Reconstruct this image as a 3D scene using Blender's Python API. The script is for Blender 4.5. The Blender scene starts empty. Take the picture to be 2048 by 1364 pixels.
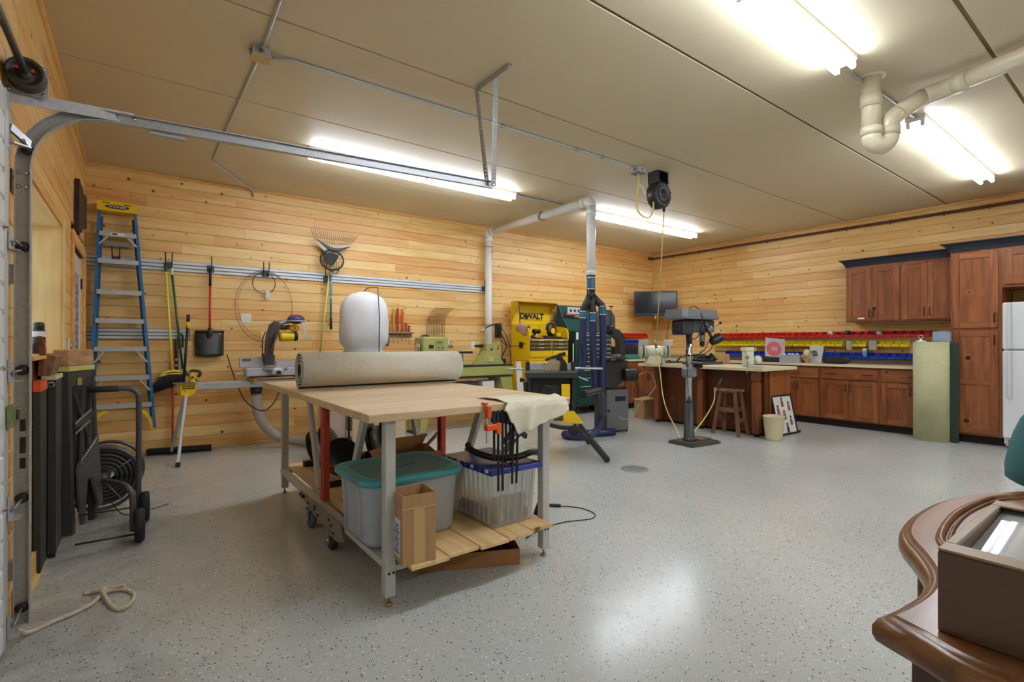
import bpy, math, random
from mathutils import Vector, Matrix, Euler

SC = bpy.context.scene
COL = SC.collection
PI = math.pi

# ---------------------------------------------------------------- camera
cam_d = bpy.data.cameras.new('camera')
cam = bpy.data.objects.new('camera', cam_d)
COL.objects.link(cam)
cam.location = (0.4375, -6.6923, 1.2112)
cam.rotation_euler = (PI/2 + 0.0028, 0, -0.6391)
cam_d.sensor_width = 36.0
cam_d.lens = 1005.3 / 2048 * 36.0
cam_d.clip_start = 0.02
SC.camera = cam

# ---------------------------------------------------------------- world, exposure
W_ = bpy.data.worlds.new('world')
SC.world = W_
W_.use_nodes = True
W_.node_tree.nodes['Background'].inputs[0].default_value = (0.80, 0.90, 1.0, 1)
W_.node_tree.nodes['Background'].inputs[1].default_value = 1.6
SC.view_settings.view_transform = 'Standard'
SC.view_settings.look = 'None'
SC.view_settings.exposure = 0.0
SC.view_settings.gamma = 1.0
SC.view_settings.use_curve_mapping = False
SC.cycles.use_denoising = True
SC.cycles.max_bounces = 8
SC.cycles.diffuse_bounces = 5
SC.cycles.use_adaptive_sampling = True
SC.cycles.adaptive_threshold = 0.02
SC.cycles.caustics_reflective = False
SC.cycles.caustics_refractive = False
TUBE_POWER = 46.0         # emission strength of the fluorescent tubes

# ---------------------------------------------------------------- helpers
def lin(h):
    h = h.lstrip('#')
    out = []
    for i in (0, 2, 4):
        c = int(h[i:i+2], 16) / 255
        out.append(c/12.92 if c <= 0.04045 else ((c+0.055)/1.055)**2.4)
    return (out[0], out[1], out[2], 1)

def nt(name):
    m = bpy.data.materials.new(name)
    m.use_nodes = True
    t = m.node_tree
    return m, t, t.nodes['Principled BSDF']

def N(t, kind, **kw):
    n = t.nodes.new(kind)
    for k, v in kw.items():
        setattr(n, k, v)
    return n

def ramp(t, fac, stops, interp='LINEAR'):
    r = N(t, 'ShaderNodeValToRGB')
    cr = r.color_ramp
    cr.interpolation = interp
    while len(cr.elements) < len(stops):
        cr.elements.new(0.5)
    for e, (p, c) in zip(cr.elements, stops):
        e.position = p
        e.color = lin(c) if isinstance(c, str) else (c, c, c, 1)
    t.links.new(fac, r.inputs[0])
    return r.outputs[0]

def mixc(t, fac, a, b, mode='MIX'):
    m = N(t, 'ShaderNodeMix', data_type='RGBA', blend_type=mode)
    for sock, val in ((m.inputs[0], fac), (m.inputs[6], a), (m.inputs[7], b)):
        if isinstance(val, (int, float)):
            sock.default_value = val
        elif isinstance(val, tuple):
            sock.default_value = val
        else:
            t.links.new(val, sock)
    return m.outputs[2]

def math_(t, op, a, b=0.0):
    m = N(t, 'ShaderNodeMath', operation=op)
    for sock, val in ((m.inputs[0], a), (m.inputs[1], b)):
        if isinstance(val, (int, float)):
            sock.default_value = val
        else:
            t.links.new(val, sock)
    return m.outputs[0]

def bump(t, bs, h, strength, dist=0.002):
    b = N(t, 'ShaderNodeBump')
    b.inputs['Strength'].default_value = strength
    b.inputs['Distance'].default_value = dist
    t.links.new(h, b.inputs['Height'])
    t.links.new(b.outputs[0], bs.inputs['Normal'])

MATS = {}
def mat(c, rough=0.5, metal=0.0, var=0.07, scale=18.0, bmp=0.0, **kw):
    """plain surface with a little procedural mottling"""
    key = (c, rough, metal, var, scale, bmp, tuple(sorted(kw.items())))
    if key in MATS:
        return MATS[key]
    m, t, bs = nt('surface_' + c)
    g = N(t, 'ShaderNodeNewGeometry')
    n = N(t, 'ShaderNodeTexNoise')
    n.inputs['Scale'].default_value = scale
    n.inputs['Detail'].default_value = 3
    t.links.new(g.outputs['Position'], n.inputs['Vector'])
    v = ramp(t, n.outputs[0], [(0.3, 1 - var), (0.7, 1.0)])
    t.links.new(mixc(t, 1.0, lin(c), v, 'MULTIPLY'), bs.inputs['Base Color'])
    bs.inputs['Roughness'].default_value = rough
    bs.inputs['Metallic'].default_value = metal
    if bmp:
        bump(t, bs, n.outputs[0], bmp)
    for k, val in kw.items():
        bs.inputs[k.replace('_', ' ')].default_value = val
    MATS[key] = m
    return m

def wood(name, light, mid, dark, axis='x', along=1.3, across=16.0, rough=0.45, knots=0.0, knot='5a3216', rnd=1.0, tone=0.0, strips=0.0, warm='c98b4c'):
    """grain in world space along one axis, each object shifted by its own random number"""
    m, t, bs = nt(name)
    g = N(t, 'ShaderNodeNewGeometry')
    oi = N(t, 'ShaderNodeObjectInfo')
    sc = N(t, 'ShaderNodeVectorMath', operation='MULTIPLY_ADD')
    cmb = N(t, 'ShaderNodeCombineXYZ')
    for i in range(3):
        t.links.new(math_(t, 'MULTIPLY', oi.outputs['Random'], (17.3, 31.7, 23.1)[i] * rnd), cmb.inputs[i])
    t.links.new(g.outputs['Position'], sc.inputs[0])
    sc.inputs[1].default_value = [along if 'xyz'[i] == axis else across for i in range(3)]
    t.links.new(cmb.outputs[0], sc.inputs[2])
    n = N(t, 'ShaderNodeTexNoise')
    n.inputs['Scale'].default_value = 1.0
    n.inputs['Detail'].default_value = 5
    n.inputs['Roughness'].default_value = 0.6
    n.inputs['Distortion'].default_value = 0.6
    t.links.new(sc.outputs[0], n.inputs['Vector'])
    col = ramp(t, n.outputs[0], [(0.28, dark), (0.5, mid), (0.72, light)])
    if strips:
        # glued-up staves: bands across the grain
        w = N(t, 'ShaderNodeTexVoronoi')
        w.inputs['Scale'].default_value = 1.0
        s2 = N(t, 'ShaderNodeVectorMath', operation='MULTIPLY')
        t.links.new(g.outputs['Position'], s2.inputs[0])
        s2.inputs[1].default_value = [1.5 if 'xyz'[i] == axis else strips for i in range(3)]
        t.links.new(s2.outputs[0], w.inputs['Vector'])
        sep = N(t, 'ShaderNodeSeparateColor')
        t.links.new(w.outputs['Color'], sep.inputs[0])
        v = ramp(t, sep.outputs[0], [(0.0, 0.82), (1.0, 1.0)])
        col = mixc(t, 1.0, col, v, 'MULTIPLY')
    if tone:
        v = ramp(t, oi.outputs['Random'], [(0.0, warm), (0.45, 'f4e6cf'), (1.0, 'ffffff')])
        col = mixc(t, tone, col, v, 'MULTIPLY')
    if knots:
        vo = N(t, 'ShaderNodeTexVoronoi')
        vo.inputs['Scale'].default_value = knots
        av = N(t, 'ShaderNodeVectorMath', operation='ADD')
        t.links.new(g.outputs['Position'], av.inputs[0])
        t.links.new(cmb.outputs[0], av.inputs[1])
        t.links.new(av.outputs[0], vo.inputs['Vector'])
        sep = N(t, 'ShaderNodeSeparateColor')
        t.links.new(vo.outputs['Color'], sep.inputs[0])
        size = math_(t, 'ADD', math_(t, 'MULTIPLY', sep.outputs[0], 0.085), 0.015)
        d = math_(t, 'SUBTRACT', vo.outputs['Distance'], size)
        k = ramp(t, d, [(0.0, 1.0), (0.035, 0.0)])
        halo = ramp(t, d, [(0.0, 1.0), (0.14, 0.0)])
        has = math_(t, 'GREATER_THAN', sep.outputs[1], 0.30)
        col = mixc(t, math_(t, 'MULTIPLY', math_(t, 'MULTIPLY', halo, has), 0.45), col, lin('b06f2c'))
        col = mixc(t, math_(t, 'MULTIPLY', k, has), col, lin(knot))
    t.links.new(col, bs.inputs['Base Color'])
    bs.inputs['Roughness'].default_value = rough
    bump(t, bs, n.outputs[0], 0.12)
    return m

def emit(name, c, s):
    m, t, bs = nt(name)
    bs.inputs['Base Color'].default_value = lin(c)
    bs.inputs['Emission Color'].default_value = lin(c)
    bs.inputs['Emission Strength'].default_value = s
    return m

def glass(name, c='ffffff', rough=0.02, alpha=0.25, trans=1.0):
    m, t, bs = nt(name)
    bs.inputs['Base Color'].default_value = lin(c)
    bs.inputs['Roughness'].default_value = rough
    bs.inputs['Transmission Weight'].default_value = trans
    bs.inputs['IOR'].default_value = 1.3
    bs.inputs['Alpha'].default_value = alpha
    return m

def wm(o):
    return (wm(o.parent) @ o.matrix_basis) if o.parent else o.matrix_basis.copy()

def V(*a):
    return Vector(a if len(a) > 1 else a[0])

def frame_from(d):
    d = V(d).normalized()
    a = Vector((0, 0, 1)) if abs(d.z) < 0.9 else Vector((1, 0, 0))
    u = a.cross(d).normalized()
    return u, d.cross(u), d

class MB:
    """collects shapes into one mesh"""
    def __init__(self, X=None):
        self.v, self.f, self.s = [], [], []
        self.X = X
    def add(self, vs, fs, sm=False):
        o = len(self.v)
        if self.X is not None:
            vs = [self.X @ V(p) for p in vs]
        self.v += [tuple(p) for p in vs]
        self.f += [[i + o for i in f] for f in fs]
        self.s += (sm if isinstance(sm, list) else [sm] * len(fs))
        return self
    def box(self, c, s, b=0.0, R=None):
        h = [x / 2 for x in s]
        b = min(b, min(h) * 0.9)
        if b <= 0:
            vs = [(x*h[0], y*h[1], z*h[2]) for x in (-1, 1) for y in (-1, 1) for z in (-1, 1)]
            fs = [(0,1,3,2), (4,6,7,5), (0,4,5,1), (2,3,7,6), (0,2,6,4), (1,5,7,3)]
        else:
            vs, idx = [], {}
            for x in (-1, 1):
                for y in (-1, 1):
                    for z in (-1, 1):
                        for a in range(3):
                            q = [x*(h[0]-b), y*(h[1]-b), z*(h[2]-b)]
                            q[a] = (x, y, z)[a] * h[a]
                            idx[(x, y, z, a)] = len(vs)
                            vs.append(tuple(q))
            fs = []
            for a in range(3):
                o1, o2 = (a+1) % 3, (a+2) % 3
                for sgn in (-1, 1):
                    q = []
                    for p1, p2 in ((-1,-1), (1,-1), (1,1), (-1,1)):
                        k = [0, 0, 0]; k[a] = sgn; k[o1] = p1; k[o2] = p2
                        q.append(idx[(k[0], k[1], k[2], a)])
                    fs.append(q if sgn > 0 else q[::-1])
                for p1 in (-1, 1):
                    for p2 in (-1, 1):
                        q = []
                        for e, ax in ((-1, o1), (-1, o2), (1, o2), (1, o1)):
                            k = [0, 0, 0]; k[a] = e; k[o1] = p1; k[o2] = p2
                            q.append(idx[(k[0], k[1], k[2], ax)])
                        fs.append(q if p1*p2 < 0 else q[::-1])
            for x in (-1, 1):
                for y in (-1, 1):
                    for z in (-1, 1):
                        q = [idx[(x, y, z, a)] for a in range(3)]
                        fs.append(q if x*y*z > 0 else q[::-1])
        c = V(c)
        if R is not None:
            vs = [c + R @ V(p) for p in vs]
        else:
            vs = [c + V(p) for p in vs]
        return self.add(vs, fs)
    def bx(self, x0, x1, y0, y1, z0, z1, b=0.0):
        return self.box(((x0+x1)/2, (y0+y1)/2, (z0+z1)/2), (abs(x1-x0), abs(y1-y0), abs(z1-z0)), b)
    def beam(self, p0, p1, w, t, up=(0, 0, 1), b=0.0):
        """rectangular bar from p0 to p1; w across, t along 'up'"""
        p0, p1 = V(p0), V(p1)
        d = (p1 - p0)
        L = d.length
        d.normalize()
        u = V(up)
        u = (u - d * u.dot(d))
        if u.length < 1e-4:
            u = frame_from(d)[0]
        u.normalize()
        s = d.cross(u)
        R = Matrix((s, d, u)).transposed()
        return self.box((p0+p1)/2, (w, L, t), b, R)
    def cyl(self, p0, p1, r0, r1=None, n=16, caps=True):
        return self.tube([p0, p1], [r0, r0 if r1 is None else r1], n, caps=caps)
    def tube(self, pts, r, n=8, closed=False, caps=True, flat=False):
        pts = [V(p) for p in pts]
        m = len(pts)
        rs = r if isinstance(r, (list, tuple)) else [r] * m
        tan = []
        for i in range(m):
            a = pts[(i-1) % m] if (closed or i > 0) else pts[i]
            c = pts[(i+1) % m] if (closed or i < m-1) else pts[i]
            d = c - a
            if d.length < 1e-9:
                d = pts[i] - pts[i-1] if i else Vector((0, 0, 1))
            if d.length < 1e-9:
                d = tan[-1] if tan else Vector((0, 0, 1))
            tan.append(d.normalized())
        u = frame_from(tan[0])[0]
        vs, fs = [], []
        for i in range(m):
            u = u - tan[i] * u.dot(tan[i])
            if u.length < 1e-6:
                u = frame_from(tan[i])[0]
            u.normalize()
            w = tan[i].cross(u)
            for k in range(n):
                a = 2*PI*k/n
                vs.append(pts[i] + (u*math.cos(a) + w*math.sin(a)) * rs[i])
        for i in range(m if closed else m-1):
            j = (i+1) % m
            for k in range(n):
                l = (k+1) % n
                fs.append((i*n+k, i*n+l, j*n+l, j*n+k))
        sm = [not flat] * len(fs)
        if caps and not closed:
            fs.append(tuple(range(n))[::-1]); sm.append(False)
            fs.append(tuple((m-1)*n + k for k in range(n))); sm.append(False)
        return self.add(vs, fs, sm)
    def lathe(self, prof, c=(0, 0, 0), ax=(0, 0, 1), n=24, sx=1.0, sy=1.0, smooth=True):
        u, w, d = frame_from(ax)
        if abs(V(ax).normalized().z) > 0.99:
            u, w, d = Vector((1, 0, 0)), Vector((0, 1, 0)) * (1 if V(ax).z > 0 else -1), V(ax).normalized()
        c = V(c)
        vs, fs = [], []
        for r, z in prof:
            for k in range(n):
                a = 2*PI*k/n
                vs.append(c + d*z + (u*math.cos(a)*sx + w*math.sin(a)*sy) * r)
        m = len(prof)
        for i in range(m-1):
            for k in range(n):
                l = (k+1) % n
                fs.append((i*n+k, i*n+l, (i+1)*n+l, (i+1)*n+k))
        sm = [smooth] * len(fs)
        fs.append(tuple(range(n))[::-1]); sm.append(False)
        fs.append(tuple((m-1)*n+k for k in range(n))); sm.append(False)
        return self.add(vs, fs, sm)
    def prism(self, poly, o, u, v, d, smooth=False):
        """polygon (2-D, counter-clockwise seen from +d) swept by vector d"""
        o, u, v, d = V(o), V(u), V(v), V(d)
        n = len(poly)
        A = sum(poly[i][0]*poly[(i+1) % n][1] - poly[(i+1) % n][0]*poly[i][1] for i in range(n))
        if (A > 0) != (u.cross(v).dot(d) > 0):
            poly = poly[::-1]
        a = [o + u*p[0] + v*p[1] for p in poly]
        vs = a + [p + d for p in a]
        fs = [tuple(range(n))[::-1], tuple(range(n, 2*n))]
        sm = [False, False]
        for i in range(n):
            j = (i+1) % n
            fs.append((i, j, n+j, n+i)); sm.append(smooth)
        return self.add(vs, fs, sm)
    def sph(self, c, r, s=(1, 1, 1), n=14, m=9):
        c = V(c)
        prof = [(math.sin(PI*(i+0.02)/(m+0.04)), -math.cos(PI*(i+0.02)/(m+0.04))) for i in range(m+1)]
        vs, fs = [], []
        for q, z in prof:
            for k in range(n):
                a = 2*PI*k/n
                vs.append(c + Vector((q*math.cos(a)*s[0], q*math.sin(a)*s[1], z*s[2])) * r)
        for i in range(m):
            for k in range(n):
                l = (k+1) % n
                fs.append((i*n+k, i*n+l, (i+1)*n+l, (i+1)*n+k))
        fs.append(tuple(range(n))[::-1]); fs.append(tuple(m*n+k for k in range(n)))
        return self.add(vs, fs, True)
    def grid(self, fn, nu, nv, thick=0.0, smooth=True):
        P = [[V(fn(i/nu, j/nv)) for j in range(nv+1)] for i in range(nu+1)]
        vs = [p for row in P for p in row]
        q = nv+1
        fs = [(i*q+j, (i+1)*q+j, (i+1)*q+j+1, i*q+j+1) for i in range(nu) for j in range(nv)]
        if thick:
            nn = []
            for i in range(nu+1):
                for j in range(nv+1):
                    a = P[min(i+1, nu)][j] - P[max(i-1, 0)][j]
                    b = P[i][min(j+1, nv)] - P[i][max(j-1, 0)]
                    w = a.cross(b)
                    nn.append(w.normalized() if w.length > 0 else Vector((0, 0, 1)))
            o = len(vs)
            vs += [p - k*thick for p, k in zip(vs, nn)]
            fs += [(f[3]+o, f[2]+o, f[1]+o, f[0]+o) for f in fs[:]]
            rim = [(i, 0) for i in range(nu+1)] + [(nu, j) for j in range(1, nv+1)] + \
                  [(i, nv) for i in range(nu-1, -1, -1)] + [(0, j) for j in range(nv-1, 0, -1)]
            ids = [i*q+j for i, j in rim]
            for k in range(len(ids)):
                a, b = ids[k], ids[(k+1) % len(ids)]
                fs.append((b, a, a+o, b+o))
        return self.add(vs, fs, smooth)
    def mesh(self, name, material, inv=None):
        me = bpy.data.meshes.new(name)
        vs = self.v if inv is None else [tuple(inv @ V(p)) for p in self.v]
        me.from_pydata(vs, [], self.f)
        me.polygons.foreach_set('use_smooth', self.s)
        me.materials.append(material)
        me.update()
        return me
    def build(self, name, material, parent=None, local=False):
        """vertices are in world space unless local"""
        inv = None if (parent is None or local) else wm(parent).inverted()
        o = bpy.data.objects.new(name, self.mesh(name, material, inv))
        COL.objects.link(o)
        if parent is not None:
            o.parent = parent
        return o

def tag(o, label, cat, group=None):
    o['label'] = label
    o['category'] = cat
    if group:
        o['group'] = group
    return o

def thing(name, label, cat, loc=(0, 0, 0), rz=0.0, group=None):
    o = bpy.data.objects.new(name, None)
    COL.objects.link(o)
    o.location = loc
    o.rotation_euler = (0, 0, rz)
    o.empty_display_size = 0.05
    return tag(o, label, cat, group)

def struct(o):
    o['kind'] = 'structure'
    return o

def dup(src, loc=None, rz=None, label=None, group=None):
    def rec(s, par):
        c = s.copy()
        COL.objects.link(c)
        if par is not None:
            c.parent = par
        for ch in [k for k in s.children]:
            rec(ch, c)
        return c
    r = rec(src, None)
    if loc is not None: r.location = loc
    if rz is not None: r.rotation_euler = (0, 0, rz)
    if label: r['label'] = label
    if group: r['group'] = group
    return r

def text(name, body, size, loc, rot, material, parent=None, ext=0.0006, sx=1.0, bold=0.0):
    c = bpy.data.curves.new(name, 'FONT')
    c.body = body
    c.size = size
    c.extrude = ext
    c.offset = bold
    c.align_x = 'CENTER'; c.align_y = 'CENTER'
    tmp = bpy.data.objects.new(name, c)
    COL.objects.link(tmp)
    bpy.context.view_layer.update()
    dg = bpy.context.evaluated_depsgraph_get()
    me = bpy.data.meshes.new_from_object(tmp.evaluated_get(dg), depsgraph=dg)
    bpy.data.objects.remove(tmp)
    me.materials.clear()
    me.materials.append(material)
    o = bpy.data.objects.new(name, me)
    COL.objects.link(o)
    M4 = Matrix.Translation(V(loc)) @ (rot.to_4x4() if isinstance(rot, Matrix) else Euler(rot).to_matrix().to_4x4()) @ Matrix.Diagonal((sx, 1, 1, 1))
    if parent is not None:
        o.parent = parent
        M4 = wm(parent).inverted() @ M4
    o.matrix_basis = M4
    return o

def bez(pts, k=8):
    """smooth (Catmull-Rom) path through the points"""
    P = [V(p) for p in pts]
    out = []
    for i in range(len(P)-1):
        p0 = P[i-1] if i else P[0]*2 - P[1]
        p1, p2 = P[i], P[i+1]
        p3 = P[i+2] if i+2 < len(P) else P[-1]*2 - P[-2]
        for j in range(k):
            s = j / k
            out.append(0.5*((2*p1) + (p2-p0)*s + (2*p0-5*p1+4*p2-p3)*s*s + (3*p1-p0-3*p2+p3)*s**3))
    out.append(P[-1])
    return out

def rot_to(d, up=(0, 0, 1)):
    """matrix whose local z points along d and local y as near 'up' as can be (for text on faces)"""
    z = V(d).normalized()
    x = V(up).cross(z).normalized()
    return Matrix((x, z.cross(x), z)).transposed()
# ================================================================ materials of the setting
RX, RY0, H = 9.0885, -12.0, 3.05
PINE = dict(light='f2d49a', mid='eac683', dark='daac64', knots=8.0, tone=0.6, rough=0.42, warm='e2b078')
PINE_X = wood('pine_boards_along_x', axis='x', **PINE)
PINE_Y = wood('pine_boards_along_y', axis='y', **PINE)
PINE_PALE = wood('pale_pine_jamb', 'f3dca6', 'ecd090', 'e0bd78', axis='z', rough=0.45, knots=1.6)
PINE_TRIM = wood('pine_trim', 'e8bd78', 'dca960', 'c68a44', axis='y', rough=0.45, knots=3.0)
PINE_TRIMX = wood('pine_trim_x', 'e8bd78', 'dca960', 'c68a44', axis='x', rough=0.45, knots=3.0)
GAP = mat('7a4c1e', 0.9)

def floor_mat():
    m, t, bs = nt('speckled_epoxy_floor')
    g = N(t, 'ShaderNodeNewGeometry')
    n = N(t, 'ShaderNodeTexNoise'); n.inputs['Scale'].default_value = 1.1; n.inputs['Detail'].default_value = 6
    t.links.new(g.outputs['Position'], n.inputs['Vector'])
    col = ramp(t, n.outputs[0], [(0.3, 'b9bfbe'), (0.6, 'c5cac9'), (0.8, 'cbd0cf')])
    fine = N(t, 'ShaderNodeTexNoise'); fine.inputs['Scale'].default_value = 240; fine.inputs['Detail'].default_value = 2
    t.links.new(g.outputs['Position'], fine.inputs['Vector'])
    col = mixc(t, 0.22, col, ramp(t, fine.outputs[0], [(0.35, '9a9d9c'), (0.65, 'dee1e0')]))
    for sc, lo, hi, c, sz in ((105, 0.0, 0.075, '2c2c2e', 0.40), (95, 0.30, 0.37, 'f2f2ee', 0.38), (130, 0.6, 0.64, '9d8e76', 0.36), (170, 0.88, 1.0, '6a6b6e', 0.30), (160, 0.1, 0.2, 'e4e4e0', 0.30)):
        vo = N(t, 'ShaderNodeTexVoronoi'); vo.inputs['Scale'].default_value = sc
        wv = N(t, 'ShaderNodeVectorMath', operation='ADD'); wv.inputs[1].default_value = (sc*1.3, sc*0.7, 0.3)
        t.links.new(g.outputs['Position'], wv.inputs[0]); t.links.new(wv.outputs[0], vo.inputs['Vector'])
        sep = N(t, 'ShaderNodeSeparateColor'); t.links.new(vo.outputs['Color'], sep.inputs[0])
        a = math_(t, 'MULTIPLY', math_(t, 'GREATER_THAN', sep.outputs[0], lo), math_(t, 'LESS_THAN', sep.outputs[0], hi))
        a = math_(t, 'MULTIPLY', a, math_(t, 'LESS_THAN', vo.outputs['Distance'], sz))
        col = mixc(t, math_(t, 'MULTIPLY', a, 0.85), col, lin(c))
    # worn, dirty streak in front of the overhead door
    sp = N(t, 'ShaderNodeSeparateXYZ'); t.links.new(g.outputs['Position'], sp.inputs[0])
    near = N(t, 'ShaderNodeMapRange'); t.links.new(sp.outputs[0], near.inputs[0])
    near.inputs[1].default_value = 1.0; near.inputs[2].default_value = 0.0; near.inputs[3].default_value = 0.0; near.inputs[4].default_value = 1.0
    dn = N(t, 'ShaderNodeTexNoise'); dn.inputs['Scale'].default_value = 3.4; dn.inputs['Detail'].default_value = 8; dn.inputs['Distortion'].default_value = 1.2
    t.links.new(g.outputs['Position'], dn.inputs['Vector'])
    d = math_(t, 'MULTIPLY', ramp(t, dn.outputs[0], [(0.38, 0.0), (0.7, 0.55)]), near.outputs[0])
    col = mixc(t, d, col, lin('6f6350'))
    t.links.new(col, bs.inputs['Base Color'])
    bs.inputs['Roughness'].default_value = 0.2
    bs.inputs['Specular IOR Level'].default_value = 0.45
    wav = N(t, 'ShaderNodeTexNoise'); wav.inputs['Scale'].default_value = 7; wav.inputs['Detail'].default_value = 3
    t.links.new(g.outputs['Position'], wav.inputs['Vector'])
    hh = math_(t, 'ADD', math_(t, 'MULTIPLY', wav.outputs[0], 3.0), math_(t, 'MULTIPLY', fine.outputs[0], 0.35))
    bump(t, bs, hh, 0.35, 0.0012)
    return m
FLOOR = floor_mat()

def ceiling_mat():
    m, t, bs = nt('painted_ceiling_panel')
    g = N(t, 'ShaderNodeNewGeometry')
    n = N(t, 'ShaderNodeTexNoise'); n.inputs['Scale'].default_value = 0.9; n.inputs['Detail'].default_value = 4
    t.links.new(g.outputs['Position'], n.inputs['Vector'])
    col = ramp(t, n.outputs[0], [(0.3, 'd3c6a8'), (0.7, 'dacdb0')])
    t.links.new(col, bs.inputs['Base Color'])
    bs.inputs['Roughness'].default_value = 0.55
    f = N(t, 'ShaderNodeTexNoise'); f.inputs['Scale'].default_value = 160; f.inputs['Detail'].default_value = 3
    t.links.new(g.outputs['Position'], f.inputs['Vector'])
    bump(t, bs, f.outputs[0], 0.25, 0.001)
    return m
CEIL = ceiling_mat()

# ================================================================ floor, ceiling
fl = struct(MB().bx(-0.35, RX+0.15, RY0, 0.15, -0.12, 0.0).build('floor', FLOOR))
ce = struct(MB().bx(-0.35, RX+0.15, RY0, 0.15, H+0.012, H+0.15).build('ceiling', mat('8a7550', 0.8)))
seams = [0.0, -0.446, -1.209, -2.413, -3.606, -4.776, -5.945, -7.15, -8.36, -9.57, -10.78, RY0]
gaps = [0, 0.002, 0.003, 0.008, 0.010, 0.013, 0.016, 0.008, 0.008, 0.008, 0.008, 0]
for i in range(len(seams)-1):
    y1 = seams[i] - gaps[i]
    y0 = seams[i+1] + gaps[i+1]*0.4
    MB().bx(-0.01, RX+0.01, y0, y1, H, H+0.012, 0.002).build('panel', CEIL, ce)

# ================================================================ walls with pine boards
random.seed(7)
SEAM0, PITCH = 2.925, 0.1208
rows = [(3.05, SEAM0)] + [(SEAM0 - PITCH*k, max(0.0, SEAM0 - PITCH*(k+1))) for k in range(25) if SEAM0 - PITCH*k > 0.02]

def plank(parent, axis, a0, a1, z0, z1, face, into, m):
    """board with chamfered long edges; 'face' is the wall plane, 'into' the sign of the room side"""
    c, th = 0.005, 0.014
    g = 0.0006
    prof = [(0, z0+g), (-th+c, z0+g), (-th, z0+g+c), (-th, z1-g-c), (-th+c, z1-g), (0, z1-g)]
    n = len(prof)
    mb = MB()
    vs = []
    for a in (a0+0.0007, a1-0.0007):
        for d, z in prof:
            p = face + into*(-d - th)
            vs.append((a, p, z) if axis == 'x' else (p, a, z))
    fs = [[i, (i+1) % n, n+(i+1) % n, n+i] for i in range(n)]
    fs += [list(range(n))[::-1], list(range(n, 2*n))]
    flip = (into < 0) == (axis == 'x')
    if not flip:
        fs = [f[::-1] for f in fs]
    mb.add(vs, fs)
    return mb.build('plank', m, parent)

def boarded(parent, axis, lo, hi, face, into, m, holes=(), seglen=(1.6, 3.2)):
    for z1, z0 in rows:
        spans = [(lo, hi)]
        for (h0, h1, hz0, hz1) in holes:
            if z0 < hz1 - 0.02 and z1 > hz0 + 0.02:
                out = []
                for s0, s1 in spans:
                    if h1 <= s0 or h0 >= s1:
                        out.append((s0, s1))
                    else:
                        if h0 - s0 > 0.01: out.append((s0, h0))
                        if s1 - h1 > 0.01: out.append((h1, s1))
                spans = out
        for s0, s1 in spans:
            cuts = [s0]
            p = s0 + random.uniform(0.3, seglen[1])
            while p < s1 - 0.25:
                cuts.append(p)
                p += random.uniform(*seglen)
            cuts.append(s1)
            for c0, c1 in zip(cuts, cuts[1:]):
                plank(parent, axis, c0, c1, z0, z1, face, into, m)

wb = struct(MB().bx(-0.35, RX+0.15, 0.0145, 0.15, 0, H+0.012).build('wall_back', GAP))
boarded(wb, 'x', 0.0, RX, 0.0, -1, PINE_X)
wr = struct(MB().bx(RX+0.0145, RX+0.15, RY0, 0.0145, 0, H+0.012).build('wall_right', GAP))
boarded(wr, 'y', -7.5, 0.0, RX, -1, PINE_Y)
wf = struct(MB().bx(-0.35, RX+0.15, RY0-0.15, RY0, 0, H).build('wall_front', PINE_X))

# left wall: openings for the overhead door, window and side door
GD = (-8.9, -3.86, 0.0, 2.28)       # overhead door opening
WN = (-3.30, -2.02, 1.12, 2.02)     # window
SD = (-1.24, -0.22, 0.0, 2.04)      # side door
T0 = -0.32
mb = MB()
mb.bx(T0, -0.0145, RY0, GD[0], 0, H)
mb.bx(T0, -0.0145, GD[0], GD[1], GD[3], H)
mb.bx(T0, -0.0145, GD[1], WN[0], 0, H)
mb.bx(T0, -0.0145, WN[0], WN[1], 0, WN[2]); mb.bx(T0, -0.0145, WN[0], WN[1], WN[3], H)
mb.bx(T0, -0.0145, WN[1], SD[0], 0, H)
mb.bx(T0, -0.0145, SD[0], SD[1], SD[3], H)
mb.bx(T0, -0.0145, SD[1], 0.0145, 0, H)
wl = struct(mb.build('wall_left', GAP))
boarded(wl, 'y', -7.6, 0.0, 0.0, 1, PINE_Y, holes=[GD, (WN[0]-0.07, WN[1]+0.15, WN[2]-0.07, WN[3]+0.07), (SD[0]-0.09, SD[1]+0.1, 0, SD[3]+0.09)], seglen=(1.4, 2.6))

# crown strips under the ceiling
def strip(n, p0, p1, m, inn):
    mb = MB()
    poly = [(0, 0), (0.022, 0), (0.022, -0.008), (0.010, -0.030), (0, -0.034)]
    mb.prism(poly, p0, inn, (0, 0, 1), V(p1) - V(p0))
    struct(mb.build('trim_%d' % n, m))
strip(1, (0, 0, H), (RX, 0, H), PINE_TRIMX, (0, -1, 0))
strip(2, (0, -7.6, H), (0, 0, H), PINE_TRIM, (1, 0, 0))
strip(3, (RX, -7.5, H), (RX, 0, H), PINE_TRIM, (-1, 0, 0))

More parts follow.
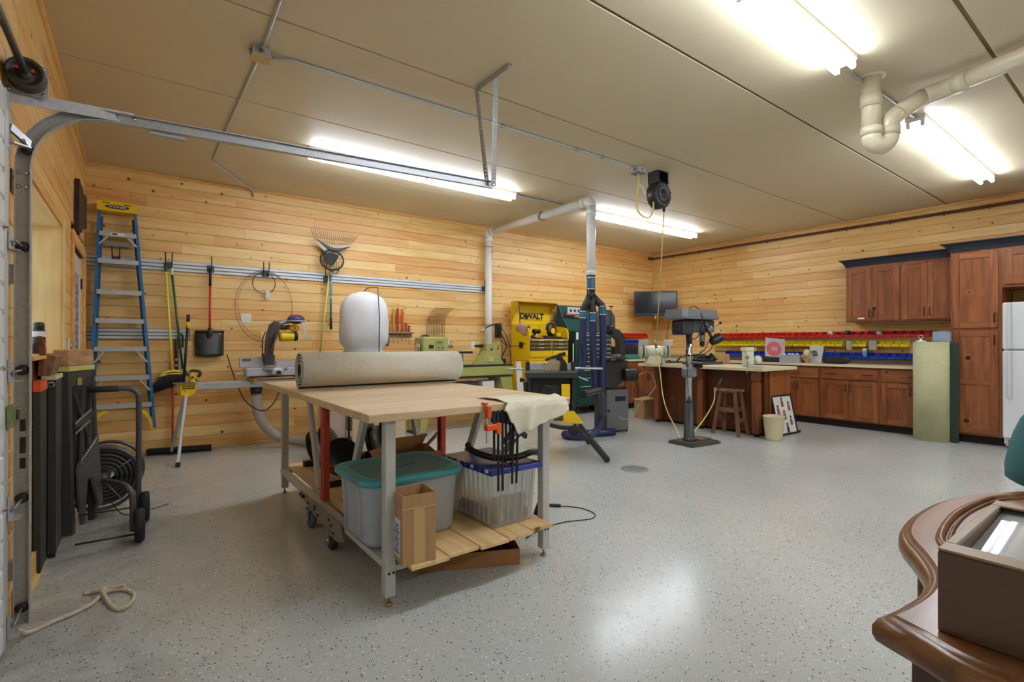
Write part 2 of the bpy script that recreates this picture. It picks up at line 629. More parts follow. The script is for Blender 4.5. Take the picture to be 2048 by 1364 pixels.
# ---------------- window in the left wall (deep pale jambs)
w1 = struct(MB().bx(T0+0.03, T0+0.05, WN[0], WN[1], WN[2], WN[3]).build('window_1', glass('window_glass', alpha=0.15)))
mb = MB()
mb.bx(T0, 0.004, WN[1]-0.02, WN[1], WN[2], WN[3]); mb.build('jamb', PINE_PALE, w1)
MB().bx(T0, 0.004, WN[0], WN[0]+0.02, WN[2], WN[3]).build('jamb', PINE_PALE, w1)
MB().bx(T0, 0.004, WN[0]+0.02, WN[1]-0.02, WN[3]-0.02, WN[3]).build('jamb', wood('pale_pine_head', 'f0d49a', 'e6c584', 'd8ae68', axis='y', knots=1.6), w1)
MB().bx(T0, 0.03, WN[0]-0.03, WN[1]+0.03, WN[2], WN[2]+0.02, 0.003).build('sill', PINE_TRIM, w1)
mb = MB()
for y0, y1, z0, z1 in ((WN[0]+0.02, WN[1]-0.02, WN[2]+0.02, WN[2]+0.07), (WN[0]+0.02, WN[1]-0.02, WN[3]-0.07, WN[3]-0.02), (WN[0]+0.02, WN[0]+0.07, WN[2], WN[3]), (WN[1]-0.07, WN[1]-0.02, WN[2], WN[3]), (-2.69, -2.63, WN[2], WN[3])):
    mb.bx(T0+0.01, T0+0.07, y0, y1, z0, z1)
mb.build('sash', mat('f2f2ee', 0.4), w1)
MB().bx(0, 0.017, WN[1], WN[1]+0.145, WN[2], WN[3]+0.065, 0.003).build('casing', PINE_PALE, w1)
MB().bx(0, 0.017, WN[0]-0.065, WN[1]+0.0, WN[3], WN[3]+0.065, 0.003).build('casing', PINE_TRIM, w1)

# ---------------- side door with frosted leaded glass
DW = mat('e9eaea', 0.35)
d1 = struct(MB().bx(-0.06, -0.016, SD[0]+0.03, SD[1]-0.03, 0.01, SD[3]-0.03, 0.002).build('door_1', DW))
mb = MB()
for y0, y1, z0, z1 in ((-1.07, -0.39, 0.55, 0.58), (-1.07, -0.39, 1.83, 1.86), (-1.07, -1.04, 0.55, 1.86), (-0.42, -0.39, 0.55, 1.86)):
    mb.bx(-0.018, -0.008, y0, y1, z0, z1, 0.003)
mb.build('glass_frame', DW, d1)
MB().bx(-0.0165, -0.012, -1.04, -0.42, 0.58, 1.83).build('pane', mat('cfd6da', 0.15, var=0.25, scale=30), d1)
sm_ = MB()
for k in range(9):
    cz = 0.72 + 0.12*k
    pts = [(-0.011, -0.73 + 0.11*math.sin(a*1.0)*(1-a/9), cz + 0.05*math.cos(a)*(1-a/9)) for a in [i*0.5 for i in range(13)]]
    sm_.tube(pts, 0.006, 5)
sm_.build('scroll_leading', mat('9aa2aa', 0.4, 0.6), d1)
for y0, y1 in ((SD[0]-0.09, SD[0]+0.005), (SD[1]-0.005, SD[1]+0.1)):
    MB().bx(-0.001, 0.018, y0, y1, 0.0, SD[3]+0.09, 0.003).build('casing', PINE_TRIM, d1)
MB().bx(-0.001, 0.018, SD[0]+0.005, SD[1]-0.005, SD[3]-0.005, SD[3]+0.09, 0.003).build('casing', PINE_TRIM, d1)
MB().bx(T0, 0.0, SD[0]-0.0, SD[0]+0.03, 0, SD[3]).build('jamb', PINE_TRIM, d1)
MB().bx(T0, 0.0, SD[1]-0.03, SD[1], 0, SD[3]).build('jamb', PINE_TRIM, d1)
for z in (0.3, 1.05, 1.78):
    MB().bx(-0.015, -0.003, SD[1]-0.05, SD[1]-0.028, z-0.05, z+0.05, 0.003).build('hinge', mat('26221e', 0.4, 0.7), d1)
# the outside, sealed behind side door
MB().bx(T0, T0+0.02, SD[0]+0.03, SD[1]-0.03, 0, SD[3]).build('back_panel', DW, d1)

# ---------------- overhead garage door, ribbed white sections
GW = mat('e4e8ec', 0.45, var=0.05)
d2 = struct(MB().bx(-0.05, 0.0, GD[0]-0.05, -3.935, 0.0, 0.02).build('door_2', mat('2a2a2a', 0.9)))
for k in range(4):
    z0 = 0.02 + k*0.545
    mb = MB()
    prof = [(-0.03, 0.0), (0.022, 0.0), (0.022, 0.545-0.004)]
    y0, y1 = GD[0]-0.05, -3.935
    poly = [(-0.03, 0.0), (0.018, 0.0)]
    nr = 5
    for q in range(nr):
        a = 0.541*q/nr
        b_ = 0.541*(q+1)/nr
        poly += [(0.018, a+0.006), (0.024, a+0.012), (0.024, b_-0.012), (0.018, b_-0.006)]
    poly += [(0.018, 0.541), (-0.03, 0.541)]
    mb.prism(poly, (0, y0, z0), (1, 0, 0), (0, 0, 1), (0, y1-y0, 0))
    s_ = mb.build('section', GW, d2)
    MB().bx(0.0, 0.028, -3.985, -3.93, z0+0.004, z0+0.537, 0.002).build('end_stile', mat('c9cccb', 0.4, 0.3), s_)
MB().bx(-0.055, 0.0, -3.935, GD[1], 0.0, GD[3]).build('jamb', PINE_TRIM, d2)
MB().bx(-0.31, -0.30, GD[0], GD[1], 0, GD[3]).build('outside_skin', GW, d2)
# ================================================================ common surfaces
STEEL = mat('a9adb0', 0.38, 0.85, var=0.18, scale=40)
GALV = mat('bcc0c3', 0.42, 0.35, var=0.2, scale=60)
CHROME = mat('d8dadc', 0.16, 1.0)
BLACK = mat('1c1c1e', 0.45)
RUBBER = mat('222222', 0.75)
DKGREY = mat('3a3b3d', 0.45)
WHITE = mat('eeeeec', 0.4)
PVCW = mat('f0f0ee', 0.22, var=0.03)
PVCB = mat('e6dcc0', 0.3, var=0.05)
YEL = mat('f2c810', 0.4)
ORANGE = mat('d9431c', 0.45)
TUBE = emit('fluorescent_tube', 'eef5ff', TUBE_POWER)

# ================================================================ fluorescent strip lights
def strip_light(x0, x1, y, label):
    cx = (x0+x1)/2
    t = thing('strip_light', label, 'ceiling light', (cx, y, H), 0, 'fluorescent strip lights')
    mb = MB()
    poly = [(-0.066, 0), (0.066, 0), (0.066, -0.028), (0.05, -0.044), (-0.05, -0.044), (-0.066, -0.028)]
    mb.prism(poly, (x0, y, H), (0, 1, 0), (0, 0, 1), (x1-x0, 0, 0))
    mb.build('housing', mat('f2f2f0', 0.35, var=0.03), t)
    for xs in (x0+0.012, cx-0.012, cx+0.012, x1-0.012):
        for s in (-1, 1):
            MB().bx(xs-0.009, xs+0.009, y+s*0.047-0.014, y+s*0.047+0.014, H-0.088, H-0.03, 0.004).build('socket', WHITE, t)
    for a, b in ((x0+0.02, cx-0.02), (cx+0.02, x1-0.02)):
        for s in (-1, 1):
            MB().cyl((a, y+s*0.047, H-0.068), (b, y+s*0.047, H-0.068), 0.0185, n=10).build('tube', TUBE, t)
    return t
strip_light(1.68, 4.12, -5.37, 'long double-tube strip light at the top of the view, before the beige vent pipe')
strip_light(5.50, 7.95, -5.37, 'double-tube strip light just beyond the beige vent pipe trap')
strip_light(1.72, 4.15, -1.73, 'double-tube strip light running behind the overhead door track')
strip_light(5.52, 7.95, -1.73, 'double-tube strip light between white duct drop and cord reel')
strip_light(1.68, 4.12, -9.0, 'strip light further back on the ceiling near the side wall, out of view')
strip_light(5.50, 7.95, -9.0, 'strip light further back on the ceiling by the far corner, out of view')

# ================================================================ conduit runs and boxes
def ceil_box(name, label, x, y, s, h, plate):
    t = thing(name, label, 'junction box', (x, y, H))
    MB().bx(x-s, x+s, y-s, y+s, H-h, H, 0.004).build('body', GALV, t)
    MB().bx(x-s-0.004, x+s+0.004, y-s-0.004, y+s+0.004, H-h-0.005, H-h, 0.002).build('cover', plate, t)
    for d in ((1, 0), (-1, 0), (0, 1), (0, -1)):
        MB().cyl((x+d[0]*s, y+d[1]*s, H-h*0.5), (x+d[0]*(s+0.012), y+d[1]*(s+0.012), H-h*0.5), 0.016, n=10).build('knockout', STEEL, t)
    return t
ceil_box('junction_box', 'galvanised junction box with tan cover where three ceiling conduits meet', 1.05, -3.22, 0.052, 0.055, mat('c7b07a', 0.5))
b2 = ceil_box('outlet_box', 'grey ceiling outlet box feeding the yellow cord beside the black reel', 4.66, -3.24, 0.055, 0.06, mat('8a8d90', 0.5))
def conduit(label, pts, r=0.0105, couplings=()):
    t = thing('conduit', label, 'conduit', pts[0], 0, 'ceiling conduit')
    MB().tube(pts, r, 8).build('pipe', GALV, t)
    for (p, d) in couplings:
        p, d = V(p), V(d).normalized()
        MB().cyl(p-d*0.02, p+d*0.02, r*1.45, n=10).build('coupling', STEEL, t)
    return t
zc = H-0.014
conduit('conduit from the junction box out over the top edge of the view', [(1.05, -3.29, H-0.03), (1.05, -3.36, zc), (1.04, -3.8, zc), (1.04, -6.9, zc)], couplings=(((1.05, -3.31, H-0.026), (0, 1, 0)),))
conduit('conduit from the junction box running away to the boarded wall with an angled end', [(1.05, -3.16, H-0.03), (1.05, -3.09, zc), (1.035, -1.5, zc), (1.03, -0.86, zc), (1.06, -0.79, zc), (1.50, -0.05, zc), (1.535, -0.02, zc-0.02), (1.535, -0.02, H-0.10)])
conduit('long conduit from the junction box to the outlet box by the cord reel', [(1.115, -3.22, H-0.03), (1.24, -3.235, zc), (4.45, -3.25, zc), (4.55, -3.245, H-0.03), (4.60, -3.24, H-0.03)], couplings=(((2.9, -3.242, zc), (1, 0, 0)), ((3.75, -3.247, zc), (1, 0, 0)), ((4.1, -3.25, zc), (1, 0, 0))))
conduit('short conduit joining the two strip lights past the beige vent pipe', [(4.12, -5.37, H-0.02), (4.22, -5.36, zc), (4.3, -5.34, zc), (4.36, -5.33, zc-0.006), (4.6, -5.35, zc), (5.5, -5.37, zc)], couplings=(((4.66, -5.352, zc), (1, 0, 0)),))
conduit('conduit joining the two strip lights behind the white duct', [(4.15, -1.73, zc), (5.52, -1.73, zc)])
cp = thing('ceiling_plate', 'small tan blank plate on the ceiling beside the angled conduit', 'cover plate', (1.08, -1.46, H))
MB().bx(1.0, 1.17, -1.53, -1.39, H-0.006, H, 0.002).build('plate', mat('c9ae78', 0.6), cp)

# ================================================================ white dust duct
t = thing('dust_duct', 'white plastic dust duct rising from the wall, crossing the ceiling and dropping down', 'duct', (4.88, -0.09, 0.55))
r = 0.056
MB().cyl((4.88, -0.09, 0.55), (4.88, -0.09, 2.87), r, n=20).build('riser', PVCW, t)
MB().cyl((4.88, -0.17, 2.945), (4.88, -2.26, 2.945), r, n=20).build('cross_run', PVCW, t)
MB().cyl((4.88, -2.335, 2.87), (4.88, -2.335, 2.03), r, n=20).build('drop', PVCW, t)
def elbow(c, a, b, R, r, n=6):
    """quarter bend with centre c, starting direction a, ending b (unit vectors from c)"""
    return [V(c) + V(a)*(R*math.cos(PI/2*k/n)) + V(b)*(R*math.sin(PI/2*k/n)) for k in range(n+1)]
MB().tube(elbow((4.88, -0.165, 2.87), (0, 1, 0), (0, 0, 1), 0.075, r), r*1.1, 20).build('elbow', PVCW, t)
MB().tube(elbow((4.88, -2.26, 2.87), (0, 0, 1), (0, -1, 0), 0.075, r), r*1.1, 20).build('elbow', PVCW, t)
for p, d in (((4.88, -0.09, 2.83), 'z'), ((4.88, -2.335, 2.80), 'z'), ((4.88, -0.22, 2.945), 'y'), ((4.88, -2.2, 2.945), 'y')):
    o = V(0, 0, 0.035) if d == 'z' else V(0, 0.035, 0)
    MB().cyl(V(p)-o, V(p)+o, r*1.12, n=20).build('collar', PVCW, t)
MB().cyl((4.88, -2.335, 2.03), (4.88, -2.335, 2.09), r*1.13, n=20).build('collar', PVCW, t)
for z in (2.72, 1.49):
    MB().tube([(4.88+0.062*math.cos(a), -0.09-0.062*math.sin(a), z) for a in [PI*k/8 for k in range(9)]], 0.006, 6).build('hanger_strap', STEEL, t)
mb = MB()
for k, (dx, c) in enumerate(((0.0, 0), (0.012, 0))):
    mb.tube([(4.88+0.064*math.cos(a), -1.42-dx-0.02*math.sin(3*a), 2.945+0.064*math.sin(a)) for a in [2*PI*q/16 for q in range(17)]], 0.004, 5)
mb.tube(bez([(4.83, -1.42, 2.99), (4.80, -1.40, 2.93), (4.81, -1.43, 2.87), (4.86, -1.44, 2.86)], 5), 0.004, 5)
tag(mb.build('wire_coil', mat('8c3a2a', 0.6)), 'reddish wire looped round the white ceiling duct', 'wire')

# blue flexible hoses on the three-way splitter
HOSE = mat('2f3868', 0.16, var=0.25, scale=60)
HOSE_SHINE = mat('8892c0', 0.2, var=0.2)
CLEARBLUE = mat('2f6f93', 0.2, var=0.3, scale=70)
def ribbed(path, r, pitch=0.014, depth=0.16, n=12, k=10):
    P = bez(path, k)
    L = [0.0]
    for a, b in zip(P, P[1:]):
        L.append(L[-1] + (b-a).length)
    tot = L[-1]
    m = max(4, int(tot/pitch)*2)
    pts, rs, j = [], [], 0
    for i in range(m+1):
        s = tot*i/m
        while j < len(L)-2 and L[j+1] < s:
            j += 1
        q = (s-L[j])/max(1e-9, L[j+1]-L[j])
        pts.append(P[j].lerp(P[j+1], min(1, q)))
        rs.append(r*(1 + depth*(1 if i % 2 else -1)*0.5))
    return MB().tube(pts, rs, n)
t = thing('hose_splitter', 'black three-way splitter with clamped blue sleeves under the white duct drop', 'hose splitter', (4.88, -2.335, 1.6))
ribbed([(4.88, -2.335, 2.03), (4.88, -2.335, 1.84)], 0.052, 0.03, 0.1).build('sleeve', CLEARBLUE, t)
for z in (2.0, 1.86):
    MB().cyl((4.88, -2.335, z-0.008), (4.88, -2.335, z+0.008), 0.058, n=18).build('hose_clamp', CHROME, t)
MB().cyl((4.88, -2.335, 1.86), (4.88, -2.335, 1.72), 0.053, n=16).build('neck', BLACK, t)
legs = [((4.80, -2.28, 1.60), (4.80, -2.28, 1.50)), ((4.885, -2.36, 1.58), (4.885, -2.36, 1.46)), ((4.985, -2.42, 1.66), (4.985, -2.42, 1.54))]
for a, b in legs:
    MB().tube([(4.88, -2.335, 1.80), V(4.88, -2.335, 1.72).lerp(V(a), 0.5)+V(0, 0, 0.03), a, V(a)-V(0, 0, 0.03)], [0.05, 0.047, 0.043, 0.043], 14).build('branch', BLACK, t)
    ribbed([V(a)-V(0, 0, 0.01), b], 0.047, 0.025, 0.1).build('sleeve', CLEARBLUE, t)
    for z in (V(a).z-0.01, V(b).z+0.01):
        MB().cyl((a[0], a[1], z-0.006), (a[0], a[1], z+0.006), 0.052, n=16).build('hose_clamp', CHROME, t)
def hose(name, label, path, r=0.043, m=HOSE, cat='hose', group=None):
    return tag(ribbed(path, r).build(name, m), label, cat, group)
hose('dust_hose', 'ribbed blue dust hose curving behind the table saw, first of three under the splitter', [(4.80, -2.28, 1.52), (4.80, -2.28, 1.2), (4.82, -2.27, 0.98), (4.76, -2.22, 0.84), (4.62, -2.14, 0.80)])
hose('dust_hose', 'middle ribbed blue dust hose of the three, hanging straight into the loop near the floor', [(4.885, -2.36, 1.48), (4.90, -2.35, 1.1), (4.96, -2.31, 0.8), (4.98, -2.30, 0.55)])
hose('dust_hose', 'last ribbed blue dust hose beside the band saw, looping on the floor', [(4.985, -2.42, 1.55), (5.0, -2.42, 1.2), (5.03, -2.37, 0.8), (5.06, -2.35, 0.45), (5.02, -2.31, 0.14), (4.86, -2.26, 0.06), (4.74, -2.10, 0.05), (4.78, -1.98, 0.05), (4.95, -2.06, 0.05), (5.2, -2.17, 0.05), (5.42, -2.23, 0.05)])
t = thing('saw_port_pipe', 'grey dust pipe bending down from table saw to the blue floor hose', 'pipe', (4.9, -2.45, 0.6))
MB().tube(bez([(4.42, -2.66, 0.63), (4.75, -2.5, 0.63), (4.94, -2.42, 0.62), (5.03, -2.39, 0.52), (5.03, -2.39, 0.3)], 6), 0.045, 12).build('pipe', mat('3d4048', 0.25), t)

# ================================================================ cord reel on the ceiling
t = thing('cord_reel', 'round black retractable cord reel hanging from its ceiling bracket', 'cord reel', (4.95, -3.27, H))
c = V(4.95, -3.28, 2.80)
mb = MB()
mb.bx(4.87, 5.04, -3.34, -3.20, H-0.012, H, 0.002)
mb.bx(4.87, 4.885, -3.34, -3.20, H-0.13, H-0.01, 0.002); mb.bx(5.025, 5.04, -3.34, -3.20, H-0.13, H-0.01, 0.002)
mb.bx(4.87, 5.04, -3.215, -3.20, H-0.13, H-0.01, 0.002)
mb.build('bracket', BLACK, t)
MB().lathe([(0.02, -0.065), (0.125, -0.065), (0.145, -0.05), (0.145, 0.045), (0.135, 0.058), (0.10, 0.066), (0.095, 0.06), (0.03, 0.06), (0.025, 0.068), (0.0, 0.07)], c, (0, -1, 0), 32).build('drum_case', mat('26272a', 0.4), t)
for k in range(6):
    a = PI/3*k+0.3
    MB().cyl(c+V(0.118*math.cos(a), -0.05, 0.118*math.sin(a)), c+V(0.118*math.cos(a), -0.068, 0.118*math.sin(a)), 0.010, n=8).build('screw', BLACK, t)
MB().tube(elbow(c+V(0, -0.0, 0.12), (-0.05, 0, 0), (0, 0, 0.05), 1, 0.01)+elbow(c+V(0, 0, 0.12), (0, 0, 0.05), (0.05, 0, 0), 1, 0.01)[1:], 0.011, 8).build('swivel', BLACK, t)
MB().cyl(c+V(0.05, -0.03, -0.14), c+V(0.05, -0.03, -0.175), 0.014, n=10).build('cord_guide', RUBBER, t)
YCORD = mat('e2d27a', 0.5)
tag(MB().tube(bez([(4.66, -3.24, H-0.062), (4.655, -3.245, H-0.18), (4.62, -3.25, H-0.36), (4.65, -3.26, H-0.48), (4.77, -3.28, H-0.52), (4.84, -3.29, H-0.42), (4.84, -3.3, H-0.24), (4.87, -3.31, H-0.19), (4.90, -3.3, H-0.24)], 6), 0.0085, 8).build('looped_cable', YCORD), 'yellow cord looping from the ceiling outlet box to the black reel', 'cord')
tag(MB().tube(bez([(4.665, -3.245, H-0.17), (4.69, -3.26, H-0.20), (4.735, -3.27, H-0.28)], 4), [0.012]*9, 8).build('cord_tag', mat('d9d8d2', 0.6)), 'pale tag wrapped on the yellow cord loop', 'tag')
t = thing('reel_cable', 'long straight yellow cord pulled down from the reel to the bench grinder', 'cord', (6.52, -2.05, 1.17))
MB().tube([(5.0, -3.31, 2.63), (5.3, -3.06, 2.30), (5.9, -2.56, 1.72), (6.51, -2.05, 1.22)], 0.007, 8).build('cord', YCORD, t)
MB().cyl((6.51, -2.05, 1.25), (6.525, -2.04, 1.13), 0.022, 0.02, n=10).build('connector', STEEL, t)

# ================================================================ beige vent pipe with trap
t = thing('vent_pipe', 'thick beige plastic drain pipe with a U trap hanging under the ceiling', 'pipe', (4.52, -5.385, H))
r = 0.057
d1_ = V(0.803, -0.596, 0)
A = V(4.517, -5.383, 0)
MB().cyl((A.x, A.y, 2.66), (A.x, A.y, H), r, n=22).build('down_pipe', PVCB, t)
MB().cyl((A.x, A.y, 2.84), (A.x, A.y, 2.93), r*1.13, n=22).build('coupling', PVCB, t)
MB().cyl((A.x, A.y, 2.645), (A.x, A.y, 2.70), r*1.13, n=22).build('coupling', PVCB, t)
uc = A + d1_*0.062 + V(0, 0, 2.65)
MB().tube([uc - d1_*0.062*math.cos(PI*k/12) - V(0, 0, 0.072*math.sin(PI*k/12)) for k in range(13)], r*1.06, 22).build('trap_bend', PVCB, t)
B_ = A + d1_*0.124
MB().cyl(B_+V(0, 0, 2.645), B_+V(0, 0, 2.705), r*1.13, n=22).build('coupling', PVCB, t)
P1 = B_ + V(0.01, -0.005, 2.76); P2 = V(4.80, -5.60, 2.915); P3 = V(4.86, -5.69, 2.945); P4 = V(4.75, -6.10, 2.95); P5 = V(4.35, -7.6, 2.955)
MB().tube(bez([B_+V(0, 0, 2.69), B_+V(0.005, -0.003, 2.745), B_+V(0.045, -0.035, 2.80)], 5), r*1.06, 22).build('elbow', PVCB, t)
MB().cyl(B_+V(0.03, -0.022, 2.785), P2, r, n=22).build('slope_pipe', PVCB, t)
MB().tube(bez([P2, P3-V(0.005, 0.0, 0.004), P3.lerp(P4, 0.25)], 5), r*1.06, 22).build('elbow', PVCB, t)
MB().cyl(P3.lerp(P4, 0.16), P3.lerp(P4, 0.36), r*1.14, n=22).build('coupling', PVCB, t)
MB().tube([P3, P4, P5], r, 22).build('long_pipe', PVCB, t)
MB().lathe([(r*0.9, 0.0), (r*1.5, 0.0), (r*1.5, -0.004), (r*1.05, -0.006)], (A.x, A.y, H), (0, 0, 1), 22).build('ceiling_ring', PVCB, t)

# ================================================================ brown pipe along right wall
t = thing('wall_pipe', 'thin brown pipe clipped along the top of the cabinet wall', 'pipe', (RX-0.05, -3, 2.95))
BRN = mat('5b3420', 0.5)
MB().tube([(RX-0.12, -0.03, 2.955), (RX-0.05, -0.10, 2.95), (RX-0.05, -7.4, 2.925)], 0.019, 10).build('pipe', BRN, t)
for y in (-0.5, -1.1, -2.4, -3.6, -4.15, -4.75, -5.2, -6.3):
    z = 2.95 - 0.0034*(-y)
    MB().tube([(RX, y, z+0.03), (RX-0.05, y, z+0.022), (RX-0.073, y, z), (RX-0.05, y, z-0.022), (RX, y, z-0.03)], 0.005, 6).build('pipe_clip', BRN, t)
MB().cyl((RX-0.02, -0.012, 2.952), (RX-0.16, -0.012, 2.952), 0.024, n=10).build('end_cap', BLACK, t)

# ================================================================ overhead door track and hardware
t = thing('door_track', 'galvanised overhead door track curving from the floor up to the ceiling hanger', 'door track', (0.05, -3.77, 0))
path = [(0.045, 0.02), (0.045, 1.95)]
R_ = 0.29
for k in range(1, 13):
    a = PI/2*k/12
    path.append((0.045 + R_*(1-math.cos(a)), 1.95 + R_*math.sin(a)))
path.append((2.44, 2.325))
def sweep(offs):
    """C-channel section swept along the x-z path; offs = list of (across, y)"""
    mb = MB()
    vs, fs = [], []
    n = len(offs)
    for i, (x, z) in enumerate(path):
        a = path[max(0, i-1)]; b = path[min(len(path)-1, i+1)]
        d = V(b[0]-a[0], 0, b[1]-a[1]).normalized()
        nn = V(d.z, 0, -d.x)
        for u, y in offs:
            vs.append(V(x, y, z) + nn*u)
    for i in range(len(path)-1):
        for k in range(n):
            l = (k+1) % n
            fs.append((i*n+k, (i+1)*n+k, (i+1)*n+l, i*n+l))
    fs.append(tuple(range(n))); fs.append(tuple((len(path)-1)*n + k for k in range(n))[::-1])
    return mb.add(vs, fs)
yb = -3.745
sec = [(-0.027, yb), (0.027, yb), (0.027, yb-0.033), (0.0225, yb-0.033), (0.0225, yb-0.0035), (-0.0225, yb-0.0035), (-0.0225, yb-0.020), (-0.027, yb-0.020)]
sweep(sec).build('rail', GALV, t)
for z in (0.25, 0.9, 1.5):
    MB().bx(0.0, 0.02, yb, yb+0.05, z-0.04, z+0.04, 0.002).build('wall_bracket', GALV, t)
for (x, z) in ((0.055, 1.93), (0.055, 1.87), (0.03, 1.93), (0.03, 1.87), (0.42, 2.255), (0.36, 2.252)):
    MB().lathe([(0.009, 0), (0.009, 0.003), (0.004, 0.006)], (x, yb-0.0035, z), (0, -1, 0), 10).build('bolt', CHROME, t)
for z, h in ((0.86, 0.05), (0.80, 0.02), (0.775, 0.035), (0.75, 0.015), (0.70, 0.045)):
    MB().bx(0.036, 0.054, yb-0.0055, yb-0.0036, z-h/2, z+h/2).build('slot', BLACK, t)
MB().bx(0.48, 0.62, yb-0.02, yb+0.01, 2.20, 2.215, 0.002).build('splice_plate', GALV, t)

def perforated(mb, p0, p1, w, side, n, th=0.003, hole=0.0042):
    """slotted angle: two legs with real holes along each"""
    p0, p1 = V(p0), V(p1)
    d = (p1-p0); L = d.length; d.normalize()
    s = V(side); s = (s - d*s.dot(d)).normalized()
    q = d.cross(s)
    for a, b in ((s, q), (q, s)):
        step = L/n
        for i in range(n):
            c0 = p0 + d*(step*i)
            h = hole
            m = 6
            ring_o = [(0, 0), (w, 0), (w, step), (0, step)]
            ctr = (w*0.55, step*0.5)
            hp = [(ctr[0]+h*math.cos(PI/4+PI/2*k - PI*0.5 - PI/2), ctr[1]+h*math.sin(PI/4+PI/2*k - PI*0.5 - PI/2)) for k in range(4)]
            vs = [c0 + a*x + d*y for x, y in ring_o] + [c0 + a*x + d*y for x, y in hp]
            fs = [(k, (k+1) % 4, 4+(k+1) % 4, 4+k) for k in range(4)]
            mb.add(vs, fs)
    return mb
t = thing('track_hanger', 'perforated angle-iron hanger holding the end of the overhead door track', 'hanger', (2.4, -3.8, H))
PERF = mat('c2c6c8', 0.35, 0.7, var=0.15)
perforated(MB(), (2.385, -3.63, H-0.004), (2.385, -4.03, H-0.004), 0.035, (0, 0, -1), 16).build('ceiling_bar', PERF, t)
perforated(MB(), (2.395, -3.66, H-0.02), (2.43, -3.745, 2.31), 0.032, (-0.8, -0.6, 0), 26).build('strut', PERF, t)
perforated(MB(), (2.395, -3.85, H-0.02), (2.43, -3.765, 2.31), 0.032, (0.8, -0.6, 0), 26).build('strut', PERF, t)

t = thing('lift_drum', 'dark cable drum and steel shaft above the overhead door', 'cable drum', (0.075, -3.87, 2.3))
MB().lathe([(0.02, -0.03), (0.062, -0.03), (0.062, -0.022), (0.054, -0.018), (0.054, 0.018), (0.062, 0.022), (0.062, 0.03), (0.050, 0.03), (0.046, 0.012), (0.02, 0.012), (0.019, 0.035), (0.0, 0.035)], (0.068, -3.87, 2.30), (0, -1, 0), 30).build('drum', mat('4a4640', 0.5, 0.3), t)
MB().cyl((0.068, -3.78, 2.30), (0.068, -5.2, 2.30), 0.0125, n=14).build('shaft', mat('7d8185', 0.3, 0.9), t)
for a in (0.4, 2.6):
    MB().cyl((0.068+0.026*math.cos(a), -3.885, 2.30+0.026*math.sin(a)), (0.068+0.026*math.cos(a), -3.905, 2.30+0.026*math.sin(a)), 0.006, n=8).build('set_screw', ORANGE, t)
mb = MB()
mb.bx(0.0, 0.13, -3.832, -3.829, 2.235, 2.365)
mb.build('bearing_plate', GALV, t)
mb = MB()
mb.bx(0.0, 0.003, -3.83, -3.74, 2.17, 2.40)
mb.beam((0.0, -3.832, 2.215), (0.42, -3.735, 2.262), 0.003, 0.05)
mb.build('flag_bracket', GALV, t)
for x in (0.012, 0.117):
    for z in (2.247, 2.353):
        MB().lathe([(0.006, 0), (0.006, 0.003), (0.002, 0.005)], (x, -3.832, z), (0, -1, 0), 8).build('bolt', CHROME, t)

def roller(z, label, folded=False):
    t = thing('door_roller', label, 'roller bracket', (0.04, -3.85, z), 0, 'overhead door rollers')
    mb = MB()
    mb.prism([(-3.955, z-0.045), (-3.955, z+0.045), (-3.93, z+0.045), (-3.86, z-0.012), (-3.86, z-0.045)], (0.030, 0, 0), (0, 1, 0), (0, 0, 1), (0.003, 0, 0))
    mb.bx(0.030, 0.062, -3.955, -3.86, z-0.045, z-0.0425)
    mb.build('hinge_plate', GALV, t)
    MB().cyl((0.045, -3.93, z-0.005), (0.045, -3.765, z-0.005), 0.005, n=8).build('axle', STEEL, t)
    MB().lathe([(0.005, -0.008), (0.019, -0.008), (0.022, 0), (0.019, 0.008), (0.005, 0.008)], (0.045, -3.762, z-0.005), (0, 1, 0), 16).build('wheel', BLACK, t)
    MB().lathe([(0.010, 0), (0.010, 0.004), (0.004, 0.007)], (0.033, -3.90, z-0.015), (1, 0, 0), 10).build('bolt', STEEL, t)
roller(1.62, 'steel roller hinge on the overhead door, second from the top')
roller(1.10, 'steel roller hinge on the overhead door, level with the sawhorse tops')
roller(0.56, 'steel roller hinge on the overhead door, low down under the slide latch')
roller(0.10, 'steel bottom roller bracket on the overhead door next to the tied rope')
t = thing('door_roller', 'top roller arm of overhead door folded out at the track bend', 'roller bracket', (0.05, -3.85, 2.0), 0, 'overhead door rollers')
MB().bx(0.018, 0.03, -3.96, -3.90, 1.97, 2.12, 0.002).build('hinge_plate', GALV, t)
MB().beam((0.03, -3.93, 2.06), (0.075, -3.84, 2.03), 0.012, 0.03).build('arm', STEEL, t)
MB().beam((0.03, -3.93, 2.0), (0.07, -3.84, 2.015), 0.03, 0.006).build('arm', GALV, t)
MB().cyl((0.065, -3.90, 2.025), (0.062, -3.765, 2.025), 0.006, n=8).build('axle', STEEL, t)
MB().lathe([(0.005, -0.008), (0.019, -0.008), (0.022, 0), (0.019, 0.008), (0.005, 0.008)], (0.06, -3.765, 2.025), (0, 1, 0), 16).build('wheel', BLACK, t)
t = thing('slide_latch', 'brassy green slide latch on the overhead door edge', 'latch', (0.035, -3.9, 0.92))
LATCH = mat('8b9a63', 0.35, 0.6, var=0.35, scale=40)
MB().bx(0.03, 0.052, -3.985, -3.90, 0.88, 0.965, 0.003).build('case', LATCH, t)
MB().bx(0.052, 0.058, -3.94, -3.90, 0.905, 0.945, 0.002).build('slot_plate', mat('4a5038', 0.4, 0.5), t)
MB().bx(0.036, 0.048, -3.905, -3.80, 0.912, 0.938, 0.003).build('bolt', mat('a9b08a', 0.3, 0.7), t)

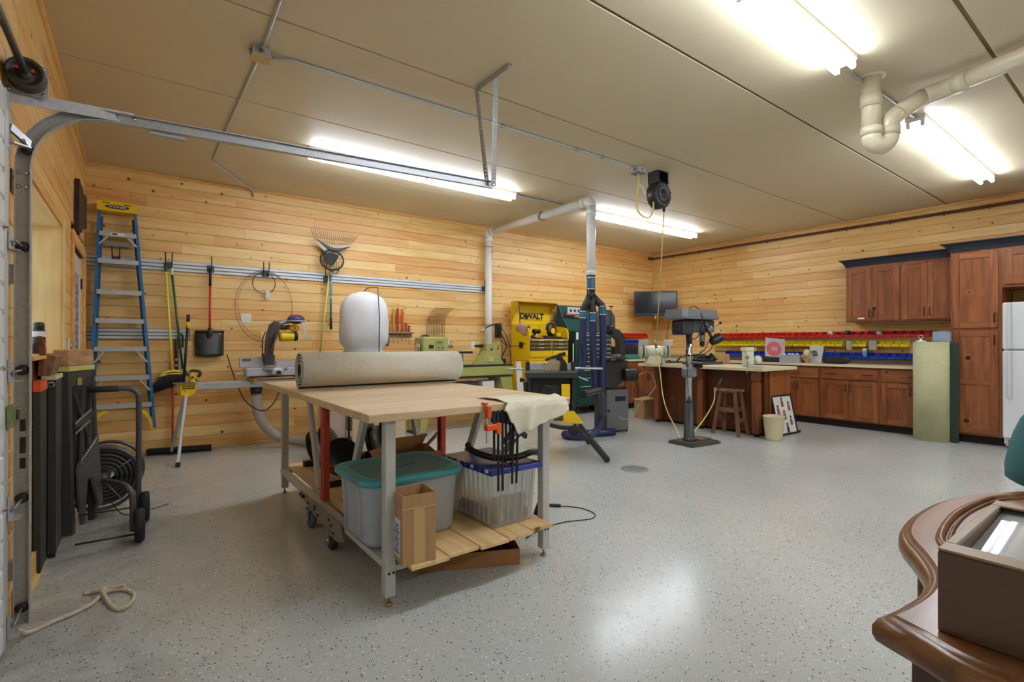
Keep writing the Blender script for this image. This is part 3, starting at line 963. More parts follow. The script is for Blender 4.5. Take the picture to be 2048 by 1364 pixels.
# ladder-type slots next to the track top
t = thing('strike_plate', 'brown strike plate on the wall behind the track bend', 'plate', (0.005, -3.6, 1.9))
MB().bx(0.0, 0.006, -3.72, -3.58, 1.85, 1.95, 0.002).build('plate', mat('5a3b22', 0.5), t)
for z in (1.875, 1.915):
    MB().bx(0.006, 0.012, -3.71, -3.59, z-0.006, z+0.006).build('bar', mat('c8a060', 0.5), t)
# ================================================================ slatwall rails on the back wall
ALU = mat('ccd1d6', 0.35, 0.55, var=0.06)
PALE = mat('d5dade', 0.4, 0.15, var=0.05)
def slat_rail(label, x0, x1, z0, z1):
    t = thing('slatwall_rail', label, 'wall rail', ((x0+x1)/2, 0, z0))
    n = 3
    h = (z1-z0)/n
    MB().bx(x0, x1, -0.006, -0.0005, z0, z1).build('backing', mat('7d848b', 0.5, 0.3), t)
    for k in range(n):
        MB().bx(x0, x1, -0.022, -0.006, z0+h*k+0.004, z0+h*(k+1)-0.004, 0.003).build('slat', PALE, t)
    MB().bx(x1, x1+0.006, -0.024, -0.0005, z0, z1, 0.001).build('end_cap', mat('2c2d2f', 0.5), t)
slat_rail('long grey slatted rail across the boarded wall, upper of two', 0.01, 4.85, 1.995, 2.11)
slat_rail('short grey slatted rail behind the blue ladder, lower of two', 0.01, 0.895, 1.245, 1.358)

def hook(label, x, z, double=True, L=0.10):
    t = thing('rail_hook', label, 'hook', (x, -0.02, z), 0, 'black rail hooks')
    MB().bx(x-0.035, x+0.035, -0.034, -0.0225, z-0.05, z+0.03, 0.004).build('plate', mat('4a4c50', 0.4), t)
    for s in ((-1, 1) if double else (0,)):
        MB().tube(bez([(x+s*0.028, -0.03, z-0.03), (x+s*0.028, -0.07, z-0.04), (x+s*0.028, -L, z-0.015), (x+s*0.03, -L-0.02, z+0.05), (x+s*0.032, -L-0.02, z+0.12)], 4), 0.006, 6).build('prong', BLACK, t)
hook('black double hook holding up the blue ladder step', 0.25, 2.08)
hook('black double hook over the yellow and green handles', 0.70, 2.065)
hook('black hook above the red shovel handle', 1.10, 2.06, False, 0.09)
hook('black double hook above the hanging wire loops', 1.67, 2.055, True, 0.07)
hook('black hook with a green plate behind the rake and net', 2.39, 2.04, True, 0.08)
hook('black hook at the far end of the long rail by the white duct', 4.83, 2.07, True, 0.09)

# ================================================================ blue stepladder hung on the wall
t = thing('stepladder', 'blue fibreglass stepladder with yellow cap hung flat on the boarded wall', 'ladder', (0.26, -0.12, 0.28))
BLUE = mat('2f6ea6', 0.4, var=0.06)
LALU = mat('c3c6c8', 0.4, 0.5, var=0.12, scale=50)
def lx(z, s):   # rail centre at height z
    q = (2.56-z)/(2.56-0.285)
    return (0.118 - 0.075*q) if s < 0 else (0.405 + 0.175*q)
for s in (-1, 1):
    p0, p1 = V(lx(0.285, s), -0.135, 0.285), V(lx(2.56, s), -0.135, 2.56)
    mb = MB()
    mb.beam(p0, p1, 0.026, 0.006, up=(0, -1, 0))
    o = V(s*0.012, 0, 0)
    mb.beam(p0+o+V(0, 0.03, 0), p1+o+V(0, 0.03, 0), 0.005, 0.065, up=(0, -1, 0))
    mb.build('rail', BLUE, t)
    MB().beam(p0+V(s*0.002, 0.0, 0.02), p0+V(s*0.002, 0, -0.008), 0.034, 0.05, up=(0, -1, 0)).build('foot', mat('d9c22a', 0.5), t)
    q0, q1 = V(lx(0.42, s)+s*-0.02, -0.075, 0.42), V(lx(2.50, s)-s*0.02, -0.06, 2.50)
    MB().beam(q0, q1, 0.022, 0.03, up=(0, -1, 0)).build('rear_rail', mat('2c6494', 0.45), t)
for z in (2.317, 2.039, 1.725, 1.431, 1.143, 0.845, 0.557):
    a, b = lx(z, -1)+0.008, lx(z, 1)-0.008
    mb = MB()
    mb.bx(a, b, -0.150, -0.085, z+0.018, z+0.021)
    mb.bx(a, b, -0.153, -0.150, z-0.024, z+0.021, 0.001)
    mb.bx(a, b, -0.150, -0.142, z-0.024, z-0.021)
    for k in range(4):
        mb.bx(a, b, -0.148+k*0.016, -0.142+k*0.016, z+0.021, z+0.0235)
    mb.build('step', LALU, t)
    for s in (-1, 1):
        MB().lathe([(0.006, 0), (0.005, 0.003)], (lx(z, s), -0.138, z), (0, -1, 0), 8).build('rivet', CHROME, t)
def ldr_brace(z, dz, dx):
    for s in (-1, 1):
        MB().beam((lx(z, s)-s*(dx+0.01), -0.14, z-0.02), (lx(z-dz, s)-s*0.01, -0.14, z-dz), 0.016, 0.004, up=(0, -1, 0)).build('brace', LALU, t)
ldr_brace(2.317, 0.11, 0.07); ldr_brace(1.143, 0.14, 0.08); ldr_brace(0.845, 0.14, 0.08)
MB().bx(lx(2.22, -1)+0.05, lx(2.22, 1)-0.05, -0.09, -0.085, 2.205, 2.25, 0.001).build('spreader', mat('8b8f92', 0.4, 0.6), t)
for s in (-1, 1):
    mb = MB()
    mb.grid(lambda u, v: (lx(0.53, s) - s*(0.105*(1-u)**1.6 + 0.008) , -0.148+0.006*v, 0.535 - 0.21*u + (0.045*(v-0.5))), 8, 1)
    f = [(lx(0.53, s)-s*0.125, 0.53), (lx(0.53, s)-s*0.08, 0.535), (lx(0.5, s)-s*0.035, 0.46), (lx(0.45, s)-s*0.012, 0.38), (lx(0.35, s)-s*0.012, 0.30), (lx(0.35, s)-s*0.0, 0.30), (lx(0.4, s)+s*0.0, 0.40), (lx(0.45, s)-s*0.01, 0.45)]
    mb = MB()
    outer = [(lx(0.53, s)-s*(0.115-0.11*math.sin(PI/2*k/8)), 0.515-0.205*(1-math.cos(PI/2*k/8))) for k in range(9)]
    inner = [(x - s*0.0 - s*0.028*math.sin(PI/2*k/8)*0 , z) for k, (x, z) in enumerate(outer)]
    low = [(lx(0.53, s)-s*(0.150-0.135*math.sin(PI/2*k/8)), 0.520-0.225*(1-math.cos(PI/2*k/8))-0.02) for k in range(8, -1, -1)]
    mb.prism(outer + low, (0, -0.150, 0), (1, 0, 0), (0, 0, 1), (0, 0.008, 0))
    mb.build('foot_brace', YEL, t)
mb = MB()
mb.prism([(0.098, 2.548), (0.424, 2.548), (0.422, 2.64), (0.400, 2.645), (0.26, 2.648), (0.12, 2.645), (0.100, 2.64)], (0, -0.165, 0), (1, 0, 0), (0, 0, 1), (0, 0.13, 0))
mb.build('top_cap', YEL, t)
mb = MB(); mb.lathe([(0.0, 0.0), (0.95, 0), (1, 0.001), (0.97, 0.002)], (0.262, -0.1655, 2.592), (0, -1, 0), 28)
o = MB().prism([(0.262+0.098*math.cos(2*PI*k/28), 2.592+0.021*math.sin(2*PI*k/28)) for k in range(28)], (0, -0.1665, 0), (1, 0, 0), (0, 0, 1), (0, 0.0012, 0)).build('badge', BLACK, t)
text('badge_lettering', 'WERNER', 0.036, (0.262, -0.1672, 2.592), (PI/2, 0, 0), WHITE, t, sx=1.0)
for x0, x1, z in ((0.14, 0.20, 2.628), (0.315, 0.375, 2.622)):
    MB().bx(x0, x1, -0.1662, -0.165, z-0.004, z+0.004).build('cap_slot', BLACK, t)
MB().bx(0.21, 0.325, -0.1542, -0.153, 2.303, 2.330).build('step_label', WHITE, t)
MB().bx(0.222, 0.262, -0.1546, -0.1542, 2.309, 2.324).build('label_print', BLACK, t)

# ================================================================ brooms and other long tools
t = thing('push_broom', 'yellow-handled angle broom with black bristles hanging on the upper rail', 'broom', (0.70, -0.09, 0.72))
MB().cyl((0.675, -0.085, 1.99), (0.735, -0.085, 0.90), 0.0125, n=10).build('handle', mat('e8dc52', 0.4), t)
MB().cyl((0.672, -0.085, 2.06), (0.676, -0.085, 1.98), 0.0135, n=10).build('grip', mat('2f5a36', 0.5), t)
mb = MB()
mb.tube(bez([(0.62, -0.09, 0.82), (0.66, -0.09, 0.88), (0.735, -0.09, 0.90), (0.80, -0.09, 0.89), (0.85, -0.09, 0.87)], 4), 0.014, 8)
mb.tube(bez([(0.62, -0.09, 0.82), (0.68, -0.09, 0.855), (0.76, -0.09, 0.865), (0.85, -0.09, 0.86)], 4), 0.012, 8)
mb.build('head', mat('e8dc52', 0.4), t)
mb = MB()
mb.prism([(0.62, 0.83), (0.70, 0.865), (0.85, 0.862), (0.845, 0.80), (0.72, 0.72), (0.52, 0.665), (0.55, 0.74)], (0, -0.125, 0), (1, 0, 0), (0, 0, 1), (0, 0.06, 0))
for k in range(26):
    a = V(0.62+0.22*k/25, -0.13+0.004*(k % 3), 0.84+0.02*math.sin(k/25*PI))
    b = V(0.515+0.33*k/25, -0.135+0.006*(k % 3), 0.655+0.14*(k/25)**1.3)
    mb.tube([a, b], [0.006, 0.004], 4)
o = mb.build('bristles', mat('23252b', 0.8, var=0.3, scale=200), t); o['kind'] = 'stuff'
t = thing('garden_broom', 'dark green handled broom with fanned green and white bristles', 'broom', (0.80, -0.06, 0.75))
MB().cyl((0.73, -0.06, 1.97), (0.83, -0.06, 0.92), 0.012, n=10).build('handle', mat('2d5e34', 0.4), t)
MB().cyl((0.728, -0.06, 2.04), (0.731, -0.06, 1.95), 0.0135, n=10).build('grip', mat('e2e2da', 0.5), t)
mb = MB()
for k in range(22):
    q = k/21
    mb.tube([(0.83+0.03*q, -0.075, 0.90), (0.86+0.14*q, -0.10, 0.84-0.10*q*q)], [0.005, 0.005], 4)
o = mb.build('bristles', mat('3f8a5e', 0.6, var=0.5, scale=300), t); o['kind'] = 'stuff'
t = thing('hand_broom', 'black pole with a yellow collar leaning by the saw stand', 'pole', (0.85, -0.10, 0.78))
MB().cyl((0.875, -0.10, 1.42), (0.835, -0.12, 0.74), 0.0135, n=10).build('handle', BLACK, t)
MB().cyl((0.879, -0.10, 1.52), (0.877, -0.10, 1.44), 0.017, n=10).build('grip', BLACK, t)
MB().cyl((0.877, -0.10, 1.44), (0.875, -0.10, 1.37), 0.016, n=10).build('collar', YEL, t)
t = thing('hanging_paddle', 'pale wooden paddle in a black strap hanging from the lower rail', 'paddle', (0.82, -0.05, 0.9))
MB().prism([(0.805, 1.16), (0.83, 1.16), (0.845, 1.10), (0.845, 0.90), (0.835, 0.86), (0.805, 0.86), (0.795, 0.90), (0.795, 1.08)], (0, -0.06, 0), (1, 0, 0), (0, 0, 1), (0, 0.03, 0)).build('blade', mat('d8cbb0', 0.5), t)
MB().tube(bez([(0.80, -0.045, 1.14), (0.79, -0.05, 1.25), (0.81, -0.05, 1.30), (0.83, -0.05, 1.28), (0.83, -0.05, 1.15)], 4), 0.010, 6).build('strap', BLACK, t)
t = thing('tool_strap', 'black buckled strap hanging beside the green broom handle', 'strap', (0.78, -0.04, 0.9))
MB().tube(bez([(0.765, -0.03, 1.24), (0.77, -0.035, 1.05), (0.775, -0.035, 0.93), (0.785, -0.035, 0.88)], 4), 0.011, 6).build('webbing', BLACK, t)
for z in (1.02, 0.96):
    MB().bx(0.758, 0.79, -0.052, -0.045, z-0.015, z+0.015, 0.003).build('buckle', STEEL, t)
t = thing('scoop_shovel', 'black plastic scoop shovel with a red handle on the back wall', 'shovel', (1.09, -0.08, 1.05))
MB().cyl((1.09, -0.07, 1.85), (1.085, -0.085, 1.26), 0.0125, n=10).build('handle', mat('c63a22', 0.4), t)
MB().cyl((1.092, -0.068, 2.055), (1.09, -0.07, 1.85), 0.015, n=10).build('grip', BLACK, t)
mb = MB()
mb.grid(lambda u, v: (0.945+0.285*u, -0.035-0.065*(1-(2*u-1)**4)*(0.35+0.65*(1-v)) , 1.06+0.275*v - 0.012*(1-(2*u-1)**2)*(1-v)), 12, 8, 0.006)
mb.build('scoop', mat('26282a', 0.35), t)
MB().cyl((1.085, -0.10, 1.37), (1.085, -0.105, 1.28), 0.022, n=12).build('socket', BLACK, t)
MB().cyl((0.945, -0.05, 1.335), (1.23, -0.05, 1.335), 0.012, n=8).build('rim', BLACK, t)
MB().bx(0.965, 1.0, -0.062, -0.060, 1.085, 1.12).build('sticker', mat('c9c9c4', 0.5), t)
t = thing('floor_squeegee', 'wide black floor squeegee with a red pole standing against the wall', 'squeegee', (0.8, -0.09, 0))
MB().cyl((0.745, -0.03, 1.15), (0.738, -0.06, 0.07), 0.012, n=10).build('pole', mat('c8452a', 0.45), t)
MB().box((0.80, -0.12, 0.05), (0.60, 0.05, 0.045), 0.008, Matrix.Rotation(-0.22, 3, 'Z')).build('head', mat('1d1d1d', 0.55), t)
MB().box((0.80, -0.115, 0.015), (0.60, 0.008, 0.03), 0.001, Matrix.Rotation(-0.22, 3, 'Z')).build('blade', RUBBER, t)

# wire loops on the rail hook
WIRE = mat('6a5f4e', 0.5, 0.4)
def ring(cx, cz, rx, rz, y=-0.04, n=40, ph=0.0):
    return [(cx+rx*math.cos(2*PI*k/n+ph), y+0.006*math.sin(4*PI*k/n), cz+rz*math.sin(2*PI*k/n+ph)) for k in range(n)]
t = thing('wire_hoop', 'large thin wire hoop hanging from the long rail', 'wire', (1.66, -0.03, 1.65))
MB().tube(ring(1.66, 1.645, 0.315, 0.43), 0.0028, 5, closed=True).build('wire', WIRE, t)
MB().tube(ring(1.675, 1.66, 0.30, 0.40, -0.035), 0.0022, 5, closed=True).build('wire', WIRE, t)
t = thing('wire_coil', 'small dark wire coil with a white tag hanging inside the hoop', 'wire', (1.65, -0.05, 1.92))
MB().tube(ring(1.65, 1.925, 0.125, 0.125, -0.055), 0.005, 6, closed=True).build('coil', mat('2e2a26', 0.5), t)
MB().bx(1.665, 1.715, -0.068, -0.060, 1.74, 1.84, 0.003).build('tag', mat('d9d9d4', 0.4), t)
def plate(name, label, c, w, h, axis='y', m=None, cat='wall plate', extra=None):
    t = thing(name, label, cat, c)
    x, y, z = c
    if axis == 'y':
        MB().bx(x-w/2, x+w/2, y-0.007, y-0.0002, z-h/2, z+h/2, 0.003).build('cover', m or mat('e8e6dc', 0.4), t)
    else:
        MB().bx(x+0.0002, x+0.007, y-w/2, y+w/2, z-h/2, z+h/2, 0.003).build('cover', m or mat('e8e6dc', 0.4), t)
    return t
plate('blank_plate', 'square white blank plate on the boards inside the hanging hoop', (1.465, 0, 1.495), 0.115, 0.115)
p_ = plate('wall_outlet', 'white double outlet on boards between lathe and white duct', (4.64, 0, 1.165), 0.075, 0.12)
for z in (1.14, 1.19):
    MB().bx(4.622, 4.658, -0.009, -0.007, z-0.016, z+0.016, 0.002).build('socket', mat('f4f2ea', 0.35), p_)
p_ = plate('wall_outlet', 'white outlet half hidden behind the lathe headstock', (4.19, 0, 1.185), 0.075, 0.12)
MB().bx(4.172, 4.208, -0.009, -0.007, 1.20, 1.23, 0.002).build('socket', mat('f4f2ea', 0.35), p_)
p_ = plate('light_switch', 'white double switch plate between the window and side door', (0.0, -1.50, 1.19), 0.12, 0.115, 'x')
for y in (-1.525, -1.475):
    MB().bx(0.007, 0.018, y-0.006, y+0.006, 1.18, 1.205, 0.001).build('toggle', mat('c9c2ae', 0.4), p_)
MB().bx(0.007, 0.01, -1.47, -1.435, 1.16, 1.2).build('plug_slot', BLACK, p_)

# carved wood ornament above the side door
mb = MB()
pts = [(-1.14, 2.14), (-1.12, 2.56), (-1.08, 2.60), (-0.95, 2.585), (-0.80, 2.60), (-0.62, 2.56), (-0.50, 2.60), (-0.36, 2.61), (-0.35, 2.50), (-0.38, 2.40), (-0.33, 2.31), (-0.45, 2.30), (-0.6, 2.26), (-0.75, 2.24), (-0.85, 2.18), (-1.0, 2.19), (-1.08, 2.12)]
mb.prism(pts, (0.0005, 0, 0), (0, 1, 0), (0, 0, 1), (0.035, 0, 0))
t = tag(mb.build('bark_slab', wood('dark_bark', '5a4030', '3f2c20', '241810', axis='z', along=4, across=22, rough=0.8)), 'rough dark bark slab fixed on the wall above the side door', 'wall decoration')

# ================================================================ rake, net, poles
t = thing('leaf_rake', 'pale fan leaf rake hung head-up on a yellow pole', 'rake', (2.4, -0.08, 1.1))
MB().cyl((2.42, -0.075, 2.14), (2.30, -0.05, 1.0), 0.0115, n=10).build('pole', mat('ddd384', 0.5), t)
for k in range(24):
    q = k/23 - 0.5
    a = V(2.44+0.10*q, -0.09, 2.34)
    b = V(2.455+0.46*q, -0.11, 2.50+0.03*(1-4*q*q)*-1)
    c = V(2.48+0.60*q, -0.10, 2.635-0.02*q - 0.05*(4*q*q)*0)
    d = c + V(0.012, -0.02, 0.012)
    MB().tube([a, b], 0.0052, 5).build('tine', mat('e3dfd0', 0.45), t)
    MB().tube([b, c, d], 0.0026, 4).build('tine_tip', mat('8d8578', 0.45), t)
mb = MB()
mb.grid(lambda u, v: (2.245+0.43*u, -0.115, 2.515-0.05*u - 0.11*math.sin(PI*u)**1.2 + (0.045*math.sin(PI*u)+0.006)*v), 14, 1, 0.008)
mb.build('spreader_bar', mat('4b5057', 0.45), t)
MB().prism([(2.32, 2.42), (2.55, 2.38), (2.49, 2.27), (2.42, 2.22), (2.38, 2.27)], (0, -0.085, 0), (1, 0, 0), (0, 0, 1), (0, 0.01, 0)).build('rake_head', mat('33363b', 0.45), t)
t = thing('landing_net', 'black hooped landing net with a teal pole hanging over the rake', 'net', (2.43, -0.14, 1.4))
MB().tube(ring(2.425, 2.265, 0.145, 0.125, -0.16), 0.010, 7, closed=True).build('hoop', BLACK, t)
mb = MB()
for k in range(12):
    a = 2*PI*k/12
    p = V(2.425+0.14*math.cos(a), -0.155, 2.265+0.12*math.sin(a))
    q = V(2.49+0.03*math.cos(a), -0.10, 2.12+0.03*math.sin(a))
    mb.tube([p, p.lerp(q, 0.5)+V(0, 0.035, 0.015), q], 0.0022, 4)
for s in (0.25, 0.5, 0.72, 0.9):
    mb.tube([V(2.425+0.14*math.cos(2*PI*k/16), -0.155, 2.265+0.12*math.sin(2*PI*k/16)).lerp(V(2.49+0.03*math.cos(2*PI*k/16), -0.10, 2.12+0.03*math.sin(2*PI*k/16)), s)+V(0, 0.06*s*(1-s), 0) for k in range(16)], 0.0022, 4, closed=True)
o = mb.build('netting', mat('3a3a36', 0.8), t); o['kind'] = 'stuff'
MB().prism([(2.33, 2.33), (2.40, 2.36), (2.52, 2.33), (2.46, 2.22), (2.425, 2.19), (2.38, 2.22)], (0, -0.14, 0), (1, 0, 0), (0, 0, 1), (0, 0.012, 0)).build('net_bag', mat('2a2a2c', 0.7), t)
for s in (-1, 1):
    MB().tube([(2.43, -0.10, 2.07), (2.43+s*0.05, -0.15, 2.145)], 0.007, 6).build('yoke', mat('c9cbc8', 0.4), t)
MB().cyl((2.432, -0.09, 2.09), (2.44, -0.06, 1.52), 0.0135, n=10).build('pole', mat('4f97a8', 0.4), t)
MB().cyl((2.44, -0.06, 1.52), (2.442, -0.06, 1.38), 0.016, n=10).build('grip', BLACK, t)
for z in (1.98, 1.78):
    MB().cyl((2.434, -0.085, z), (2.434, -0.085, z+0.02), 0.0155, n=10).build('ferrule', mat('dcd8bb', 0.5), t)

t = thing('bow_rake', 'rusty wire rake standing head-up on the boards behind the lathe', 'rake', (4.0, -0.05, 1.1))
for k in range(12):
    q = k/11
    x = 3.83+0.29*q
    MB().tube(bez([(x, -0.03, 1.28), (x, -0.035, 1.48), (x+0.02, -0.05, 1.60), (x+0.09, -0.09, 1.70), (x+0.12, -0.11, 1.72)], 4), 0.0035, 5).build('tine', mat('6b4a2c', 0.5, 0.4), t)
MB().beam((3.82, -0.03, 1.545), (4.14, -0.03, 1.53), 0.004, 0.006).build('cross_wire', mat('8a7a5a', 0.5, 0.4), t)
MB().cyl((3.98, -0.03, 1.30), (4.20, -0.03, 0.2), 0.012, n=8).build('handle', mat('b48a52', 0.5), t)

# ================================================================ screwdriver rack on the wall
t = thing('tool_rack', 'small wooden rack shelf of screwdrivers beside the white dust bag', 'rack', (3.38, 0, 1.34))
RK = wood('rack_wood', 'a88460', '947050', '7a5a3e', axis='x')
MB().bx(3.16, 3.60, -0.075, -0.001, 1.335, 1.36, 0.002).build('shelf', RK, t)
MB().bx(3.16, 3.60, -0.014, -0.001, 1.29, 1.335, 0.002).build('backboard', RK, t)
def driver(name, label, x, L, c, y=-0.045):
    t = thing(name, label, 'screwdriver', (x, y, 1.36), 0, 'screwdrivers in the wall rack')
    MB().lathe([(0.006, 0.0), (0.015, 0.01), (0.017, 0.05), (0.013, 0.07), (0.017, 0.09), (0.017, L-0.02), (0.012, L)], (x, y, 1.362), (0, 0, 1), 10).build('handle', c, t)
    MB().cyl((x, y, 1.361), (x, y, 1.18+0.02*((x*100) % 3)), 0.0045, n=6).build('shaft', STEEL, t)
driver('screwdriver', 'yellow-handled screwdriver, tall, first tall one in the wall rack', 3.31, 0.32, mat('c9952a', 0.35))
driver('screwdriver', 'dark red handled tall screwdriver in the wall rack', 3.37, 0.33, mat('b8351e', 0.3))
driver('screwdriver', 'orange-red handled tall screwdriver in the wall rack', 3.44, 0.325, mat('d4552a', 0.3))
driver('screwdriver', 'short amber screwdriver half behind the dust bag', 3.245, 0.15, mat('b5733a', 0.35))
driver('screwdriver', 'short reddish screwdriver at the free end of the wall rack', 3.50, 0.13, mat('a8523a', 0.35))
driver('screwdriver', 'short wooden handled awl at the rack end nearest the wire rake', 3.545, 0.09, mat('9a6a44', 0.4))
tag(MB().bx(3.20, 3.23, -0.06, -0.03, 1.16, 1.335, 0.004).build('file', mat('4a4d52', 0.4, 0.6)), 'dark flat file hanging under the screwdriver rack', 'file')

# ================================================================ folded sawhorses against the left wall
SH = mat('2b2c2c', 0.5, var=0.15, scale=30)
SH2 = mat('343636', 0.42, var=0.15, scale=30)
TOPY = mat('c9c46a', 0.55, var=0.15)
XS = Matrix(((1, 0.17, 0, 0.17*2.56), (0, 0.45, 0, -0.55*2.56), (0, 0, 1, 0), (0, 0, 0, 1)))
XZ = Matrix(((1, 0.19, -0.055, 0.475+0.055), (0, 0.36, 0, -1.62), (0, 0, 1, 0), (0, 0, 0, 1)))
t = thing('sawhorse', 'folded black plastic sawhorse with ribbed open side, nearest the hose reel', 'sawhorse', (0.07, -2.3, 0))
mb = MB(XS)
for x0, x1, b0, b1 in ((0.022, 0.052, 0.012, 0.055), (0.056, 0.088, 0.066, 0.11)):
    mb.prism([(x0, 1.03), (x1, 1.03), (b1, 0.015), (b0, 0.015)], (0, -2.56, 0), (1, 0, 0), (0, 0, 1), (0, 0.075, 0))
mb.build('front_leg', SH2, t)
mb = MB(XS)
mb.prism([(0.058, 1.02), (0.09, 1.02), (0.118, 0.20), (0.10, 0.02), (0.07, 0.02)], (0, -1.98, 0), (1, 0, 0), (0, 0, 1), (0, 0.07, 0))
mb.build('rear_leg', SH, t)
mb = MB(XS)
mb.bx(0.026, 0.089, -2.49, -1.97, 0.93, 1.03, 0.004)
mb.build('head_panel', SH2, t)
mb = MB(XS)
mb.prism([(-2.50, 0.93), (-1.97, 0.93), (-1.97, 0.10), (-2.10, 0.10), (-2.25, 0.33), (-2.40, 0.10), (-2.50, 0.08)], (0.04, 0, 0), (0, 1, 0), (0, 0, 1), (0.006, 0, 0))
mb.build('inner_web', mat('151515', 0.6), t)
mb = MB(XZ)
mb.prism([(-2.50, 0.42), (-2.42, 0.46), (-1.97, 0.60), (-1.97, 0.14), (-2.06, 0.12), (-2.20, 0.34), (-2.30, 0.32), (-2.42, 0.06), (-2.50, 0.06)], (0.088, 0, 0), (0, 1, 0), (0, 0, 1), (0.012, 0, 0))
mb.build('side_panel', mat('4c4c49', 0.5, var=0.2), t)
MB(XZ).bx(0.066, 0.078, -2.50, -1.97, 0.30, 0.99).build('side_web', mat('1a1a1a', 0.6), t)
for a, b in (((-2.46, 0.90), (-2.05, 0.50)), ((-2.40, 0.46), (-2.20, 0.90)), ((-2.20, 0.52), (-2.02, 0.90)), ((-2.48, 0.68), (-2.0, 0.74)), ((-2.33, 0.47), (-2.30, 0.70))):
    MB(XZ).beam((0.095, a[0], a[1]), (0.085, b[0], b[1]), 0.028, 0.012, up=(1, 0, 0)).build('rib', SH2, t)
for a, b in (((-2.49, 0.70), (-2.10, 0.77)), ((-2.49, 0.64), (-2.15, 0.70))):
    MB(XZ).beam((0.10, a[0], a[1]), (0.10, b[0], b[1]), 0.006, 0.014, up=(0, 0, 1)).build('support_arm', STEEL, t)
mb = MB(XZ)
for k in range(8):
    mb.tube(bez([(0.10, -2.44+0.05*k, 0.44+0.015*k), (0.108, -2.42+0.05*k, 0.47+0.015*k), (0.10, -2.40+0.05*k, 0.45+0.015*k)], 3), 0.006, 5)
o = mb.build('chain', STEEL, t); o['kind'] = 'stuff'
MB(XS).bx(0.018, 0.098, -2.575, -1.95, 1.03, 1.062, 0.003).build('top_strip', TOPY, t)
MB(XS).bx(0.090, 0.096, -2.36, -2.27, 0.935, 0.985, 0.003).build('badge', mat('b5a25a', 0.4, 0.4), t)
t = thing('sawhorse', 'folded black sawhorse with plain edge, second out from the wall corner side', 'sawhorse', (0.035, -2.8, 0))
mb = MB()
for x0, x1, b0, b1 in ((0.004, 0.030, 0.002, 0.028), (0.034, 0.066, 0.032, 0.068)):
    mb.prism([(x0, 1.0), (x1, 1.0), (b1, 0.03), (b0, 0.03)], (0, -2.90, 0), (1, 0, 0), (0, 0, 1), (0, 0.26, 0))
mb.build('leg_pair', SH2, t)
MB().bx(0.004, 0.068, -2.905, -2.60, 1.0, 1.025, 0.003).build('top_strip', mat('cfcba0', 0.55), t)
MB().tube(ring(0.045, 0.975, 0.014, 0.012, -2.908), 0.004, 6, closed=True).build('pull_ring', STEEL, t)
MB().lathe([(0.012, -0.012), (0.04, -0.012), (0.04, 0.012), (0.012, 0.012)], (0.05, -2.86, 0.04), (1, 0, 0), 14).build('foot', RUBBER, t)
t = thing('sawhorse', 'black sawhorse leg with an orange top tucked behind the door track', 'sawhorse', (0.02, -3.1, 0))
MB().bx(0.003, 0.034, -3.16, -2.95, 0.02, 0.955, 0.003).build('leg', SH, t)
MB().bx(0.002, 0.036, -3.165, -2.945, 0.955, 1.01, 0.003).build('top_cap', mat('d8501e', 0.5), t)
BEAM = wood('dark_beam', '9a7350', '7d5839', '5c3d26', axis='y', along=2, across=20, rough=0.6)
BEAM2 = wood('pale_beam', 'bf9870', 'a98058', '8d6644', axis='y', along=2, across=20, rough=0.6)
tag(MB(XS).bx(0.020, 0.092, -2.57, -1.96, 1.063, 1.165, 0.004).build('wood_block', BEAM2), 'long squared timber lying on the yellow top of the open-sided sawhorse', 'timber')
tag(MB().beam((0.030, -2.91, 1.085), (0.030, -2.62, 1.085), 0.055, 0.115, up=(0.25, 0, 1), b=0.004).build('wood_block', BEAM), 'short dark timber offcut tilted on the plain-edged sawhorse', 'timber')
mb = MB()
mb.prism([(-3.02, 1.03), (-2.95, 1.03), (-2.90, 1.10), (-2.90, 1.17), (-2.95, 1.21), (-3.05, 1.245), (-3.06, 1.235), (-2.985, 1.19), (-2.97, 1.14), (-3.0, 1.09)], (0.005, 0, 0), (0, 1, 0), (0, 0, 1), (0.022, 0, 0))
tag(mb.build('carved_stick', mat('6e3f26', 0.4, var=0.2)), 'curved brown carved stick standing up before the window', 'stick')
# bottle on the sill
t = thing('spray_can', 'dark and white spray can standing on the window sill', 'spray can', (-0.06, -2.42, 1.14))
c = (-0.06, -2.42, 1.1405)
MB().lathe([(0.028, 0), (0.031, 0.006), (0.031, 0.14), (0.027, 0.155)], c, (0, 0, 1), 20).build('body', mat('2e3138', 0.25, 0.3), t)
MB().lathe([(0.0315, 0.105), (0.0318, 0.107), (0.0318, 0.137), (0.0315, 0.139)], c, (0, 0, 1), 20).build('band', mat('e8ecf0', 0.3), t)
MB().lathe([(0.024, 0.155), (0.0265, 0.157), (0.0265, 0.185), (0.023, 0.195), (0.0, 0.197)], c, (0, 0, 1), 20).build('cap', mat('23262c', 0.3), t)
# pale board along the wall foot
tag(MB().prism([(0.002, 0.0), (0.03, 0.0), (0.03, 0.012), (0.018, 0.03), (0.018, 0.14), (0.002, 0.14)], (0, -3.66, 0), (1, 0, 0), (0, 0, 1), (0, 0.98, 0)).build('sill_board', wood('sill_pine', 'e9c887', 'dcb26c', 'c79850', axis='y', rough=0.5, knots=3)), 'pale pine board along the wall foot beside the door track', 'board')

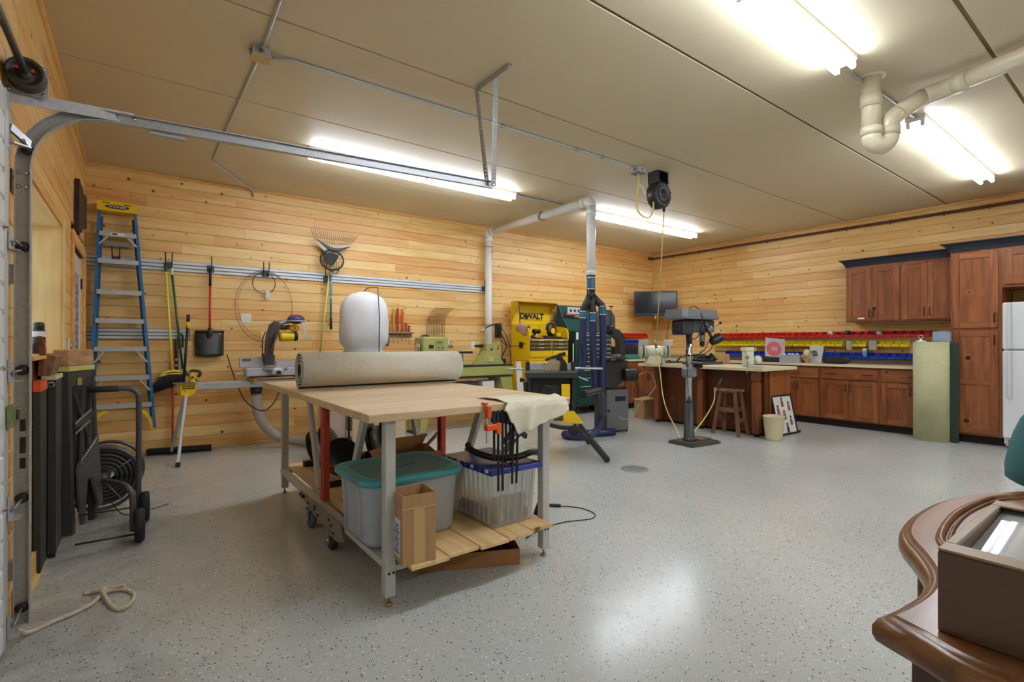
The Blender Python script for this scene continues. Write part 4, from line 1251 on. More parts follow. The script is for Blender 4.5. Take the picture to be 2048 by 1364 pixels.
# ================================================================ hose reel cart
t = thing('hose_reel_cart', 'grey tubular hose reel cart with coiled grey hose by the sawhorses', 'hose reel', (0.28, -2.6, 0))
TUBEM = mat('5c5e62', 0.35, 0.3, var=0.1)
MB().tube(bez([(0.44, -2.45, 0.06), (0.44, -2.45, 0.45), (0.44, -2.45, 0.80), (0.43, -2.45, 0.87), (0.39, -2.45, 0.90), (0.30, -2.45, 0.905), (0.17, -2.45, 0.905)], 6), 0.017, 10).build('handle_tube', TUBEM, t)
MB().tube(bez([(0.33, -2.45, 0.905), (0.17, -2.45, 0.905)], 2), 0.021, 10).build('foam_grip', mat('2e2f33', 0.8), t)
MB().tube(bez([(0.41, -2.84, 0.06), (0.412, -2.84, 0.20), (0.405, -2.84, 0.29), (0.37, -2.80, 0.335), (0.32, -2.62, 0.32), (0.25, -2.30, 0.275)], 6), 0.017, 10).build('front_tube', TUBEM, t)
MB().tube([(0.41, -2.84, 0.09), (0.44, -2.45, 0.09)], 0.010, 8).build('axle_bar', TUBEM, t)
for z, y in ((0.02, -2.82), (0.13, -2.6)):
    MB().tube([(0.42, y, z+0.01), (0.14, y+0.04, z)], 0.006, 6).build('floor_rod', mat('55504a', 0.5, 0.5), t)
for (x, y) in ((0.445, -2.88), (0.475, -2.47)):
    MB().lathe([(0.03, -0.026), (0.085, -0.026), (0.098, -0.018), (0.100, 0), (0.098, 0.018), (0.085, 0.026), (0.03, 0.026)], (x, y, 0.1005), (1, 0, 0), 28).build('wheel', RUBBER, t)
    MB().lathe([(0.008, -0.03), (0.05, -0.022), (0.05, 0.022), (0.008, 0.03)], (x, y, 0.1005), (1, 0, 0), 18).build('wheel_hub', DKGREY, t)
HC = V(0.235, -2.20, 0.268)
def yring(c, r, n=40):
    return [(c[0]+r*math.cos(2*PI*k/n), c[1], c[2]+r*math.sin(2*PI*k/n)) for k in range(n)]
HOSEG = mat('4a4b50', 0.4, var=0.15)
MB().tube(yring(HC, 0.212), 0.0125, 8, closed=True).build('flange_ring', TUBEM, t)
MB().tube(yring(HC+V(0.025, 0.27, 0.0), 0.21), 0.0125, 8, closed=True).build('flange_ring', TUBEM, t)
for k in range(4):
    a = 0.6 + PI/2*k
    for dy in (0, 0.27):
        MB().cyl(HC+V(0.03*math.cos(a), dy, 0.03*math.sin(a)), HC+V(0.212*math.cos(a), dy, 0.212*math.sin(a)), 0.004, n=6).build('spoke', STEEL, t)
MB().lathe([(0.0, -0.03), (0.04, -0.028), (0.046, -0.012), (0.046, 0.29), (0.0, 0.292)], HC, (0, 1, 0), 24).build('hub', TUBEM, t)
for j, rr in enumerate((0.078, 0.105, 0.132, 0.159, 0.186)):
    path = []
    for k in range(120):
        a = 2*PI*k/20
        path.append((HC.x+0.006+rr*math.cos(a), HC.y+0.022+0.225*k/119, HC.z+rr*math.sin(a)))
    MB().tube(path, 0.0135, 7).build('hose_coil', HOSEG, t)
tag(MB().tube(bez([(0.30, -2.62, 0.20), (0.36, -2.58, 0.10), (0.46, -2.3, 0.02), (0.62, -2.15, 0.008)], 5), 0.003, 5).build('loose_wire', BLACK), 'thin dark wire trailing from the hose reel onto the floor', 'wire')

# ================================================================ rope tied to the overhead door
path = bez([(0.055, -3.90, 0.06), (0.075, -3.83, 0.012), (0.15, -3.775, 0.011), (0.21, -3.74, 0.011), (0.265, -3.69, 0.011), (0.30, -3.61, 0.011), (0.335, -3.58, 0.012), (0.39, -3.61, 0.011), (0.425, -3.70, 0.011), (0.405, -3.80, 0.011), (0.365, -3.815, 0.011), (0.335, -3.74, 0.011), (0.30, -3.60, 0.026)], 10)
t = thing('door_rope', 'cream braided rope tied to the overhead door, curled on the floor', 'rope', (0.25, -3.7, 0))
ROPE = mat('e2d8c0', 0.8, var=0.25, scale=300)
mb = MB()
m = len(path)
for s in range(3):
    pts = []
    L = 0
    for i, p in enumerate(path):
        if i: L += (p-path[i-1]).length
        d = (path[min(i+1, m-1)] - path[max(i-1, 0)]).normalized()
        u, w, _ = frame_from(d)
        a = L*160 + s*2*PI/3
        pts.append(p + u*0.0045*math.cos(a) + w*0.0045*math.sin(a))
    mb.tube(pts, 0.0055, 6)
mb.build('strand', ROPE, t)
MB().tube(bez([(0.30, -3.60, 0.03), (0.26, -3.545, 0.012), (0.235, -3.54, 0.011), (0.30, -3.55, 0.011), (0.385, -3.60, 0.03)], 8), 0.0085, 8).build('loop_end', ROPE, t)
MB().sph((0.305, -3.60, 0.028), 0.016).build('knot', ROPE, t)
# ================================================================ big work table
t = thing('work_table', 'big butcher-block work table on grey steel legs in the middle of the shop', 'table', (1.84, -3.4, 0))
BUTCHER = wood('butcher_block', 'e3cba6', 'd6ba90', 'c4a276', axis='x', along=2.2, across=26, rough=0.42, strips=24)
LEG = mat('c4c4be', 0.42, 0.12, var=0.08, scale=30)
ZT = 0.893
MB().bx(1.245, 2.445, -4.555, -2.26, ZT-0.038, ZT, 0.003).build('tabletop', BUTCHER, t)
LEGS = [(1.365, -4.49), (2.29, -4.50), (1.385, -2.35), (2.30, -2.35)]
for x, y in LEGS:
    l = MB().bx(x-0.025, x+0.025, y-0.025, y+0.025, 0.045, ZT-0.038, 0.004).build('leg', LEG, t)
    mb = MB()
    mb.cyl((x, y, 0.012), (x, y, 0.05), 0.006, n=8)
    mb.lathe([(0.0, 0.0), (0.016, 0.0), (0.018, 0.006), (0.010, 0.014)], (x, y, 0.0005), (0, 0, 1), 12)
    mb.build('levelling_foot', mat('a78a58', 0.4, 0.6), l)
    if y < -4:
        for dx in (-0.008, 0.013):
            MB().lathe([(0.006, 0), (0.006, 0.003), (0.003, 0.005)], (x+dx, y-0.025, 0.155), (0, -1, 0), 10).build('bolt', BLACK, l)
for (x0, y0), (x1, y1), z in ((LEGS[0], LEGS[2], 0.19), (LEGS[1], LEGS[3], 0.19)):
    MB().bx(min(x0, x1)-0.022, max(x0, x1)+0.012, y0+0.026, y1-0.026, z-0.022, z+0.008, 0.003).build('side_rail', LEG, t)
for (x0, y0), (x1, y1) in ((LEGS[0], LEGS[1]), (LEGS[2], LEGS[3])):
    MB().bx(x0+0.026, x1-0.026, y0-0.015, y0+0.02, 0.155, 0.183, 0.003).build('end_rail', LEG, t)
# loose boards as lower shelf
SHELFW = wood('shelf_boards', 'ead2a4', 'dcbc86', 'c9a068', axis='y', along=1.6, across=18, rough=0.5, knots=3.0, tone=0.3)
xs = [1.405, 1.60, 1.775, 1.95, 2.115, 2.265]
for k in range(5):
    y0 = (-4.645, -4.625, -4.640, -4.632, -4.610)[k]
    b = 0.0035
    b_ = MB().bx(xs[k]+0.003, xs[k+1]-0.003, y0, -2.30, 0.199, 0.218, 0.002).build('shelf_board', SHELFW, t)
    mb = MB()
    mb.prism([(0.0, 0.200), (0.006, 0.200), (0.010, 0.207), (0.006, 0.214), (0, 0.214)], (xs[k+1]-0.0045, y0+0.004, 0), (1, 0, 0), (0, 0, 1), (0, 2.2, 0))
    mb.build('tongue', mat('b07a40', 0.6), b_)
# splayed inner legs
for x, pts in ((1.425, ((-2.90, 0.855, -3.17, 0.22), (-4.05, 0.855, -3.72, 0.22))), (2.20, ((-2.90, 0.855, -3.17, 0.22), (-4.02, 0.855, -3.70, 0.22)))):
    for y0, z0, y1, z1 in pts:
        MB().beam((x, y0, z0), (x, y1, z1), 0.03, 0.052, up=(0, 1, 0), b=0.003).build('splayed_leg', LEG, t)
# red lifting posts with cross arm
REDP = mat('b5402a', 0.4, 0.1, var=0.12)
for x, y in ((1.375, -3.47), (2.235, -3.40)):
    mb = MB()
    mb.bx(x-0.02, x+0.02, y-0.032, y-0.008, 0.225, 0.83, 0.003)
    mb.bx(x-0.02, x+0.02, y+0.008, y+0.032, 0.225, 0.83, 0.003)
    mb.bx(x+0.004, x+0.016, y-0.01, y+0.01, 0.225, 0.83)
    mb.build('lift_post', REDP, t)
MB().bx(1.40, 2.22, -3.46, -3.42, 0.385, 0.425, 0.003).build('lift_arm', mat('8c3a22', 0.45), t)
for x, y in ((1.35, -3.52), (1.40, -3.42)):
    MB().lathe([(0.006, 0), (0.014, 0.01), (0.016, 0.06), (0.010, 0.09)], (x, y, 0.715), (0, 0, 1), 10).build('release_knob', ORANGE, t)
    MB().cyl((x, y, 0.80), (x, y, 0.85), 0.006, n=8).build('release_rod', CHROME, t)
# mobile base
MBG = mat('9c968a', 0.45, 0.5, var=0.2, scale=40)
mb = MB()
mb.prism([(-3.98, 0.135), (-3.92, 0.215), (-3.10, 0.215), (-3.06, 0.175), (-3.40, 0.125), (-3.62, 0.125), (-3.66, 0.10), (-3.86, 0.10)], (1.325, 0, 0), (0, 1, 0), (0, 0, 1), (0.006, 0, 0))
mb.build('base_plate', MBG, t)
for y, z in ((-3.2, 0.19), (-3.28, 0.17), (-3.42, 0.165), (-3.44, 0.19), (-3.50, 0.15), (-3.72, 0.185), (-3.76, 0.16), (-3.8, 0.13)):
    MB().cyl((1.318, y, z), (1.326, y, z), 0.008, n=8).build('bolt', BLACK, t)
for y, r, c in ((-3.26, 0.055, '5d6468'), (-3.70, 0.058, '2d2d2b')):
    w = MB().lathe([(0.015, -0.018), (r-0.006, -0.018), (r, -0.008), (r, 0.008), (r-0.006, 0.018), (0.015, 0.018)], (1.35, y, r+0.0005), (1, 0, 0.0), 22).build('caster', mat(c, 0.5), t)
    mb = MB()
    mb.bx(1.322, 1.328, y-0.025, y+0.025, r*0.8, 0.128); mb.bx(1.372, 1.378, y-0.025, y+0.025, r*0.8, 0.128); mb.bx(1.32, 1.38, y-0.045, y+0.045, 0.122, 0.128)
    mb.build('fork', STEEL, w)
    MB().cyl((1.318, y, r), (1.382, y, r), 0.008, n=8).build('axle', CHROME, w)
MB().bx(1.31, 1.33, -3.18, -3.10, 0.175, 0.195, 0.003).build('pedal', BLACK, t)

# ---------------- rolled rug on top
def spiral_roll(mb_out, mb_edge, c, ax, L, R, up):
    pass
RUGO = None
def rug_mat(name, c1, c2, c3, ax):
    m, tt, bs = nt(name)
    g = N(tt, 'ShaderNodeNewGeometry')
    ch = N(tt, 'ShaderNodeTexVoronoi'); ch.inputs['Scale'].default_value = 140
    tt.links.new(g.outputs['Position'], ch.inputs['Vector'])
    n = N(tt, 'ShaderNodeTexNoise'); n.inputs['Scale'].default_value = 4; n.inputs['Detail'].default_value = 6
    tt.links.new(g.outputs['Position'], n.inputs['Vector'])
    col = ramp(tt, ch.outputs['Distance'], [(0.1, c1), (0.6, c2)])
    col = mixc(tt, ramp(tt, n.outputs[0], [(0.45, 0.0), (0.75, 0.5)]), col, lin(c3))
    tt.links.new(col, bs.inputs['Base Color'])
    bs.inputs['Roughness'].default_value = 0.95
    bump(tt, bs, ch.outputs['Distance'], 0.5, 0.003)
    return m
RUGO = rug_mat('rug_backing', 'e8e3d4', 'cfcaba', 'bdb59c', 'x')
RUGG = mat('2e4236', 0.95, var=0.3, scale=120)
def roll(center, axis, u, w, L, R, turns, name, label, cat, su=1.0, sw=1.0):
    """spiral strip: outside = backing colour, inside = pile colour, both real thickness"""
    t = thing(name, label, cat, center)
    axis, u, w = V(axis), V(u), V(w)
    th = R*0.66/turns
    n = 26*turns
    def P(a, off, s):
        r = R - (th)*a/(2*PI) - off
        return V(center) + u*(r*math.cos(a)*su) + w*(r*math.sin(a)*sw) + axis*s
    k0 = th*0.55
    mb = MB()
    def sheet(off0, off1, inset):
        vs, fs = [], []
        for i in range(n+1):
            a = 2*PI*turns*i/n - PI/2
            vs += [P(a+PI/2 - PI/2, off0, -L/2+inset), P(a, off0, L/2-inset), P(a, off1, L/2-inset), P(a, off1, -L/2+inset)]
        for i in range(n):
            q, p = 4*i, 4*(i+1)
            for j in range(4):
                fs.append((q+j, q+(j+1) % 4, p+(j+1) % 4, p+j))
        fs.append((0, 3, 2, 1)); fs.append((4*n, 4*n+1, 4*n+2, 4*n+3))
        return MB().add(vs, fs, [True]*(len(fs)-2)+[False]*2)
    sheet(0.0, th*0.40, 0.0).build('rug_backing', RUGO, t)
    sheet(th*0.40, th*0.90, 0.002).build('rug_pile', RUGG, t)
    return t
roll((1.91, -3.13, ZT+0.128), (1, 0, 0), (0, 1, 0), (0, 0, 1), 1.21, 0.126, 4, 'rolled_rug', 'beige-backed green rug rolled up on top of the work table', 'rug')

# ---------------- cloth over the front edge, clamps below it
CLOTH = mat('e4dfc9', 0.9, var=0.10, scale=25, bmp=0.3)
HEM = [0.86, 0.79, 0.725, 0.742, 0.735, 0.748, 0.765, 0.785, 0.80, 0.825]
def cloth_pt(u, v):
    """u across 0..1, v along: 0 back edge on the table, 1 hanging hem"""
    f = u*(len(HEM)-1); i = min(int(f), len(HEM)-2); q = f-i
    q = q*q*(3-2*q)
    hz = HEM[i]*(1-q)+HEM[i+1]*q
    back = -4.31 - 0.07*u + 0.05*math.sin(5*u+0.5)
    front = -4.570
    run = back - front
    drop = ZT - hz
    s = v*(run+drop)
    fold = 0.5+0.5*math.sin(15*u+1.5*math.sin(4*u)+0.8*v)
    fine = 0.5+0.5*math.sin(37*u-6*v+2*math.sin(7*v))
    if s < run:
        k = s/run
        x = 1.975 + (2.405-1.975)*u + 0.02*math.sin(3*k+2*u)
        z = ZT + 0.004 + (0.012*fold**2 + 0.004*fine)*math.sin(PI*min(1, k*1.15))*0.9
        return (x, back - s, z)
    k = (s-run)/max(drop, 1e-6)
    w = min(1.0, (s-run)/0.03)
    x = 1.975 + (2.405-1.975)*u + 0.02*math.sin(3+2*u)*(1-k) - 0.045*k + 0.016*k*math.sin(8*u)
    y = front - 0.008*w - (0.026*fold + 0.007*fine)*w*(0.45+0.55*k) - 0.01
    return (x, y, ZT + 0.004 - (s-run))
tag(MB().grid(cloth_pt, 60, 40, 0.0025).build('rag', CLOTH), 'crumpled cream cloth draped over the front edge of the work table', 'cloth')
PADS = mat('232838', 0.6)
def bar_clamp(x, ztop, zbot, tilt, label, chrome=False, head=None):
    t = thing('bar_clamp', label, 'clamp', (x, -4.57, ztop), 0, 'bar clamps hanging under the cloth')
    m = CHROME if chrome else mat('17171a', 0.4, 0.4)
    MB().beam((x, -4.572, ztop), (x+tilt, -4.575, zbot), 0.011, 0.006, up=(0, 1, 0)).build('bar', m, t)
    mb = MB()
    if head:
        mb.bx(x-0.012, x+0.012, -4.60, -4.566, ztop-0.05, ztop+0.01, 0.003)
        mb.bx(x-0.010, x+0.010, -4.572, -4.53, ZT+0.001, ZT+0.012, 0.002)
    else:
        mb.bx(x-0.010, x+0.010, -4.576, -4.557, ztop-0.06, ztop-0.007, 0.003)
    mb.build('jaw', head or PADS, t)
    if head:
        mb = MB()
        mb.bx(x-0.015, x+0.06, -4.598, -4.562, ztop-0.115, ztop-0.085, 0.004)
        mb.bx(x+0.045, x+0.075, -4.60, -4.56, ztop-0.135, ztop-0.08, 0.004)
        mb.build('handle', head, t)
    return t
ORC = mat('e0561f', 0.4)
bar_clamp(1.855, 0.88, 0.70, 0.0, 'orange bar clamp gripping the table edge, nearest free end of cloth', True, ORC)
for x, zb, tl, la in ((1.898, 0.604, 0.0, 'short black bar clamp beside the orange one'), (1.924, 0.446, 0.0, 'long black bar clamp, first of the two longest'), (1.951, 0.445, 0.0, 'long black bar clamp, second of the two longest'),
                      (1.972, 0.604, 0.0, 'short black bar clamp just past the longest pair'), (2.001, 0.605, 0.0, 'short black bar clamp between the longest and slanting pairs'), (2.022, 0.469, -0.010, 'slanting black bar clamp, first of the slanting pair'), (2.053, 0.469, -0.013, 'slanting black bar clamp furthest under the cloth')):
    bar_clamp(x, 0.86, zb, tl, la)
tag(MB().beam((2.06, -4.56, 0.75), (2.20, -4.45, 0.68), 0.02, 0.03, b=0.003).build('clamp_pad', PADS), 'dark clamp handle poking out behind the cloth', 'clamp')

# ---------------- totes, boxes and wheels on the shelf
SZ = 0.2185
def clear(name, c, a, rough=0.25):
    m, tt, bs = nt(name)
    bs.inputs['Base Color'].default_value = lin(c)
    bs.inputs['Roughness'].default_value = rough
    bs.inputs['Alpha'].default_value = a
    return m
def rrect(hx, hy, r, n=5):
    out = []
    for cx, cy, a0 in ((hx-r, hy-r, 0), (-hx+r, hy-r, PI/2), (-hx+r, -hy+r, PI), (hx-r, -hy+r, 1.5*PI)):
        for k in range(n+1):
            a = a0 + PI/2*k/n
            out.append((cx+r*math.cos(a), cy+r*math.sin(a)))
    return out
def shell(levels, close_bottom=True, close_top=False, flute=0.0, smooth=True):
    """levels = [(hx, hy, r, z)], optional vertical flutes"""
    mb = MB()
    vs, fs = [], []
    n = None
    for hx, hy, r, z in levels:
        P = rrect(hx, hy, r)
        n = len(P)
        vs += [(x, y, z) for x, y in P]
    for i in range(len(levels)-1):
        for k in range(n):
            l = (k+1) % n
            fs.append((i*n+k, i*n+l, (i+1)*n+l, (i+1)*n+k))
    sm = [smooth]*len(fs)
    if close_bottom:
        fs.append(tuple(range(n))[::-1]); sm.append(False)
    if close_top:
        o = (len(levels)-1)*n
        fs.append(tuple(o+k for k in range(n))); sm.append(False)
    return mb.add(vs, fs, sm)
t = thing('storage_tote', 'grey translucent tote with teal lid on the table shelf behind the tall carton', 'storage tote', (1.565, -4.155, SZ), 0.03)
CLR1 = clear('translucent_grey_plastic', 'b9bec4', 0.82, 0.35)
TEAL = mat('43a0a4', 0.35, var=0.06)
TEALF = mat('55807f', 0.4, var=0.2, scale=9)
shell([(0.235, 0.195, 0.07, 0.001), (0.245, 0.205, 0.08, 0.02), (0.262, 0.222, 0.09, 0.29), (0.266, 0.226, 0.09, 0.31)]).build('tub', CLR1, t, local=True)
shell([(0.282, 0.245, 0.10, 0.300), (0.290, 0.252, 0.105, 0.306), (0.290, 0.252, 0.105, 0.326), (0.280, 0.243, 0.10, 0.336), (0.245, 0.208, 0.09, 0.336), (0.235, 0.198, 0.085, 0.328)], close_top=True).build('lid', TEAL, t, local=True)
shell([(0.225, 0.188, 0.08, 0.3285), (0.222, 0.185, 0.08, 0.331)], close_top=True).build('lid_panel', TEALF, t, local=True)
MB().box((-0.283, -0.10, 0.318), (0.022, 0.13, 0.030), 0.006).build('latch', mat('6f7c84', 0.4), t, local=True)
MB().box((0.283, 0.0, 0.318), (0.022, 0.13, 0.030), 0.006).build('latch', mat('6f7c84', 0.4), t, local=True)
for s in (-1, 1):
    for sy in (-1, 1):
        MB().cyl((s*0.247, sy*0.10, 0.03), (s*0.262, sy*0.10, 0.29), 0.012, n=8).build('corner_flute', CLR1, t, local=True)
MB().box((0.02, -0.02, 0.332), (0.15, 0.006, 0.003), 0.001, Matrix.Rotation(0.2, 3, 'Z')).build('lid_mark', mat('2f4a4a', 0.6), t, local=True)

t = thing('crate_tote', 'clear ribbed tote with blue folding lid on the table shelf under the clamps', 'storage tote', (2.085, -4.27, SZ), 0.02)
CLR2 = clear('clear_plastic', 'd5d8d8', 0.42, 0.18)
BLUL = mat('2b3f9c', 0.35, var=0.1)
shell([(0.135, 0.215, 0.03, 0.001), (0.14, 0.22, 0.03, 0.015), (0.155, 0.238, 0.03, 0.285), (0.162, 0.245, 0.03, 0.29), (0.162, 0.245, 0.03, 0.305)]).build('tub', CLR2, t, local=True)
mb = MB()
for k in range(9):
    y = -0.19+0.38*k/8
    for s in (-1, 1):
        mb.beam((s*0.141, y*0.95, 0.02), (s*0.157, y, 0.285), 0.006, 0.008)
for k in range(5):
    x = -0.10+0.2*k/4
    mb.beam((x*0.95, -0.222, 0.02), (x, -0.24, 0.285), 0.004, 0.006, up=(0, 1, 0))
mb.build('rib', CLR2, t, local=True)
for s in (-1, 1):
    mb = MB()
    mb.box((s*0.088, 0, 0.317), (0.172, 0.505, 0.006), 0.002)
    mb.box((s*0.172, 0, 0.305), (0.006, 0.505, 0.028), 0.002)
    mb.box((s*0.088, -0.250, 0.306), (0.172, 0.006, 0.026), 0.002)
    mb.build('lid_flap', clear('blue_translucent_lid', '2a3c98', 0.92, 0.25), t, local=True)
for k in range(7):
    MB().box((-0.1775, -0.21+0.07*k, 0.312), (0.008, 0.028, 0.018), 0.003).build('lid_tooth', BLUL if k % 2 else mat('cfd2dc', 0.3), t, local=True)
for k in range(6):
    MB().cyl((0.006, -0.23+0.092*k, 0.322), (0.006, -0.17+0.092*k, 0.322), 0.006, n=8).build('lid_hinge', BLUL, t, local=True)
def jar(label, p0, p1, r, c):
    p0, p1 = V(p0), V(p1)
    t = thing('spindle', label, 'roll', p0, 0, 'rolls inside the clear tote')
    d = (p1-p0)
    MB().cyl(p0, p1, r, n=14).build('roll', c, t)
    MB().cyl(p0+d*0.08, p0+d*0.22, r*1.06, n=14).build('band', mat('d9c79a', 0.5), t)
jar('dark roll with a pale band at the bottom front of the clear tote', (1.985, -4.445, 0.262), (2.19, -4.45, 0.262), 0.032, mat('6d6658', 0.6))
jar('pale roll lying higher inside the clear tote', (2.02, -4.40, 0.318), (2.215, -4.41, 0.322), 0.034, mat('b7ac8e', 0.6))
jar('dark brown roll at the side of the clear tote', (1.985, -4.36, 0.262), (1.985, -4.12, 0.262), 0.03, mat('4d3a2a', 0.6))

CARD = wood('cardboard', 'b58d62', 'ad855a', 'a27b52', axis='z', along=2, across=60, rough=0.8, rnd=0.2)
CARDI = mat('8f6c48', 0.85)
def carton(t, hx, hy, h, th=0.004, m=CARD, bottom=True):
    mb = MB()
    for s in (-1, 1):
        mb.box((s*(hx-th/2), 0, h/2), (th, 2*hy, h), 0.0008)
        mb.box((0, s*(hy-th/2), h/2), (2*hx-2*th, th, h), 0.0008)
    mb.box((0, 0, th/2), (2*hx-2*th, 2*hy-2*th, th))
    return mb.build('walls', m, t, local=True)
t = thing('cardboard_box', 'tall open cardboard carton with a taped seam at front of the table shelf', 'box', (1.462, -4.545, SZ), -0.10)
carton(t, 0.079, 0.082, 0.31)
MB().box((0.0, -0.0826, 0.125), (0.052, 0.0012, 0.25)).build('tape', mat('c2a26a', 0.45), t, local=True)
MB().box((-0.0797, -0.01, 0.11), (0.0012, 0.085, 0.17)).build('shipping_label', mat('d8d8e0', 0.5), t, local=True)
for k in range(9):
    MB().box((-0.0806, -0.01, 0.045+0.015*k), (0.0006, 0.06-0.012*(k % 3), 0.005 if k % 2 else 0.009)).build('label_print', mat('50506a', 0.6), t, local=True)
MB().box((0.0, -0.0828, 0.249), (0.158, 0.002, 0.004), 0.0008).build('flap_crease', mat('c7a277', 0.8), t, local=True)
MB().box((0.081, -0.03, 0.27), (0.004, 0.07, 0.08), 0.001, Matrix.Rotation(0.12, 3, 'X')).build('torn_edge', mat('cbb08a', 0.85), t, local=True)
t = thing('cardboard_box', 'open carton with raised flaps at the back of the table shelf', 'box', (2.00, -3.35, SZ), -0.25)
carton(t, 0.16, 0.15, 0.23)
for c, s, R in (((-0.06, -0.13, 0.29), (0.30, 0.004, 0.16), (0.7, 0.0, 0.28)), ((0.15, -0.04, 0.285), (0.004, 0.26, 0.13), (0, 0.75, -0.3)), ((-0.19, 0.0, 0.22), (0.15, 0.28, 0.004), (0, -0.2, 0.0))):
    MB().box(c, s, 0.001, Euler(R).to_matrix()).build('flap', CARD, t, local=True)
t = thing('tray_box', 'low brown cardboard tray box on the floor under the work table', 'box', (1.92, -4.27, 0.0005), -0.43)
carton(t, 0.275, 0.14, 0.085, 0.004, mat('a0713f', 0.8))
MB().box((0, 0, 0.010), (0.53, 0.26, 0.006)).build('dark_liner', mat('1c1a18', 0.8), t, local=True)

# black spool wheels
SPB = mat('121213', 0.28)
def spool(label, c, ax, r, w, rim2=True, core='c9ced2'):
    t = thing('spool', label, 'spool', c, 0, 'black spools under the table')
    ax = V(ax).normalized()
    MB().lathe([(0.02, -w), (r*0.55, -w*0.95), (r*0.93, -w*0.8), (r, -w*0.7), (r, -w*0.55), (r*0.9, -w*0.5), (0.05, -w*0.45)], c, ax, 30).build('flange', SPB, t)
    MB().lathe([(0.05, w*0.45), (r*0.9, w*0.5), (r, w*0.55), (r, w*0.7), (r*0.93, w*0.8), (r*0.55, w*0.95), (0.02, w)], c, ax, 30).build('flange', SPB, t)
    MB().lathe([(r*0.72, -w*0.47), (r*0.72, w*0.47)], c, ax, 26).build('winding', mat(core, 0.3, 0.4), t)
    return t
spool('black spool with grey winding lying tilted at far end of the shelf', (1.62, -2.62, SZ+0.165), (0.75, -0.6, 0.45), 0.165, 0.085)
spool('smaller glossy black spool leaning in front of the tilted one', (1.64, -2.95, SZ+0.15), (-0.3, -0.75, 0.45), 0.13, 0.06)
spool('black spool with a pale core behind the front table leg', (2.03, -2.72, SZ+0.20), (0.75, -0.55, 0.2), 0.16, 0.09)
t = thing('elbow_fitting', 'small black elbow fitting beside the spools on the shelf', 'fitting', (1.80, -2.9, SZ))
MB().tube(bez([(1.78, -2.93, SZ+0.045), (1.79, -2.93, SZ+0.10), (1.80, -2.98, SZ+0.135), (1.81, -3.03, SZ+0.14)], 5), 0.036, 14).build('elbow', SPB, t)
MB().lathe([(0.028, 0), (0.043, 0), (0.043, 0.03), (0.028, 0.03)], (1.81, -3.06, SZ+0.14), (0.1, 1, 0), 18).build('collar', SPB, t)
MB().bx(1.50, 2.2, -2.50, -2.44, SZ+0.0005, SZ+0.045, 0.002).build('x', BLACK).name = 'steel_bar'
tag(bpy.data.objects['steel_bar'], 'black steel bar across the back of the table shelf', 'bar')
MB().bx(1.45, 2.2, -3.20, -3.16, SZ+0.0005, SZ+0.035, 0.002).build('x', BLACK).name = 'flat_bar'
tag(bpy.data.objects['flat_bar'], 'black flat bar lying across the shelf behind the teal tote', 'bar')
# coiled black cable hanging on the far side
t = thing('coiled_cable', 'black coiled cable hanging beside the red post at the far table end', 'cable', (2.27, -2.75, 0.6))
for k in range(5):
    MB().tube([(2.26+0.018*k, -2.75+0.08*math.cos(a), 0.70+0.12*math.sin(a)) for a in [2*PI*q/24 for q in range(24)]], 0.009, 6, closed=True).build('coil', BLACK, t)
MB().bx(2.30, 2.33, -2.76, -2.74, 0.81, 0.853).build('hook', BLACK, t)

# black vacuum hose around the front leg
hose('vacuum_hose', 'thick black vacuum hose curling round the front table leg', [(2.02, -4.12, 0.60), (1.99, -4.22, 0.585), (2.03, -4.36, 0.567), (2.14, -4.435, 0.567), (2.28, -4.42, 0.575), (2.39, -4.36, 0.53), (2.445, -4.33, 0.43), (2.43, -4.34, 0.30), (2.39, -4.33, 0.20), (2.37, -4.30, 0.08)], 0.018, mat('17120f', 0.35))
t = thing('plug_cable', 'black power cable with a plug lying on the floor beside the table', 'cord', (2.9, -4.1, 0))
MB().tube(bez([(2.36, -4.25, 0.004), (2.55, -4.19, 0.004), (2.74, -4.19, 0.004), (2.93, -4.25, 0.004), (3.02, -4.19, 0.004), (3.03, -4.06, 0.004), (2.98, -3.97, 0.004), (2.92, -3.93, 0.008)], 8), 0.0035, 6).build('cord', BLACK, t)
MB().beam((2.93, -3.94, 0.012), (2.87, -3.88, 0.012), 0.022, 0.02, b=0.004).build('plug', BLACK, t)
for o in (-0.006, 0.006):
    MB().beam((2.87+o, -3.88+o, 0.012), (2.855+o, -3.865+o, 0.012), 0.002, 0.006).build('prong', STEEL, t)
# round floor drain
t = thing('floor_drain', 'round metal drain cover set in the speckled floor', 'drain', (4.25, -3.53, 0))
MB().lathe([(0.0, 0.0005), (0.125, 0.0005), (0.13, 0.002), (0.125, 0.004), (0.0, 0.004)], (4.25, -3.53, 0), (0, 0, 1), 32).build('cover', mat('8d8f90', 0.5, 0.5), t)
for k in range(-3, 4):
    L = math.sqrt(0.11**2-(0.03*k)**2)
    MB().bx(4.25-L, 4.25+L, -3.53+0.03*k-0.005, -3.53+0.03*k+0.005, 0.004, 0.0045).build('slot', mat('55585a', 0.7), t)
